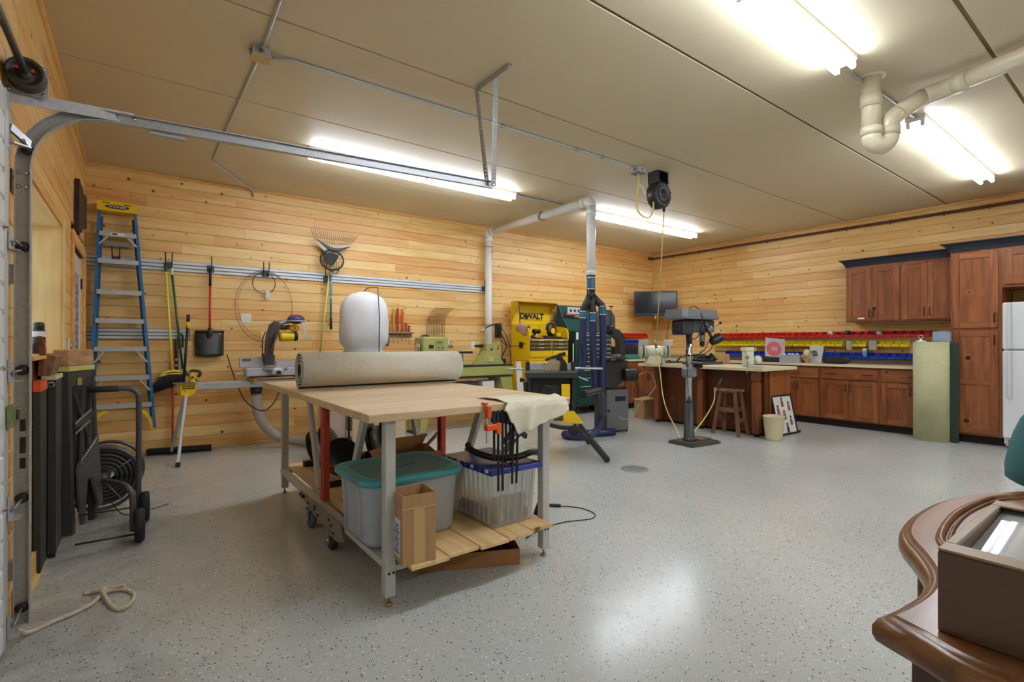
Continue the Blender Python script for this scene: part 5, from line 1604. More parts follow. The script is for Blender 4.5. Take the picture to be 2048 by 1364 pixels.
# ================================================================ miter saw on its stand
t = thing('saw_stand', 'aluminium saw stand with yellow ends along the boarded wall', 'saw stand', (1.7, -0.5, 0))
MB().bx(0.82, 2.65, -0.54, -0.46, 0.715, 0.795, 0.006).build('rail', ALU, t)
for z in (0.735, 0.755, 0.775):
    MB().bx(0.83, 2.65, -0.546, -0.54, z-0.006, z+0.004, 0.002).build('rail_rib', ALU, t)
MB().bx(0.72, 0.92, -0.62, -0.40, 0.788, 0.794, 0.001).build('end_plate', STEEL, t)
def yellow_head(x):
    h = MB().prism([(x-0.07, 0.785), (x+0.075, 0.785), (x+0.075, 0.73), (x+0.05, 0.68), (x, 0.655), (x-0.06, 0.655)], (0, -0.60, 0), (1, 0, 0), (0, 0, 1), (0, 0.14, 0)).build('leg_bracket', YEL, t)
    MB().bx(x-0.05, x+0.06, -0.606, -0.600, 0.735, 0.77, 0.001).build('nameplate', BLACK, h)
    for dx, z in ((-0.05, 0.777), (0.06, 0.777), (-0.03, 0.715), (-0.045, 0.665)):
        MB().lathe([(0.006, 0), (0.004, 0.003)], (x+dx, -0.600, z), (0, -1, 0), 8).build('screw', BLACK, h)
    return h
h = yellow_head(0.845)
text('lettering', 'DEWALT', 0.027, (0.85, -0.6065, 0.7525), (PI/2, 0, 0), YEL, h, bold=0.0006)
yellow_head(2.45)
for x in (0.83, 2.45):
    for (dx, y0, y1) in ((-0.085, -0.585, -0.835), (-0.11, -0.48, -0.14)):
        MB().beam((x, y0, 0.67), (x+dx, y1, 0.02), 0.036, 0.03, up=(1, 0, 0), b=0.006).build('leg', ALU if y1 < -0.5 else mat('b0b5b8', 0.4, 0.5), t)
        MB().beam((x+dx*0.94, y1*0.96+y0*0.04, 0.045), (x+dx, y1, 0.003), 0.046, 0.042, up=(1, 0, 0), b=0.006).build('foot', RUBBER, t)
mb = MB()
mb.bx(0.865, 0.905, -0.56, -0.44, 0.797, 0.90, 0.004)
mb.build('stop_post', YEL, t)
MB().tube(bez([(0.865, -0.5, 0.905), (0.90, -0.5, 0.915), (0.95, -0.5, 0.905), (0.955, -0.5, 0.87), (0.935, -0.5, 0.85)], 4), 0.016, 8).build('stop_hook', mat('3d3d3d', 0.4, 0.4), t)
for z in (0.85,):
    MB().lathe([(0.012, 0), (0.01, 0.02)], (0.885, -0.562, z), (0, -1, 0), 10).build('knob', BLACK, t)
for x in (1.44, 1.93):
    MB().bx(x-0.03, x+0.03, -0.60, -0.40, 0.797, 0.825, 0.003).build('saw_mount', mat('d2a21c', 0.45), t)
MB().bx(1.44, 1.475, -0.625, -0.600, 0.765, 0.83, 0.003).build('mount_lever', mat('b38a20', 0.45), t)

t = thing('miter_saw', 'yellow and black miter saw with grey base on the saw stand', 'miter saw', (1.62, -0.5, 0.826))
SB = mat('c6c9d2', 0.35, 0.5, var=0.1)
mb = MB()
mb.bx(1.37, 1.93, -0.62, -0.38, 0.835, 0.93, 0.01)
mb.build('base', SB, t)
MB().bx(1.40, 1.90, -0.64, -0.36, 0.827, 0.838, 0.003).build('base_skirt', BLACK, t)
MB().lathe([(0.15, 0.0), (0.165, 0.01), (0.165, 0.035), (0.15, 0.04)], (1.66, -0.52, 0.895), (0, 0, 1), 36).build('turntable', mat('b4b8cc', 0.3, 0.6), t)
MB().bx(1.60, 1.72, -0.78, -0.62, 0.86, 0.92, 0.01).build('miter_arm', SB, t)
MB().lathe([(0.012, 0), (0.02, 0.01), (0.022, 0.05), (0.012, 0.065)], (1.66, -0.78, 0.885), (0, -1, 0), 12).build('miter_knob', BLACK, t)
MB().bx(1.335, 1.60, -0.425, -0.40, 0.93, 1.045, 0.006).build('fence', SB, t)
MB().bx(1.70, 1.97, -0.425, -0.40, 0.93, 1.0, 0.006).build('fence', SB, t)
MB().bx(1.36, 1.45, -0.428, -0.425, 1.0, 1.03, 0.001).build('label', mat('5f6a3a', 0.4), t)
for s in (-1, 1):
    MB().beam((1.66+s*0.28, -0.55, 0.87), (1.66+s*0.38, -0.55, 0.87), 0.03, 0.02, b=0.004).build('extension', SB, t)
MB().prism([(1.58, 0.95), (1.68, 0.95), (1.69, 1.06), (1.64, 1.10), (1.57, 1.08)], (0, -0.47, 0), (1, 0, 0), (0, 0, 1), (0, 0.12, 0)).build('pivot', DKGREY, t)
# blade guard: half-disc lying in a plane across the arm
MB().prism([(1.565, 1.02), (1.60, 1.02), (1.645, 1.06), (1.66, 1.20), (1.70, 1.30), (1.72, 1.40), (1.70, 1.44), (1.66, 1.45), (1.61, 1.41), (1.58, 1.30), (1.565, 1.15)], (0, -0.60, 0), (1, 0, 0), (0, 0, 1), (0, 0.06, 0), True).build('blade_guard', mat('4a3a34', 0.3, 0.3, var=0.2), t)
MB().prism([(1.60, 1.05), (1.63, 1.06), (1.645, 1.20), (1.685, 1.33), (1.69, 1.40), (1.65, 1.42), (1.615, 1.36), (1.60, 1.2)], (0, -0.606, 0), (1, 0, 0), (0, 0, 1), (0, 0.008, 0), True).build('guard_plate', mat('2a2625', 0.35), t)
MB().lathe([(0.115, -0.001), (0.12, 0), (0.115, 0.001)], (1.64, -0.575, 1.23), (0.96, 0.0, -0.28), 30).build('blade', CHROME, t)
MB().tube([(1.575, -0.55, 1.33), (1.545, -0.55, 1.25), (1.545, -0.55, 1.08)], 0.006, 6).build('link_rod', BLACK, t)
MB().lathe([(0.02, 0), (0.052, 0.004), (0.056, 0.03), (0.055, 0.15), (0.05, 0.165), (0.02, 0.168)], (1.715, -0.55, 1.275), (1, 0.0, 0.05), 22).build('motor', YEL, t)
MB().lathe([(0.053, 0.0), (0.058, 0.01), (0.056, 0.04), (0.03, 0.05)], (1.865, -0.55, 1.282), (1, 0, 0.05), 22).build('motor_cap', BLACK, t)
MB().tube(bez([(1.69, -0.55, 1.41), (1.75, -0.56, 1.44), (1.83, -0.57, 1.46), (1.90, -0.58, 1.47)], 5), [0.032]*5+[0.028]*5+[0.025]*6, 12).build('handle', mat('a6a8ac', 0.3, 0.6), t)
MB().tube(bez([(1.70, -0.55, 1.385), (1.76, -0.56, 1.38), (1.83, -0.57, 1.385)], 5), 0.026, 10).build('grip', BLACK, t)
MB().sph((1.865, -0.60, 1.375), 0.05, (1.2, 0.8, 0.85)).build('switch_housing', mat('e0a414', 0.4), t)
MB().bx(1.86, 1.87, -0.645, -0.637, 1.36, 1.39, 0.002).build('switch', BLACK, t)
t = thing('face_shield', 'clear face shield with purple crown hung over the miter saw handle', 'face shield', (1.90, -0.6, 1.46))
mb = MB()
mb.sph((1.885, -0.6, 1.475), 0.075, (1.25, 1.1, 0.75), 18, 10)
mb.build('crown', mat('55486c', 0.2, 0.2), t)
mb = MB()
mb.grid(lambda u, v: (1.885+0.10*math.cos(-0.9+2.2*u)+0.05*v, -0.6-0.09*math.sin(-0.9+2.2*u)*1.0, 1.455-0.20*v), 12, 4, 0.002)
mb.build('visor', clear('clear_visor', 'e6ecec', 0.22, 0.05), t)
MB().tube([(1.885+0.097*math.cos(a), -0.6-0.085*math.sin(a), 1.455) for a in [2*PI*k/24 for k in range(24)]], 0.010, 6, closed=True).build('headband', mat('a9a9b8', 0.3, 0.3), t)

t = thing('saw_duct', 'pale ribbed dust hose dropping from the miter saw and curving along the floor', 'hose', (1.5, -0.45, 0.7))
MB().cyl((1.50, -0.45, 0.715), (1.50, -0.45, 0.62), 0.065, 0.055, n=16).build('port', BLACK, t)
ribbed([(1.50, -0.45, 0.64), (1.51, -0.45, 0.48), (1.57, -0.45, 0.30), (1.70, -0.45, 0.15), (1.87, -0.50, 0.085), (2.05, -0.68, 0.075), (2.22, -0.86, 0.15)], 0.056, 0.014, 0.10, 14).build('duct', mat('bdb3a4', 0.35, var=0.15), t)
tag(MB().tube(bez([(1.255, -0.09, 1.07), (1.29, -0.2, 0.9), (1.33, -0.35, 0.72), (1.40, -0.46, 0.55), (1.52, -0.60, 0.46), (1.62, -0.60, 0.50), (1.70, -0.58, 0.62), (1.72, -0.56, 0.70)], 8), 0.006, 6).build('saw_cable', BLACK), 'black cord sagging below the saw stand from the red-handled shovel', 'cord')

# ================================================================ dust collector
DX, DY = 2.525, -1.02
t = thing('dust_collector', 'dust collector with a plump white filter bag behind the work table', 'dust collector', (DX, DY, 0))
BAG = mat('e3e6ea', 0.9, var=0.05, scale=8, bmp=0.15)
prof = [(r_, 1.06+(z-1.06)*0.955) for r_, z in [(0.17, 1.06), (0.235, 1.085), (0.245, 1.105), (0.22, 1.13), (0.235, 1.16), (0.285, 1.21), (0.297, 1.30), (0.295, 1.45), (0.288, 1.60), (0.265, 1.69), (0.215, 1.76), (0.14, 1.80), (0.06, 1.825), (0.0, 1.83)]]
mb = MB()
n = 30
vs, fs = [], []
for r_, z in prof:
    for k in range(n):
        a = 2*PI*k/n
        f = 1+0.022*math.sin(5*a+z*6)+0.016*math.sin(9*a-z*11)+0.010*math.sin(3*a+z*23)
        vs.append((DX+r_*0.935*f*math.cos(a), DY+r_*f*math.sin(a)*0.85, z))
for i in range(len(prof)-1):
    for k in range(n):
        l = (k+1) % n
        fs.append((i*n+k, i*n+l, (i+1)*n+l, (i+1)*n+k))
mb.add(vs, fs, True).build('filter_bag', BAG, t)
MB().lathe([(0.25, 0.0), (0.27, 0.0), (0.27, 0.12), (0.25, 0.12)], (DX, DY, 0.93), (0, 0, 1), 30).build('collar_ring', mat('c9c9c4', 0.4, 0.3), t)
MB().tube([(DX+0.07, DY-0.275, 0.95), (DX+0.075, DY-0.28, 1.5), (DX+0.065, DY-0.25, 1.83), (DX+0.02, DY-0.05, 1.835), (DX, DY, 1.80)], 0.006, 6).build('bag_hanger', DKGREY, t)
MB().lathe([(0.20, 0.0), (0.255, 0.03), (0.26, 0.5), (0.25, 0.70)], (DX, DY, 0.22), (0, 0, 1), 30).build('collection_bag', mat('cdbfa8', 0.35, var=0.08), t)
MB().bx(DX-0.27, DX+0.27, DY-0.25, DY+0.25, 0.06, 0.10, 0.005).build('base', DKGREY, t)
for x in (DX-0.23, DX+0.23):
    for y in (DY-0.21, DY+0.21):
        MB().lathe([(0.008, -0.012), (0.03, -0.012), (0.03, 0.012), (0.008, 0.012)], (x, y, 0.0305), (1, 0, 0), 12).build('caster', RUBBER, t)
for x, y in ((DX-0.25, DY-0.23), (DX+0.25, DY-0.23), (DX-0.25, DY+0.23), (DX+0.25, DY+0.23)):
    MB().cyl((x, y, 0.10), (x, y, 0.95), 0.012, n=8).build('post', DKGREY, t)
t = thing('dust_drum', 'beige round drum standing left of the dust collector base', 'drum', (2.085, -1.28, 0))
MB().lathe([(0.132, 0.0005), (0.137, 0.01), (0.137, 0.60), (0.142, 0.61), (0.142, 0.63), (0.13, 0.635), (0.0, 0.635)], (2.085, -1.28, 0), (0, 0, 1), 30).build('body', mat('c9b6a6', 0.45, var=0.05), t)
for z in (0.25, 0.48):
    MB().lathe([(0.137, -0.006), (0.142, 0), (0.137, 0.006)], (2.085, -1.28, z), (0, 0, 1), 30).build('hoop', mat('bfab9a', 0.45), t)
t = thing('panel_sheet', 'tall beige sheet standing on edge behind the table legs', 'board', (2.55, -1.45, 0))
MB().beam((2.235, -1.47, 0.3255), (2.85, -1.43, 0.3255), 0.018, 0.65, up=(0, 0, 1), b=0.002).build('sheet', mat('cbb69a', 0.6, var=0.05), t)
# ================================================================ wood lathe by the back wall
OLIVE = mat('a9aa62', 0.35, var=0.08)
t = thing('wood_lathe', 'olive green wood lathe behind the rolled rug', 'lathe', (4.15, -0.6, 0))
MB().bx(3.43, 3.80, -0.74, -0.44, 1.06, 1.285, 0.018).build('headstock', OLIVE, t)
MB().bx(3.46, 3.76, -0.70, -0.48, 0.905, 1.065, 0.01).build('head_base', OLIVE, t)
h = MB().bx(3.60, 3.72, -0.748, -0.74, 1.10, 1.25, 0.003).build('control_panel', mat('97985a', 0.4), t)
for x, z in ((3.64, 1.21), (3.68, 1.21), (3.64, 1.14), (3.70, 1.14)):
    MB().lathe([(0.010, 0), (0.008, 0.008)], (x, -0.748, z), (0, -1, 0), 10).build('knob', BLACK, h)
MB().bx(3.50, 3.57, -0.744, -0.74, 1.13, 1.18).build('plate', BLACK, t)
MB().lathe([(0.02, 0), (0.062, 0.004), (0.068, 0.02), (0.062, 0.036), (0.02, 0.04)], (3.425, -0.60, 1.14), (-1, 0, 0), 24).build('hand_wheel', CHROME, t)
MB().lathe([(0.03, -0.02), (0.085, -0.02), (0.085, 0.02), (0.03, 0.02)], (3.55, -0.53, 1.235), (0, 1, 0), 24).build('pulley', BLACK, t)
MB().cyl((3.80, -0.60, 1.16), (3.93, -0.60, 1.16), 0.022, n=12).build('spindle', STEEL, t)
MB().cyl((3.93, -0.60, 1.16), (4.36, -0.60, 1.16), 0.004, n=6).build('mandrel', STEEL, t)
MB().prism([(4.30, 0.895), (4.75, 0.895), (4.66, 1.02), (4.62, 1.09), (4.63, 1.19), (4.43, 1.19), (4.44, 1.09), (4.40, 1.02)], (0, -0.70, 0), (1, 0, 0), (0, 0, 1), (0, 0.18, 0)).build('tailstock', OLIVE, t)
MB().cyl((4.43, -0.61, 1.16), (4.30, -0.61, 1.16), 0.022, 0.018, n=12).build('quill', BLACK, t)
MB().lathe([(0.02, 0), (0.06, 0.006), (0.06, 0.018), (0.02, 0.022)], (4.67, -0.61, 1.16), (1, 0, 0), 20).build('tail_wheel', OLIVE, t)
MB().bx(4.46, 4.56, -0.715, -0.70, 0.93, 1.0, 0.006).build('clamp_plate', mat('c2c38a', 0.3), t)
MB().cyl((4.52, -0.72, 1.11), (4.52, -0.70, 1.11), 0.014, n=10).build('lock_screw', BLACK, t)
for y0, y1 in ((-0.74, -0.62), (-0.56, -0.46)):
    MB().bx(3.35, 4.88, y0, y1, 0.735, 0.875, 0.012).build('bed_way', OLIVE, t)
for z in (0.72, 0.882):
    MB().bx(3.35, 4.88, -0.745, -0.455, z-0.008, z+0.008, 0.003).build('bed_cap', BLACK, t)
MB().bx(4.04, 4.18, -0.72, -0.50, 0.895, 0.94, 0.006).build('tool_rest_base', OLIVE, t)
MB().tube([(4.10, -0.60, 0.94), (4.10, -0.60, 1.06)], 0.013, 8).build('rest_post', STEEL, t)
MB().beam((3.98, -0.64, 1.07), (4.24, -0.64, 1.07), 0.02, 0.03, b=0.004).build('tool_rest', BLACK, t)
for x, s in ((3.50, -1), (4.74, 1)):
    MB().prism([(x-0.10, 0.71), (x+0.10, 0.71), (x+0.06+s*0.12, 0.03), (x-0.02+s*0.12, 0.03)], (0, -0.76, 0), (1, 0, 0), (0, 0, 1), (0, 0.04, 0)).build('leg', OLIVE, t)
    MB().prism([(x-0.10, 0.71), (x+0.10, 0.71), (x+0.06+s*0.12, 0.03), (x-0.02+s*0.12, 0.03)], (0, -0.44, 0), (1, 0, 0), (0, 0, 1), (0, 0.04, 0)).build('leg', OLIVE, t)
    MB().bx(x-0.03+s*0.12, x+0.07+s*0.12, -0.80, -0.38, 0.0005, 0.03, 0.004).build('foot', BLACK, t)
MB().bx(3.55, 4.78, -0.72, -0.44, 0.49, 0.53, 0.005).build('lower_shelf', mat('3b3a38', 0.5), t)
MB().bx(3.9, 4.3, -0.70, -0.50, 0.531, 0.66, 0.006).build('tray', mat('4a4744', 0.5), t)
tag(MB().bx(4.36, 4.56, -0.72, -0.52, 0.531, 0.66, 0.005).build('white_carton', WHITE), 'small white carton on the lathe shelf under the bed', 'box')
tag(MB().prism([(4.86, 0.93), (4.95, 0.93), (5.06, 0.0005), (4.93, 0.0005)], (0, -0.84, 0), (1, 0, 0), (0, 0, 1), (0, 0.02, 0)).build('white_board', mat('e6e2d6', 0.5)), 'narrow white board leaning between lathe and yellow tool chest', 'board')
t = thing('power_strip', 'black power strip with cords on the wall beside the white duct', 'power strip', (5.10, 0, 1.41))
MB().bx(5.06, 5.17, -0.055, -0.001, 1.29, 1.52, 0.006).build('body', BLACK, t)
for z in (1.33, 1.40, 1.47):
    MB().bx(5.09, 5.14, -0.09, -0.055, z-0.018, z+0.018, 0.005).build('plug', mat('2a2a2a', 0.5), t)
for k, pts in enumerate(([(5.11, -0.09, 1.47), (5.2, -0.14, 1.3), (5.24, -0.2, 0.95), (5.2, -0.2, 0.6)], [(5.11, -0.09, 1.40), (5.05, -0.2, 1.25), (5.10, -0.3, 1.16), (5.22, -0.42, 1.16), (5.28, -0.52, 1.2)], [(5.11, -0.09, 1.33), (5.0, -0.3, 1.1), (4.85, -0.5, 1.0), (4.8, -0.58, 0.93)])):
    MB().tube(bez(pts, 6), 0.006, 6).build('lead', BLACK, t)
t = thing('gooseneck_cable', 'thick black cable arching over the white duct with a silver plug', 'cable', (4.9, -0.18, 1.4))
MB().tube(bez([(4.70, -0.25, 1.42), (4.78, -0.24, 1.46), (4.90, -0.22, 1.49), (5.0, -0.2, 1.44), (5.06, -0.2, 1.33), (5.08, -0.3, 1.17), (4.95, -0.45, 1.10), (4.84, -0.52, 1.0), (4.82, -0.56, 0.90)], 7), 0.012, 8).build('cable', BLACK, t)
MB().cyl((4.72, -0.25, 1.43), (4.63, -0.26, 1.38), 0.018, n=10).build('connector', CHROME, t)
tag(MB().bx(4.79, 4.86, -0.60, -0.53, 0.891, 0.97, 0.008).build('foot_switch', BLACK), 'black switch box at the end of the lathe bed', 'switch')

# ================================================================ yellow tool chest
YC = mat('efc60f', 0.35, var=0.04)
YD = mat('d8ac10', 0.4, var=0.06)
t = thing('tool_chest', 'tall yellow tool chest with its printed lid standing open', 'tool chest', (5.72, -0.35, 0))
X0, X1, YF, YB = 5.30, 6.13, -0.60, -0.13
MB().bx(X0, X1, YF+0.01, YB, 0.12, 0.92, 0.004).build('cabinet', YC, t)
MB().bx(X0, X1, YF+0.012, YB, 0.925, 1.265, 0.004).build('chest_body', YC, t)
for x in (X0+0.08, X1-0.08):
    for y in (YF+0.08, YB-0.08):
        MB().lathe([(0.01, -0.018), (0.058, -0.018), (0.06, 0), (0.058, 0.018), (0.01, 0.018)], (x, y, 0.0605), (1, 0, 0), 16).build('caster', BLACK, t)
for s, x in ((-1, X0), (1, X1-0.022)):
    MB().prism([(YF, 1.26), (YF, 1.38), (YF+0.045, 1.44), (YF+0.12, 1.46), (YB, 1.50), (YB, 1.26)], (x, 0, 0), (0, 1, 0), (0, 0, 1), (0.022, 0, 0)).build('side_gable', YC, t)
MB().bx(X0+0.023, X1-0.023, YB-0.02, YB, 1.266, 1.50, 0.002).build('back_panel', YC, t)
MB().bx(X0+0.023, X1-0.023, YF+0.012, YB-0.021, 1.266, 1.285).build('tray_mat', mat('2d2d2b', 0.7), t)
for x in (5.46, 5.56, 5.86):
    MB().bx(x-0.005, x+0.005, YB-0.03, YB-0.02, 1.29, 1.50, 0.002).build('back_rib', YD, t)
lid = MB().bx(X0-0.0, X1+0.0, -0.125, -0.105, 1.505, 1.875, 0.004).build('lid', YC, t)
MB().bx(X0, X1, -0.34, -0.126, 1.862, 1.875, 0.003).build('lid_lip', YD, lid)
MB().prism([(-0.126, 1.505), (-0.126, 1.862), (-0.33, 1.862)], (X0, 0, 0), (0, 1, 0), (0, 0, 1), (0.006, 0, 0)).build('lid_side', YD, lid)
MB().prism([(-0.126, 1.68), (-0.126, 1.862), (-0.33, 1.862)], (X1-0.006, 0, 0), (0, 1, 0), (0, 0, 1), (0.006, 0, 0)).build('lid_side', YD, lid)
for body, size, x in (('D', 0.13, 5.53), ('E', 0.10, 5.605), ('WALT', 0.13, 5.795)):
    text('lid_lettering', body, size, (x, -0.1265, 1.645 - (0.011 if body == 'E' else 0)), (PI/2, 0, 0), BLACK, lid, bold=0.007, sx=1.05)
for z in (1.70, 1.585):
    MB().bx(5.50, 5.97, -0.1262, -0.125, z-0.003, z+0.003).build('lettering_rule', BLACK, lid)
for x, xx in ((X0+0.03, X0+0.05), (X1-0.03, X1-0.02)):
    MB().cyl((x, -0.30, 1.85), (xx, -0.30, 1.44), 0.007, n=8).build('gas_strut', DKGREY, lid)
for x0, x1 in ((X0+0.02, 5.755), (5.785, X1-0.02)):
    for k in range(3):
        z0 = 1.085+0.058*k
        d = MB().bx(x0, x1, YF-0.004, YF+0.012, z0, z0+0.05, 0.002).build('drawer', mat('4b4540', 0.4), t)
        MB().bx(x0, x1, YF-0.012, YF-0.004, z0+0.032, z0+0.05, 0.002).build('pull', mat('a58f4a', 0.35, 0.4), d)
        MB().bx((x0+x1)/2-0.05, (x0+x1)/2+0.05, YF-0.0135, YF-0.012, z0+0.034, z0+0.048).build('drawer_label', mat('e0d8b0', 0.5), d)
    d = MB().bx(x0, x1, YF-0.004, YF+0.012, 0.985, 1.075, 0.003).build('drawer', YC, t)
MB().bx(X0+0.02, X1-0.02, YF-0.004, YF+0.010, 0.835, 0.905, 0.003).build('drawer', YC, t)
for k in range(5):
    d = MB().bx(X0+0.02, X1-0.02, YF-0.004, YF+0.010, 0.14+0.137*k, 0.27+0.137*k, 0.003).build('drawer', YC, t)
    MB().bx(X0+0.03, X1-0.03, YF-0.014, YF-0.004, 0.25+0.137*k, 0.268+0.137*k, 0.003).build('pull', BLACK, d)
MB().bx(5.93, 6.06, YF-0.0055, YF-0.0025, 0.87, 0.90, 0.001).build('badge', BLACK, t)
MB().bx(5.95, 6.06, YF+0.006, YF+0.0115, 1.215, 1.245, 0.001).build('badge', BLACK, t)
MB().cyl((5.70, YF+0.012, 1.24), (5.70, YF+0.002, 1.24), 0.012, n=10).build('lock', BLACK, t)
MB().bx(X0-0.02, X0, -0.44, -0.36, 1.12, 1.22, 0.006).build('outlet', BLACK, t)
tag(MB().grid(lambda u, v: (X0+0.012 + 0.03*(1 if v > 0.5 else -1)*min(1, abs(v-0.5)*8), -0.56+0.26*u+0.02*math.sin(9*v), 1.478 + 0.03*u - 0.16*abs(v-0.5)*2*(0.8+0.2*math.sin(6*u))), 12, 14, 0.004).build('shop_rag', mat('b98f92', 0.9, bmp=0.3)), 'dusty pink rag hung over the side of the yellow tool chest', 'cloth')
t = thing('cordless_drill', 'black and yellow cordless drill lying in the yellow chest tray', 'drill', (5.60, -0.3, 1.285))
MB().cyl((5.56, -0.38, 1.39), (5.70, -0.36, 1.39), 0.035, n=12).build('body', BLACK, t)
MB().beam((5.60, -0.37, 1.38), (5.58, -0.36, 1.30), 0.035, 0.045, b=0.006).build('grip', BLACK, t)
MB().bx(5.55, 5.66, -0.42, -0.32, 1.286, 1.32, 0.006).build('battery', YD, t)
t = thing('circular_saw', 'black and yellow circular saw standing in the yellow chest tray', 'saw', (5.95, -0.38, 1.285))
MB().lathe([(0.02, -0.02), (0.095, -0.02), (0.10, 0), (0.095, 0.02), (0.02, 0.02)], (5.92, -0.40, 1.40), (0.2, -1, 0), 26).build('guard', mat('26241f', 0.4), t)
MB().lathe([(0.02, 0), (0.05, 0.01), (0.05, 0.03)], (5.92, -0.42, 1.40), (0.2, -1, 0), 20).build('motor', YC, t)
MB().tube(bez([(5.84, -0.38, 1.42), (5.87, -0.37, 1.50), (5.95, -0.37, 1.53), (6.02, -0.38, 1.46), (6.03, -0.38, 1.38)], 5), 0.020, 10).build('handle', BLACK, t)
MB().bx(5.82, 6.09, -0.47, -0.34, 1.286, 1.298, 0.003).build('shoe', BLACK, t)
MB().bx(6.0, 6.10, -0.46, -0.36, 1.30, 1.37, 0.008).build('battery', YC, t)
t = thing('radio_charger', 'pale grey charger against the back of the yellow chest tray', 'charger', (5.58, -0.2, 1.285))
MB().bx(5.47, 5.60, -0.20, -0.155, 1.40, 1.48, 0.006).build('body', mat('a9adae', 0.4), t)
MB().bx(5.48, 5.59, -0.19, -0.155, 1.29, 1.395, 0.004).build('cradle', BLACK, t)
rnd = random.Random(11)
for k, (x, la) in enumerate(((5.38, 'grey wrench bundle at the tray end nearest the rag'), (5.46, 'black socket set in the yellow chest tray beside the wrenches'), (5.72, 'dark ratchet lying in the middle of the yellow chest tray'), (5.80, 'dark pliers lying in front of the circular saw'))):
    mb = MB()
    for j in range(3):
        a = rnd.uniform(-0.5, 0.5)
        mb.beam((x-0.04, -0.50+0.03*j, 1.292+0.012*j), (x+0.05, -0.50+0.03*j+0.04*a, 1.292+0.012*j), 0.018, 0.012, b=0.003)
    o = mb.build('hand_tool', mat(('8d8f90', '2b2b2b', '37342f', '423e36')[k], 0.4, 0.4))
    tag(o, la, 'hand tool', 'hand tools in the yellow chest tray')
tag(MB().beam((6.17, -0.66, 0.60), (6.24, -0.60, 0.60), 0.012, 1.19, up=(0, 0, 1), b=0.002).build('white_sheet', mat('e2ddd0', 0.5)), 'tall white panel between the yellow and green tool chests', 'board')

# ================================================================ green tool chest
GC = mat('1d4a47', 0.35, var=0.06)
t = thing('tool_chest', 'dark green tool chest with raised lid behind the blue hoses', 'tool chest', (6.72, -0.35, 0))
X0, X1 = 6.28, 7.16
MB().bx(X0, X1, -0.60, -0.13, 0.13, 1.40, 0.004).build('cabinet', mat('173b39', 0.4), t)
for x in (X0+0.08, X1-0.08):
    for y in (-0.53, -0.2):
        MB().lathe([(0.01, -0.018), (0.063, -0.018), (0.065, 0), (0.063, 0.018), (0.01, 0.018)], (x, y, 0.0655), (1, 0, 0), 16).build('caster', BLACK, t)
mb = MB()
mb.prism([(-0.45, 1.40), (-0.13, 1.40), (-0.13, 1.86), (-0.17, 1.86), (-0.27, 1.66)], (X0, 0, 0), (0, 1, 0), (0, 0, 1), (0.02, 0, 0))
mb.build('lid_side', GC, t)
lid = MB().bx(X0+0.0, X1-0.0, -0.17, -0.13, 1.41, 1.86, 0.012).build('lid', GC, t)
MB().bx(X0+0.02, X1-0.02, -0.20, -0.171, 1.41, 1.62, 0.006).build('till', mat('1f5450', 0.35), lid)
s_ = MB().bx(6.50, 6.98, -0.174, -0.1705, 1.715, 1.835, 0.001).build('poster', mat('c9c9cf', 0.5), lid)
for k in range(3):
    MB().lathe([(0.0, 0), (0.028, 0), (0.028, 0.001), (0.0, 0.001)], (6.58+0.095*k, -0.1745, 1.775), (0, -1, 0), 12).build('print_mark', mat('6a2f38', 0.6), s_)
    MB().bx(6.565+0.095*k, 6.595+0.095*k, -0.1762, -0.1755, 1.75, 1.80).build('print_mark', mat('2a2a33', 0.6), s_)
t2 = thing('red_knife', 'red-handled putty knife stuck on the green chest lid', 'knife', (6.5, -0.19, 1.67), 0)
MB().lathe([(0.010, 0), (0.022, 0.02), (0.025, 0.12), (0.018, 0.21), (0.01, 0.22)], (6.40, -0.228, 1.695), (1, 0, -0.03), 12).build('handle', mat('8f2f28', 0.4), t2)
MB().bx(6.62, 6.80, -0.232, -0.226, 1.655, 1.695, 0.002).build('blade', CHROME, t2)
MB().bx(6.295, 6.345, -0.607, -0.600, 1.36-0.10, 1.38, 0.002).build('thermometer', WHITE, t)
zs = [1.385, 1.345, 1.27, 1.19, 1.115, 1.04, 0.975, 0.90, 0.825, 0.75, 0.62, 0.48, 0.33, 0.16]
for a, b in zip(zs, zs[1:]):
    d = MB().bx(X0+0.075, X1-0.02, -0.612, -0.600, b+0.006, a-0.004, 0.003).build('drawer', GC, t)
    MB().bx(X0+0.10, X1-0.05, -0.628, -0.612, a-0.024, a-0.008, 0.003).build('pull', mat('cfd2d4', 0.3, 0.6), d)

# ================================================================ band saw
t = thing('band_saw', 'black and grey band saw on a steel cabinet beside the blue hoses', 'band saw', (5.64, -1.98, 0), -0.21)
BS = mat('343537', 0.4, var=0.08)
BSG = mat('6f7274', 0.38, var=0.06)
MB().bx(-0.185, 0.185, -0.13, 0.15, 0.02, 0.585, 0.006).build('cabinet', mat('2d2d2d', 0.45), t, local=True)
d = MB().bx(-0.175, 0.175, -0.137, -0.1305, 0.03, 0.575, 0.003).build('door', BSG, t, local=True)
MB().bx(-0.04, 0.13, -0.1395, -0.137, 0.42, 0.485, 0.001).build('nameplate', BLACK, d, local=True)
MB().cyl((-0.15, -0.137, 0.30), (-0.15, -0.155, 0.30), 0.016, n=12).build('door_knob', BLACK, d, local=True)
for x in (-0.17, 0.17):
    for y in (-0.11, 0.13):
        MB().cyl((x, y, 0.0005), (x, y, 0.025), 0.012, n=8).build('foot', BLACK, t, local=True)
MB().bx(-0.12, 0.17, -0.10, 0.12, 0.586, 0.61, 0.004).build('saw_foot', BS, t, local=True)
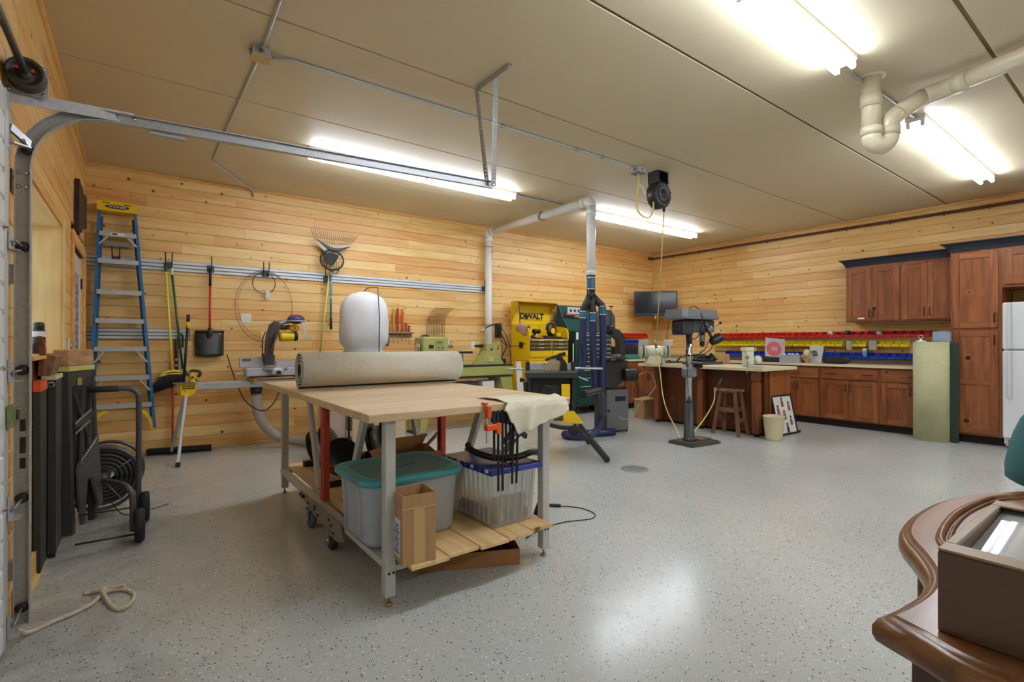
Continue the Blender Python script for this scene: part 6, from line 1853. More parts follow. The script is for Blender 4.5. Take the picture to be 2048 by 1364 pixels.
# lower wheel case and rear neck
MB().prism([(-0.235, 0.61), (0.02, 0.61), (0.13, 0.68), (0.19, 0.84), (0.20, 0.965), (-0.235, 0.965)], (0, -0.09, 0), (1, 0, 0), (0, 0, 1), (0, 0.16, 0)).build('lower_case', BS, t, local=True)
MB().prism([(-0.13, 1.33), (0.04, 1.30), (0.12, 1.24), (0.13, 1.12), (0.13, 0.965), (0.21, 0.965), (0.215, 1.20), (0.19, 1.31), (0.12, 1.38), (-0.02, 1.42), (-0.13, 1.45)], (0, -0.02, 0), (1, 0, 0), (0, 0, 1), (0, 0.11, 0)).build('neck', BS, t, local=True)
mb = MB()
poly = [(-0.22, 1.34), (0.06, 1.34), (0.06, 1.54)] + [(0.06-0.14+0.14*math.cos(a), 1.52+0.14*math.sin(a)) for a in [PI/2*k/6 for k in range(1, 7)]] + [(-0.08-0.14*math.sin(a), 1.52+0.14*math.cos(a)) for a in [PI/2*k/6 for k in range(1, 7)]]
mb.prism(poly, (0, 0.0, 0), (1, 0, 0), (0, 0, 1), (0, 0.14, 0))
mb.build('upper_case', mat('55585a', 0.4), t, local=True)
MB().bx(-0.085, 0.025, -0.05, 0.0, 1.33, 1.44, 0.012).build('guide_block', BLACK, t, local=True)
MB().cyl((-0.03, -0.03, 1.43), (-0.03, -0.03, 1.70), 0.006, n=8).build('tension_screw', BLACK, t, local=True)
MB().beam((-0.065, -0.03, 1.70), (0.005, -0.03, 1.70), 0.012, 0.016).build('tension_handle', BLACK, t, local=True)
MB().cyl((-0.03, -0.055, 1.36), (-0.03, -0.075, 1.36), 0.022, n=12).build('knob', BLACK, t, local=True)
MB().bx(-0.27, 0.13, -0.20, 0.14, 0.985, 1.01, 0.003).build('table', mat('55585c', 0.3, 0.5), t, local=True)
MB().bx(-0.04, 0.02, -0.19, -0.12, 1.011, 1.05, 0.006).build('table_fence', STEEL, t, local=True)
MB().bx(-0.145, -0.142, -0.04, -0.025, 1.01, 1.36).build('blade', STEEL, t, local=True)
MB().cyl((0.07, 0.0, 0.77), (0.13, -0.02, 0.77), 0.07, n=18).build('motor_mount', BS, t, local=True)
MB().lathe([(0.03, 0), (0.075, 0.005), (0.085, 0.03), (0.085, 0.17), (0.075, 0.19), (0.0, 0.195)], (0.11, -0.11, 0.77), (0.95, -0.3, 0), 22).build('motor', BLACK, t, local=True)
for k in range(7):
    MB().lathe([(0.0865, -0.004), (0.09, 0), (0.0865, 0.004)], V(0.11, -0.11, 0.77)+V(0.95, -0.3, 0).normalized()*(0.05+0.02*k), (0.95, -0.3, 0), 22).build('motor_fin', mat('2b2b2b', 0.4), t, local=True)
tag(MB().tube(bez([(5.92, -2.12, 0.70), (6.25, -2.1, 0.80), (6.3, -2.2, 0.62), (6.05, -2.3, 0.50), (5.8, -2.35, 0.42), (5.4, -2.55, 0.30), (4.95, -2.8, 0.32), (4.72, -2.9, 0.40)], 8), 0.006, 6).build('grey_cable', mat('8e8478', 0.5)), 'grey cord swooping in front of the band saw cabinet door', 'cord')
# ================================================================ portable table saw (square to the view of its own front)
RZ = math.atan2(-0.596, 0.803)
t = thing('table_saw', 'yellow and black portable table saw on folding legs behind the work table', 'table saw', (4.05, -2.52, 0), RZ)
TS = mat('26272a', 0.45, var=0.1)
MB().bx(-0.27, 0.27, -0.30, 0.28, 0.855, 0.90, 0.006).build('table', mat('5d6064', 0.35, 0.5), t, local=True)
MB().bx(-0.275, 0.275, -0.315, -0.300, 0.842, 0.898, 0.004).build('front_rail', mat('4a4d52', 0.3, 0.5), t, local=True)
MB().bx(-0.22, 0.24, 0.02, 0.05, 0.905, 0.985, 0.006).build('rip_fence', mat('c9cdd2', 0.3, 0.3), t, local=True)
MB().bx(-0.26, -0.22, 0.0, 0.07, 0.905, 1.0, 0.006).build('fence_clamp', BLACK, t, local=True)
MB().bx(0.24, 0.28, 0.0, 0.07, 0.905, 1.0, 0.006).build('fence_clamp', BLACK, t, local=True)
MB().bx(-0.25, -0.21, -0.28, 0.26, 0.50, 0.853, 0.004).build('side_frame', TS, t, local=True)
MB().bx(0.21, 0.25, -0.28, 0.26, 0.50, 0.853, 0.004).build('side_frame', TS, t, local=True)
MB().bx(-0.21, 0.21, -0.22, 0.22, 0.60, 0.85, 0.01).build('motor_case', mat('1b1b1c', 0.5), t, local=True)
MB().bx(-0.205, 0.205, -0.2265, -0.2205, 0.80, 0.845, 0.003).build('front_panel', TS, t, local=True)
MB().cyl((0.02, -0.22, 0.70), (0.02, -0.25, 0.70), 0.07, n=22).build('wheel_boss', TS, t, local=True)
MB().lathe([(0.055, -0.008), (0.072, -0.008), (0.075, 0), (0.072, 0.008), (0.055, 0.008)], (-0.05, -0.27, 0.70), (0, 1, 0), 26).build('hand_wheel', BLACK, t, local=True)
MB().prism([(-0.10, 0.905), (0.13, 0.905), (0.14, 0.96), (0.08, 1.03), (0.04, 1.06)], (0, -0.06, 0), (1, 0, 0), (0, 0, 1), (0, 0.008, 0)).build('guard_shield', clear('amber_clear_guard', 'd8c9a0', 0.5, 0.1), t, local=True)
for k in range(5):
    MB().beam((-0.08+0.035*k, -0.07, 0.91), (0.01+0.022*k, -0.07, 1.035-0.006*k), 0.010, 0.012, up=(0, 1, 0)).build('guard_rib', mat('cfc7ae', 0.3), t, local=True)
MB().prism([(0.10, 0.905), (0.19, 0.905), (0.18, 0.985), (0.13, 1.055), (0.08, 1.06), (0.06, 1.03), (0.12, 1.0)], (0, -0.075, 0), (1, 0, 0), (0, 0, 1), (0, 0.03, 0)).build('guard_arm', BLACK, t, local=True)
MB().beam((-0.05, -0.06, 1.02), (0.13, -0.06, 1.085), 0.03, 0.03, up=(0, 0, 1), b=0.006).build('riving_knife', TS, t, local=True)
MB().beam((0.10, -0.06, 1.075), (0.17, -0.06, 1.09), 0.025, 0.04, b=0.006).build('guard_lever', BLACK, t, local=True)
for z, x0, x1, c in ((0.862, -0.46, -0.28, 'd9dadb'), (0.868, 0.28, 0.62, 'd9dadb')):
    MB().cyl((x0, 0.22, z+0.05), (x1, 0.22, z+0.045), 0.011, n=8).build('support_rod', mat(c, 0.3, 0.4), t, local=True)
for k in range(2):
    MB().beam((0.28, -0.10+0.12*k, 0.85), (0.40, -0.14+0.12*k, 0.80), 0.03, 0.012, b=0.003).build('outfeed_arm', ALU, t, local=True)
for z in (0.82, 0.64):
    MB().lathe([(0.008, 0), (0.012, 0.02), (0.024, 0.025), (0.024, 0.05), (0.015, 0.055)], (-0.275, -0.26, z), (-1, 0, 0), 12).build('knob', BLACK, t, local=True)
MB().bx(-0.29, -0.25, -0.27, -0.2, 0.66, 0.80, 0.01).build('side_box', TS, t, local=True)
MB().bx(0.10, 0.19, -0.305, -0.30, 0.62, 0.78, 0.003).build('switch_plate', YEL, t, local=True)
# folding stand
mb = MB()
for s in (-1, 1):
    MB().prism([(s*0.05, 0.50), (s*0.235, 0.50), (s*0.335, 0.37), (s*0.12, 0.37), (s*0.05, 0.42)], (0, -0.30, 0), (1, 0, 0), (0, 0, 1), (0, 0.03, 0)).build('stand_bracket', YEL, t, local=True)
    MB().prism([(s*0.05, 0.50), (s*0.235, 0.50), (s*0.335, 0.37), (s*0.12, 0.37), (s*0.05, 0.42)], (0, 0.26, 0), (1, 0, 0), (0, 0, 1), (0, 0.03, 0)).build('stand_bracket', YEL, t, local=True)
    for w, ex, ew in ((-0.285, 0.555, -0.43), (0.275, 0.51, 0.50)):
        a, b = V(s*0.26, w, 0.375), V(s*ex, ew, 0.02)
        o = V(s*0.018, 0, 0.012)
        for q in (-1, 1):
            MB().beam(a+o*q, b+o*q*0.9, 0.024, 0.014, up=(0, 1, 0), b=0.003).build('leg', TS, t, local=True)
        MB().beam(a.lerp(b, 0.42), b, 0.040, 0.026, up=(0, 1, 0), b=0.004).build('leg_tube', TS, t, local=True)
        MB().beam(a.lerp(b, 0.955), b+V(0, 0, -0.015), 0.055, 0.045, up=(0, 1, 0), b=0.01).build('foot', RUBBER, t, local=True)
MB().bx(0.02, 0.12, -0.303, -0.30, 0.40, 0.47, 0.001).build('bracket_label', mat('4f4620', 0.5), t, local=True)
MB().tube(bez([(-0.02, -0.32, 0.36), (0.10, -0.33, 0.335), (0.2, -0.33, 0.33), (0.24, -0.33, 0.29)], 5), 0.022, 10).build('folding_bar', BLACK, t, local=True)
MB().lathe([(0.02, -0.025), (0.05, -0.025), (0.055, 0), (0.05, 0.025), (0.02, 0.025)], (0.22, -0.33, 0.305), (0, 1, 0), 16).build('wheel', RUBBER, t, local=True)
MB().bx(-0.235, 0.235, -0.27, 0.26, 0.485, 0.515, 0.004).build('stand_deck', TS, t, local=True)

# ================================================================ floor drill press
t = thing('drill_press', 'floor drill press with grey belt cover in front of the island bench', 'drill press', (5.72, -3.13, 0), -0.10)
DP = mat('53575b', 0.4, var=0.08)
mb = MB()
mb.prism([(-0.17, -0.19), (0.33, -0.19), (0.33, 0.16), (-0.17, 0.16)], (0, 0, 0.0005), (1, 0, 0), (0, 1, 0), (0, 0, 0.03))
mb.prism([(-0.15, -0.17), (0.31, -0.17), (0.31, 0.14), (-0.15, 0.14)], (0, 0, 0.03), (1, 0, 0), (0, 1, 0), (0, 0, 0.012))
mb.build('base', mat('4a4842', 0.5, var=0.15), t, local=True)
MB().lathe([(0.0, 0.043), (0.075, 0.043), (0.08, 0.05), (0.07, 0.062), (0.062, 0.07), (0.048, 0.49), (0.0, 0.49)], (0, 0, 0), (0, 0, 1), 24).build('column_socket', mat('2e2f31', 0.45), t, local=True)
for a in (0.6, 2.2, 3.8, 5.4):
    MB().cyl((0.066*math.cos(a), 0.066*math.sin(a), 0.055), (0.066*math.cos(a), 0.066*math.sin(a), 0.075), 0.010, n=6).build('bolt', STEEL, t, local=True)
MB().cyl((0, 0, 0.48), (0, 0, 1.45), 0.0385, n=24).build('column', mat('c4c6c8', 0.16, 0.9), t, local=True)
MB().bx(-0.07, 0.075, -0.065, 0.065, 0.795, 0.915, 0.02).build('table_collar', mat('7b7f82', 0.4, 0.2), t, local=True)
MB().cyl((-0.07, -0.02, 0.865), (-0.13, -0.05, 0.865), 0.008, n=8).build('crank', STEEL, t, local=True)
MB().beam((0.05, -0.0, 0.90), (0.22, -0.0, 0.93), 0.06, 0.05, b=0.008).build('table_arm', BLACK, t, local=True)
MB().bx(0.06, 0.42, -0.16, 0.16, 0.945, 0.98, 0.006).build('table', mat('5b5f63', 0.35, 0.5), t, local=True)
MB().bx(-0.20, -0.02, -0.10, 0.10, 1.30, 1.475, 0.02).build('motor', mat('33363a', 0.45), t, local=True)
MB().bx(-0.225, -0.19, -0.06, 0.06, 1.33, 1.42, 0.01).build('motor_box', BLACK, t, local=True)
MB().bx(-0.03, 0.36, -0.09, 0.09, 1.33, 1.48, 0.015).build('head', mat('4b4f53', 0.4), t, local=True)
mb = MB()
lo = [(-0.28, -0.14), (-0.20, -0.165), (0.33, -0.165), (0.43, -0.06), (0.43, 0.06), (0.33, 0.165), (-0.20, 0.165), (-0.28, 0.14)]
def loft(mb, polyA, zA, polyB, zB, cap=True):
    n = len(polyA)
    vs = [(x, y, zA) for x, y in polyA] + [(x, y, zB) for x, y in polyB]
    fs = [(k, (k+1) % n, n+(k+1) % n, n+k) for k in range(n)]
    if cap:
        fs += [tuple(range(n))[::-1], tuple(n+k for k in range(n))]
    mb.add(vs, fs)
loft(mb, lo, 1.485, lo, 1.515)
hi = [(x*0.96+0.005, y*0.85) for x, y in lo]
loft(mb, [(x*0.99, y*0.97) for x, y in lo], 1.515, hi, 1.60)
mb.build('belt_cover', mat('6b6f70', 0.42, var=0.08), t, local=True)
MB().bx(-0.02, 0.08, -0.02, 0.06, 1.60, 1.607, 0.002).build('cover_label', mat('2f3133', 0.4), t, local=True)
MB().bx(0.20, 0.32, -0.05, 0.03, 1.60, 1.606, 0.002).build('cover_label', mat('c4572c', 0.4), t, local=True)
MB().cyl((0.36, -0.02, 1.47), (0.36, -0.02, 1.30), 0.012, n=10).build('depth_rod', STEEL, t, local=True)
MB().cyl((0.24, 0, 1.34), (0.24, 0, 1.22), 0.032, n=16).build('quill', STEEL, t, local=True)
MB().lathe([(0.012, -0.06), (0.028, -0.05), (0.03, -0.01), (0.02, 0.0)], (0.24, 0, 1.22), (0, 0, 1), 16).build('chuck', BLACK, t, local=True)
MB().lathe([(0.01, 0), (0.045, 0.005), (0.05, 0.03), (0.03, 0.05)], (0.24, -0.09, 1.37), (0, -1, 0), 20).build('feed_hub', STEEL, t, local=True)
for a in (0.5, 2.6, 4.7):
    MB().cyl((0.24, -0.13, 1.37), (0.24+0.16*math.cos(a), -0.15, 1.37+0.16*math.sin(a)), 0.007, n=8).build('feed_handle', STEEL, t, local=True)
    MB().sph((0.24+0.16*math.cos(a), -0.15, 1.37+0.16*math.sin(a)), 0.018, n=10, m=6).build('handle_ball', BLACK, t, local=True)
MB().beam((0.08, -0.14, 1.46), (0.20, -0.16, 1.27), 0.03, 0.02, up=(0, 1, 0), b=0.005).build('lamp_arm', BLACK, t, local=True)
MB().lathe([(0.015, 0), (0.045, 0.02), (0.05, 0.04), (0.056, 0.15), (0.05, 0.16), (0.0, 0.155)], (0.17, -0.17, 1.21), (0.75, -0.2, 0.35), 20).build('lamp_head', BLACK, t, local=True)
for pts in ([(-0.12, -0.08, 1.60), (-0.05, -0.10, 1.63), (0.02, -0.12, 1.61), (0.03, -0.17, 1.50), (0.03, -0.15, 1.38), (0.06, -0.08, 1.28), (0.02, -0.05, 1.25), (-0.05, -0.05, 1.29)],
            [(-0.12, -0.09, 1.31), (-0.11, -0.06, 1.15), (-0.10, -0.05, 1.05), (-0.10, -0.06, 0.94), (-0.12, -0.08, 0.88), (-0.115, -0.08, 0.7), (-0.095, -0.07, 0.62)],
            [(0.15, -0.16, 1.22), (0.11, -0.13, 1.12), (0.05, -0.06, 1.06), (-0.04, -0.045, 1.06), (-0.05, -0.02, 1.10), (-0.045, 0.0, 1.3)],
            [(0.20, -0.18, 1.20), (0.18, -0.16, 1.12), (0.10, -0.08, 1.05), (0.04, -0.045, 1.02)]):
    MB().tube(bez(pts, 6), 0.005, 6).build('wire', BLACK, t, local=True)
MB().lathe([(0.0, 0), (0.012, 0.006), (0.012, 0.03), (0.006, 0.04)], (-0.095, -0.07, 0.58), (0, 0, 1), 10).build('plug', STEEL, t, local=True)
MB().cyl((-0.05, -0.06, 1.19), (-0.05, -0.06, 1.30), 0.022, n=10).build('switch_box', BLACK, t, local=True)
MB().tube([(0.043*math.cos(a), 0.043*math.sin(a), 1.055) for a in [2*PI*k/20 for k in range(20)]], 0.008, 6, closed=True).build('cord_strap', BLACK, t, local=True)
t = thing('drill_vise', 'black cross-slide vise sitting on the drill press table', 'vise', (5.97, -3.15, 0.98), -0.10)
MB().bx(-0.13, 0.13, -0.10, 0.10, 0.001, 0.035, 0.006).build('slide', mat('2a2b2d', 0.4, 0.3), t, local=True)
MB().bx(-0.10, -0.03, -0.07, 0.07, 0.036, 0.095, 0.008).build('fixed_jaw', mat('3a3c3e', 0.4, 0.4), t, local=True)
MB().bx(0.03, 0.09, -0.07, 0.07, 0.036, 0.08, 0.008).build('moving_jaw', mat('3a3c3e', 0.4, 0.4), t, local=True)
MB().cyl((0.09, 0, 0.055), (0.22, 0, 0.05), 0.010, n=8).build('screw', STEEL, t, local=True)
MB().beam((0.22, -0.06, 0.02), (0.22, 0.06, 0.07), 0.012, 0.012).build('handle', STEEL, t, local=True)
MB().beam((-0.02, -0.13, 0.10), (0.19, -0.05, 0.02), 0.03, 0.02, b=0.005).build('lever', mat('55585a', 0.35, 0.5), t, local=True)
tag(MB().bx(5.80, 6.0, -3.25, -3.08, 0.0435, 0.058, 0.003).build('wood_scrap', wood('scrap_wood', '8a6a4a', '755639', '5e422b', axis='x')), 'small brown wood offcut lying on the drill press base', 'wood')
tag(MB().tube(bez([(6.515, -2.04, 1.13), (6.50, -2.1, 0.95), (6.42, -2.2, 0.72), (6.3, -2.32, 0.5), (6.15, -2.5, 0.3), (6.02, -2.72, 0.12), (5.92, -2.85, 0.03), (5.86, -2.92, 0.012)], 8), 0.0075, 8).build('yellow_cable', YCORD), 'yellow cord falling from the bench grinder to the drill press base', 'cord')
tag(MB().tube(bez([(5.90, -2.93, 0.012), (6.05, -2.92, 0.03), (6.22, -2.94, 0.14), (6.38, -2.97, 0.30), (6.48, -2.99, 0.45), (6.50, -2.99, 0.60)], 8), 0.0075, 8).build('yellow_cable', YCORD), 'yellow cord rising from the drill press base to the wooden stool', 'cord')
# ================================================================ stained knotty cabinets
CAB = dict(knots=4.0, knot='2a1208', rough=0.38, tone=0.35, warm='c07a50')
CABZ = wood('cabinet_wood_upright', 'a5653a', '8b522b', '6a3c1e', axis='z', along=1.6, across=14, **CAB)
CABY = wood('cabinet_wood_along_y', 'a5653a', '8b522b', '6a3c1e', axis='y', along=1.6, across=14, **CAB)
CABX = wood('cabinet_wood_along_x', 'a5653a', '8b522b', '6a3c1e', axis='x', along=1.6, across=14, **CAB)
CABD = wood('cabinet_wood_dark', '74401f', '5f3218', '4a2612', axis='z', along=1.6, across=14, **CAB)
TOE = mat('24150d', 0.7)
BRZ = mat('3a2a20', 0.35, 0.7)
TOP = mat('e2d3b2', 0.35, var=0.06, scale=40)
NAVY = mat('1f2430', 0.5)

def face_door(parent, ax, face, a0, a1, z0, z1, pull=None, mid=None, frame=0.062, name='door'):
    """five-piece door on a face; ax 'y' = cabinet front looks to -x, 'x' = looks to -y"""
    def bx(n, p0, p1, q0, q1, d0, d1, m, par, b=0.002):
        if ax == 'y':
            return MB().bx(face-d1, face-d0, p0, p1, q0, q1, b).build(n, m, par)
        return MB().bx(p0, p1, face-d1, face-d0, q0, q1, b).build(n, m, par)
    d = bx(name, a0+frame-0.004, a1-frame+0.004, z0+frame-0.004, z1-frame+0.004, 0.001, 0.011, CABZ, parent, 0)
    hz = CABY if ax == 'y' else CABX
    bx('stile', a0, a0+frame, z0, z1, 0.001, 0.021, CABZ, d)
    bx('stile', a1-frame, a1, z0, z1, 0.001, 0.021, CABZ, d)
    bx('rail', a0+frame, a1-frame, z0, z0+frame, 0.001, 0.0205, hz, d)
    bx('rail', a0+frame, a1-frame, z1-frame, z1, 0.001, 0.0205, hz, d)
    if mid:
        bx('rail', a0+frame, a1-frame, mid-frame/2, mid+frame/2, 0.001, 0.0205, hz, d)
    if pull:
        pa, pz = pull
        def pt(a, dd, z):
            return (face-dd, a, z) if ax == 'y' else (a, face-dd, z)
        MB().tube(bez([pt(pa, 0.018, pz-0.055), pt(pa, 0.045, pz-0.045), pt(pa, 0.05, pz), pt(pa, 0.045, pz+0.045), pt(pa, 0.018, pz+0.055)], 4), 0.006, 6).build('handle', BRZ, d)
    return d
def drawer_front(parent, ax, face, a0, a1, z0, z1, pulls):
    hz = CABY if ax == 'y' else CABX
    d = (MB().bx(face-0.021, face-0.001, a0, a1, z0, z1, 0.003) if ax == 'y' else MB().bx(a0, a1, face-0.021, face-0.001, z0, z1, 0.003)).build('drawer', hz, parent)
    zc_ = (z0+z1)/2
    for p in pulls:
        def pt(a, dd, z):
            return (face-dd, a, z) if ax == 'y' else (a, face-dd, z)
        MB().tube(bez([pt(p-0.055, 0.02, zc_), pt(p-0.045, 0.045, zc_), pt(p, 0.05, zc_), pt(p+0.045, 0.045, zc_), pt(p+0.055, 0.02, zc_)], 4), 0.006, 6).build('handle', BRZ, d)
    return d
FX = 8.50
WB = RX-0.0005
def base_unit(label, y1, y0, npull=1):
    """y1 > y0"""
    t = thing('base_cabinet', label, 'cabinet', (FX+0.28, (y0+y1)/2, 0), 0, 'base cabinets on the far wall')
    MB().bx(FX, WB, y0, y1, 0.10, 0.862, 0.001).build('body', CABZ, t)
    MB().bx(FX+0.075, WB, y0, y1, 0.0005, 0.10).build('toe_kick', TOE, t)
    a0, a1 = y0+0.02, y1-0.02
    m = (a0+a1)/2
    drawer_front(t, 'y', FX, a0, a1, 0.685, 0.835, (a1-0.12, a0+0.12) if npull == 2 else (m,))
    face_door(t, 'y', FX, m+0.002, a1, 0.115, 0.665, (m+0.030, 0.565))
    face_door(t, 'y', FX, a0, m-0.002, 0.115, 0.665, (m-0.030, 0.565))
    return t
base_unit('reddish base cabinet mostly hidden behind the island bench', -2.17, -2.80)
base_unit('reddish base cabinet just past the island bench end with one drawer pull', -2.80, -3.455)
base_unit('wide reddish base cabinet with two pulls on one long drawer', -3.455, -4.20, 2)
base_unit('reddish base cabinet partly hidden by the standing rolled rug', -4.20, -4.945)
t = thing('countertop', 'long pale laminate countertop along the cabinet wall, turning the corner', 'countertop', (8.7, -3, 0.863))
MB().bx(8.455, WB, -4.945, -0.001, 0.863, 0.897, 0.003).build('long_run', TOP, t)
MB().bx(7.20, 8.4545, -0.655, -0.001, 0.863, 0.897, 0.003).build('short_run', TOP, t)
MB().bx(RX-0.02, WB, -4.945, -0.05, 0.8975, 0.965, 0.002).build('backsplash', mat('9a8b72', 0.5), t)
# back wall units
FY = -0.62
def back_unit(label, x0, x1):
    t = thing('base_cabinet', label, 'cabinet', ((x0+x1)/2, FY/2, 0), 0, 'base cabinets on the back wall')
    MB().bx(x0, x1, FY, -0.001, 0.10, 0.862, 0.001).build('body', CABZ, t)
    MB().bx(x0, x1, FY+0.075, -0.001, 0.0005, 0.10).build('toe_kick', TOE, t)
    m = (x0+x1)/2
    drawer_front(t, 'x', FY, x0+0.02, x1-0.02, 0.685, 0.835, (m,))
    face_door(t, 'x', FY, x0+0.02, m-0.002, 0.115, 0.665, (m-0.03, 0.565))
    face_door(t, 'x', FY, m+0.002, x1-0.02, 0.115, 0.665, (m+0.03, 0.565))
back_unit('reddish base cabinet on the back wall beside the band saw motor', 7.22, 7.82)
back_unit('reddish base cabinet on the back wall under the television corner', 7.82, 8.42)

# upper cabinets
UX = 8.755
def upper_unit(label, y1, y0, mark=False):
    t = thing('wall_cabinet', label, 'cabinet', (8.92, (y0+y1)/2, 1.5), 0, 'upper cabinets')
    MB().bx(UX, WB, y0, y1, 1.50, 2.30, 0.001).build('body', CABZ, t)
    a0, a1 = y0+0.015, y1-0.015
    m = (a0+a1)/2
    d = face_door(t, 'y', UX, m+0.002, a1, 1.52, 2.265, (m+0.028, 1.62))
    if mark:
        MB().bx(UX-0.0235, UX-0.021, a1-0.22, a1-0.14, 1.545, 1.565).build('label_strip', WHITE, d)
    face_door(t, 'y', UX, a0, m-0.002, 1.52, 2.265, (m-0.028, 1.62))
upper_unit('upper wall cabinet at the open end with a small white label strip', -3.705, -4.36, True)
upper_unit('upper wall cabinet next to the tall pantry', -4.36, -4.945)
def crown(name, label, X, y1, y0, z, h, out, end=True):
    t = thing(name, label, 'moulding', (X, (y0+y1)/2, z))
    prof = [(0, 0), (0.008, 0), (0.02, h*0.35), (out*0.6, h*0.72), (out*0.9, h*0.88), (out, h*0.9), (out, h), (0, h)]
    mb = MB()
    # front run with a mitred return at the end nearest the corner
    vs, fs = [], []
    n = len(prof)
    vs += [(X-u, y1+u, z+w) for u, w in prof]
    vs += [(X-u, y0, z+w) for u, w in prof]
    vs += [(WB, y1+u, z+w) for u, w in prof]
    for k in range(n):
        l = (k+1) % n
        fs.append((k, l, n+l, n+k)); fs.append((2*n+k, 2*n+l, l, k))
    fs.append(tuple(n+k for k in range(n))); fs.append(tuple(2*n+k for k in range(n))[::-1])
    mb.add(vs, fs)
    mb.build('moulding', NAVY, t)
    return t
crown('crown_moulding', 'dark navy crown moulding over the two upper wall cabinets', UX-0.001, -3.705, -4.944, 2.301, 0.105, 0.075)
PX = 8.47
t = thing('pantry_cabinet', 'tall reddish pantry cabinet beside the white refrigerator', 'cabinet', (8.78, -5.17, 0))
MB().bx(PX, WB, -5.405, -4.946, 0.10, 2.31, 0.001).build('body', CABZ, t)
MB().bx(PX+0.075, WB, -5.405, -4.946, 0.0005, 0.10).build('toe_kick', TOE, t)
face_door(t, 'y', PX, -5.375, -4.965, 1.385, 2.285, (-5.345, 1.50), frame=0.07)
face_door(t, 'y', PX, -5.375, -4.965, 0.125, 1.355, (-5.345, 1.24), mid=0.74, frame=0.07)
t = thing('wall_cabinet', 'reddish cabinet bridging over the white refrigerator', 'cabinet', (8.78, -5.8, 1.86), 0, 'upper cabinets')
MB().bx(PX, WB, -6.25, -5.406, 1.85, 2.31, 0.001).build('body', CABZ, t)
face_door(t, 'y', PX, -5.815, -5.425, 1.88, 2.285, (-5.785, 1.97), frame=0.07)
face_door(t, 'y', PX, -6.23, -5.82, 1.88, 2.285, (-5.85, 1.97), frame=0.07)
crown('crown_moulding', 'dark navy crown moulding over pantry and refrigerator', PX-0.001, -4.946, -6.25, 2.311, 0.11, 0.085)

t = thing('refrigerator', 'white top-freezer refrigerator at the end of the cabinet run', 'refrigerator', (8.7, -5.8, 0))
FR = mat('e4e7ea', 0.3, var=0.02)
MB().bx(8.40, WB, -6.17, -5.43, 0.05, 1.655, 0.006).build('case', FR, t)
fd = MB().bx(8.335, 8.395, -6.172, -5.428, 1.132, 1.665, 0.012).build('freezer_door', FR, t)
ld = MB().bx(8.335, 8.395, -6.172, -5.428, 0.125, 1.12, 0.012).build('door', FR, t)
for d_, z0, z1 in ((fd, 1.145, 1.66), (ld, 0.58, 1.115)):
    MB().bx(8.29, 8.334, -5.505, -5.468, z0, z1, 0.010).build('handle', mat('d6dade', 0.28), d_)
g = MB().bx(8.37, 8.40, -6.15, -5.45, 0.035, 0.118, 0.003).build('toe_grille', mat('c8cacb', 0.4), t)
for z in (0.055, 0.075, 0.095):
    MB().bx(8.3665, 8.37, -6.13, -5.47, z-0.005, z+0.004).build('grille_slot', BLACK, g)
for y in (-6.1, -5.5):
    MB().cyl((8.45, y, 0.0005), (8.45, y, 0.05), 0.02, n=10).build('foot', BLACK, t)

# ================================================================ rows of parts bins
def make_bin(c, w=0.098, h=0.088, d=0.115):
    """open hopper bin, front lower than back; local: front looks to -x"""
    mb = MB()
    th = 0.003
    mb.box((-d/2, 0, th/2), (d, w, th))
    mb.box((-th/2, 0, h/2), (th, w, h))
    for s in (-1, 1):
        y = s*(w/2-th) if s < 0 else w/2-th
        mb.prism([(0, 0), (-d, 0), (-d, h*0.42), (-d*0.62, h), (0, h)], (0, (w/2-th) if s > 0 else -w/2, 0), (1, 0, 0), (0, 0, 1), (0, th, 0))
    mb.box((-d+th/2, 0, h*0.21), (th, w, h*0.42))
    mb.box((-d-0.002, 0, h*0.36), (0.006, w, 0.006))
    mb.box((-d-0.0005, 0, h*0.16), (0.002, w*0.55, h*0.18))
    o = bpy.data.objects.new('parts_bin', mb.mesh('parts_bin', c))
    COL.objects.link(o)
    return o
BR, BY_, BB = mat('cf2220', 0.35), mat('efdc20', 0.35), mat('2440b4', 0.35)
ORD = [''] + 'first second third fourth fifth sixth seventh eighth ninth tenth eleventh twelfth thirteenth fourteenth fifteenth sixteenth seventeenth eighteenth nineteenth twentieth'.split()
ORD += ['twenty-' + w for w in ORD[1:10]] + ['thirtieth'] + ['thirty-' + w for w in ORD[1:10]]
def bin_row(src, n, start, step, z, group, label, x=None, y=None, rz=0, skip=()):
    first = True
    place = 0
    for k in range(n):
        if k in skip:
            continue
        if first:
            o = src; first = False
        else:
            o = src.copy(); COL.objects.link(o)
        p = start - step*k
        o.location = (x, p, z) if x is not None else (p, y, z)
        o.rotation_euler = (0, 0, rz)
        total = n - len(skip)
        place += 1
        tag(o, label % ORD[place], 'parts bin', group)
RXB = RX-0.012
bin_row(make_bin(BR), 31, -1.50, 0.1022, 1.288, 'red parts bins on the cabinet wall', 'red parts bin, %s from the corner in the top row on the cabinet wall', x=RXB)
bin_row(make_bin(BY_), 29, -1.48, 0.1022, 1.148, 'yellow parts bins on the cabinet wall', 'yellow parts bin, %s from the corner in the middle row on the cabinet wall', x=RXB, skip=(21, 24))
bin_row(make_bin(BB), 27, -1.74, 0.1022, 0.972, 'blue parts bins on the cabinet wall', 'blue parts bin, %s from the corner in the bottom row on the cabinet wall', x=RXB)
bin_row(make_bin(BR), 8, 8.72, 0.1022, 1.305, 'red parts bins on the back wall', 'red parts bin, %s from the corner in the short row under the television', y=-0.012, rz=PI/2)
bin_row(make_bin(BB), 6, 8.62, 0.1022, 1.165, 'blue parts bins on the back wall', 'blue parts bin, %s from the corner in the short row under the television', y=-0.012, rz=PI/2)
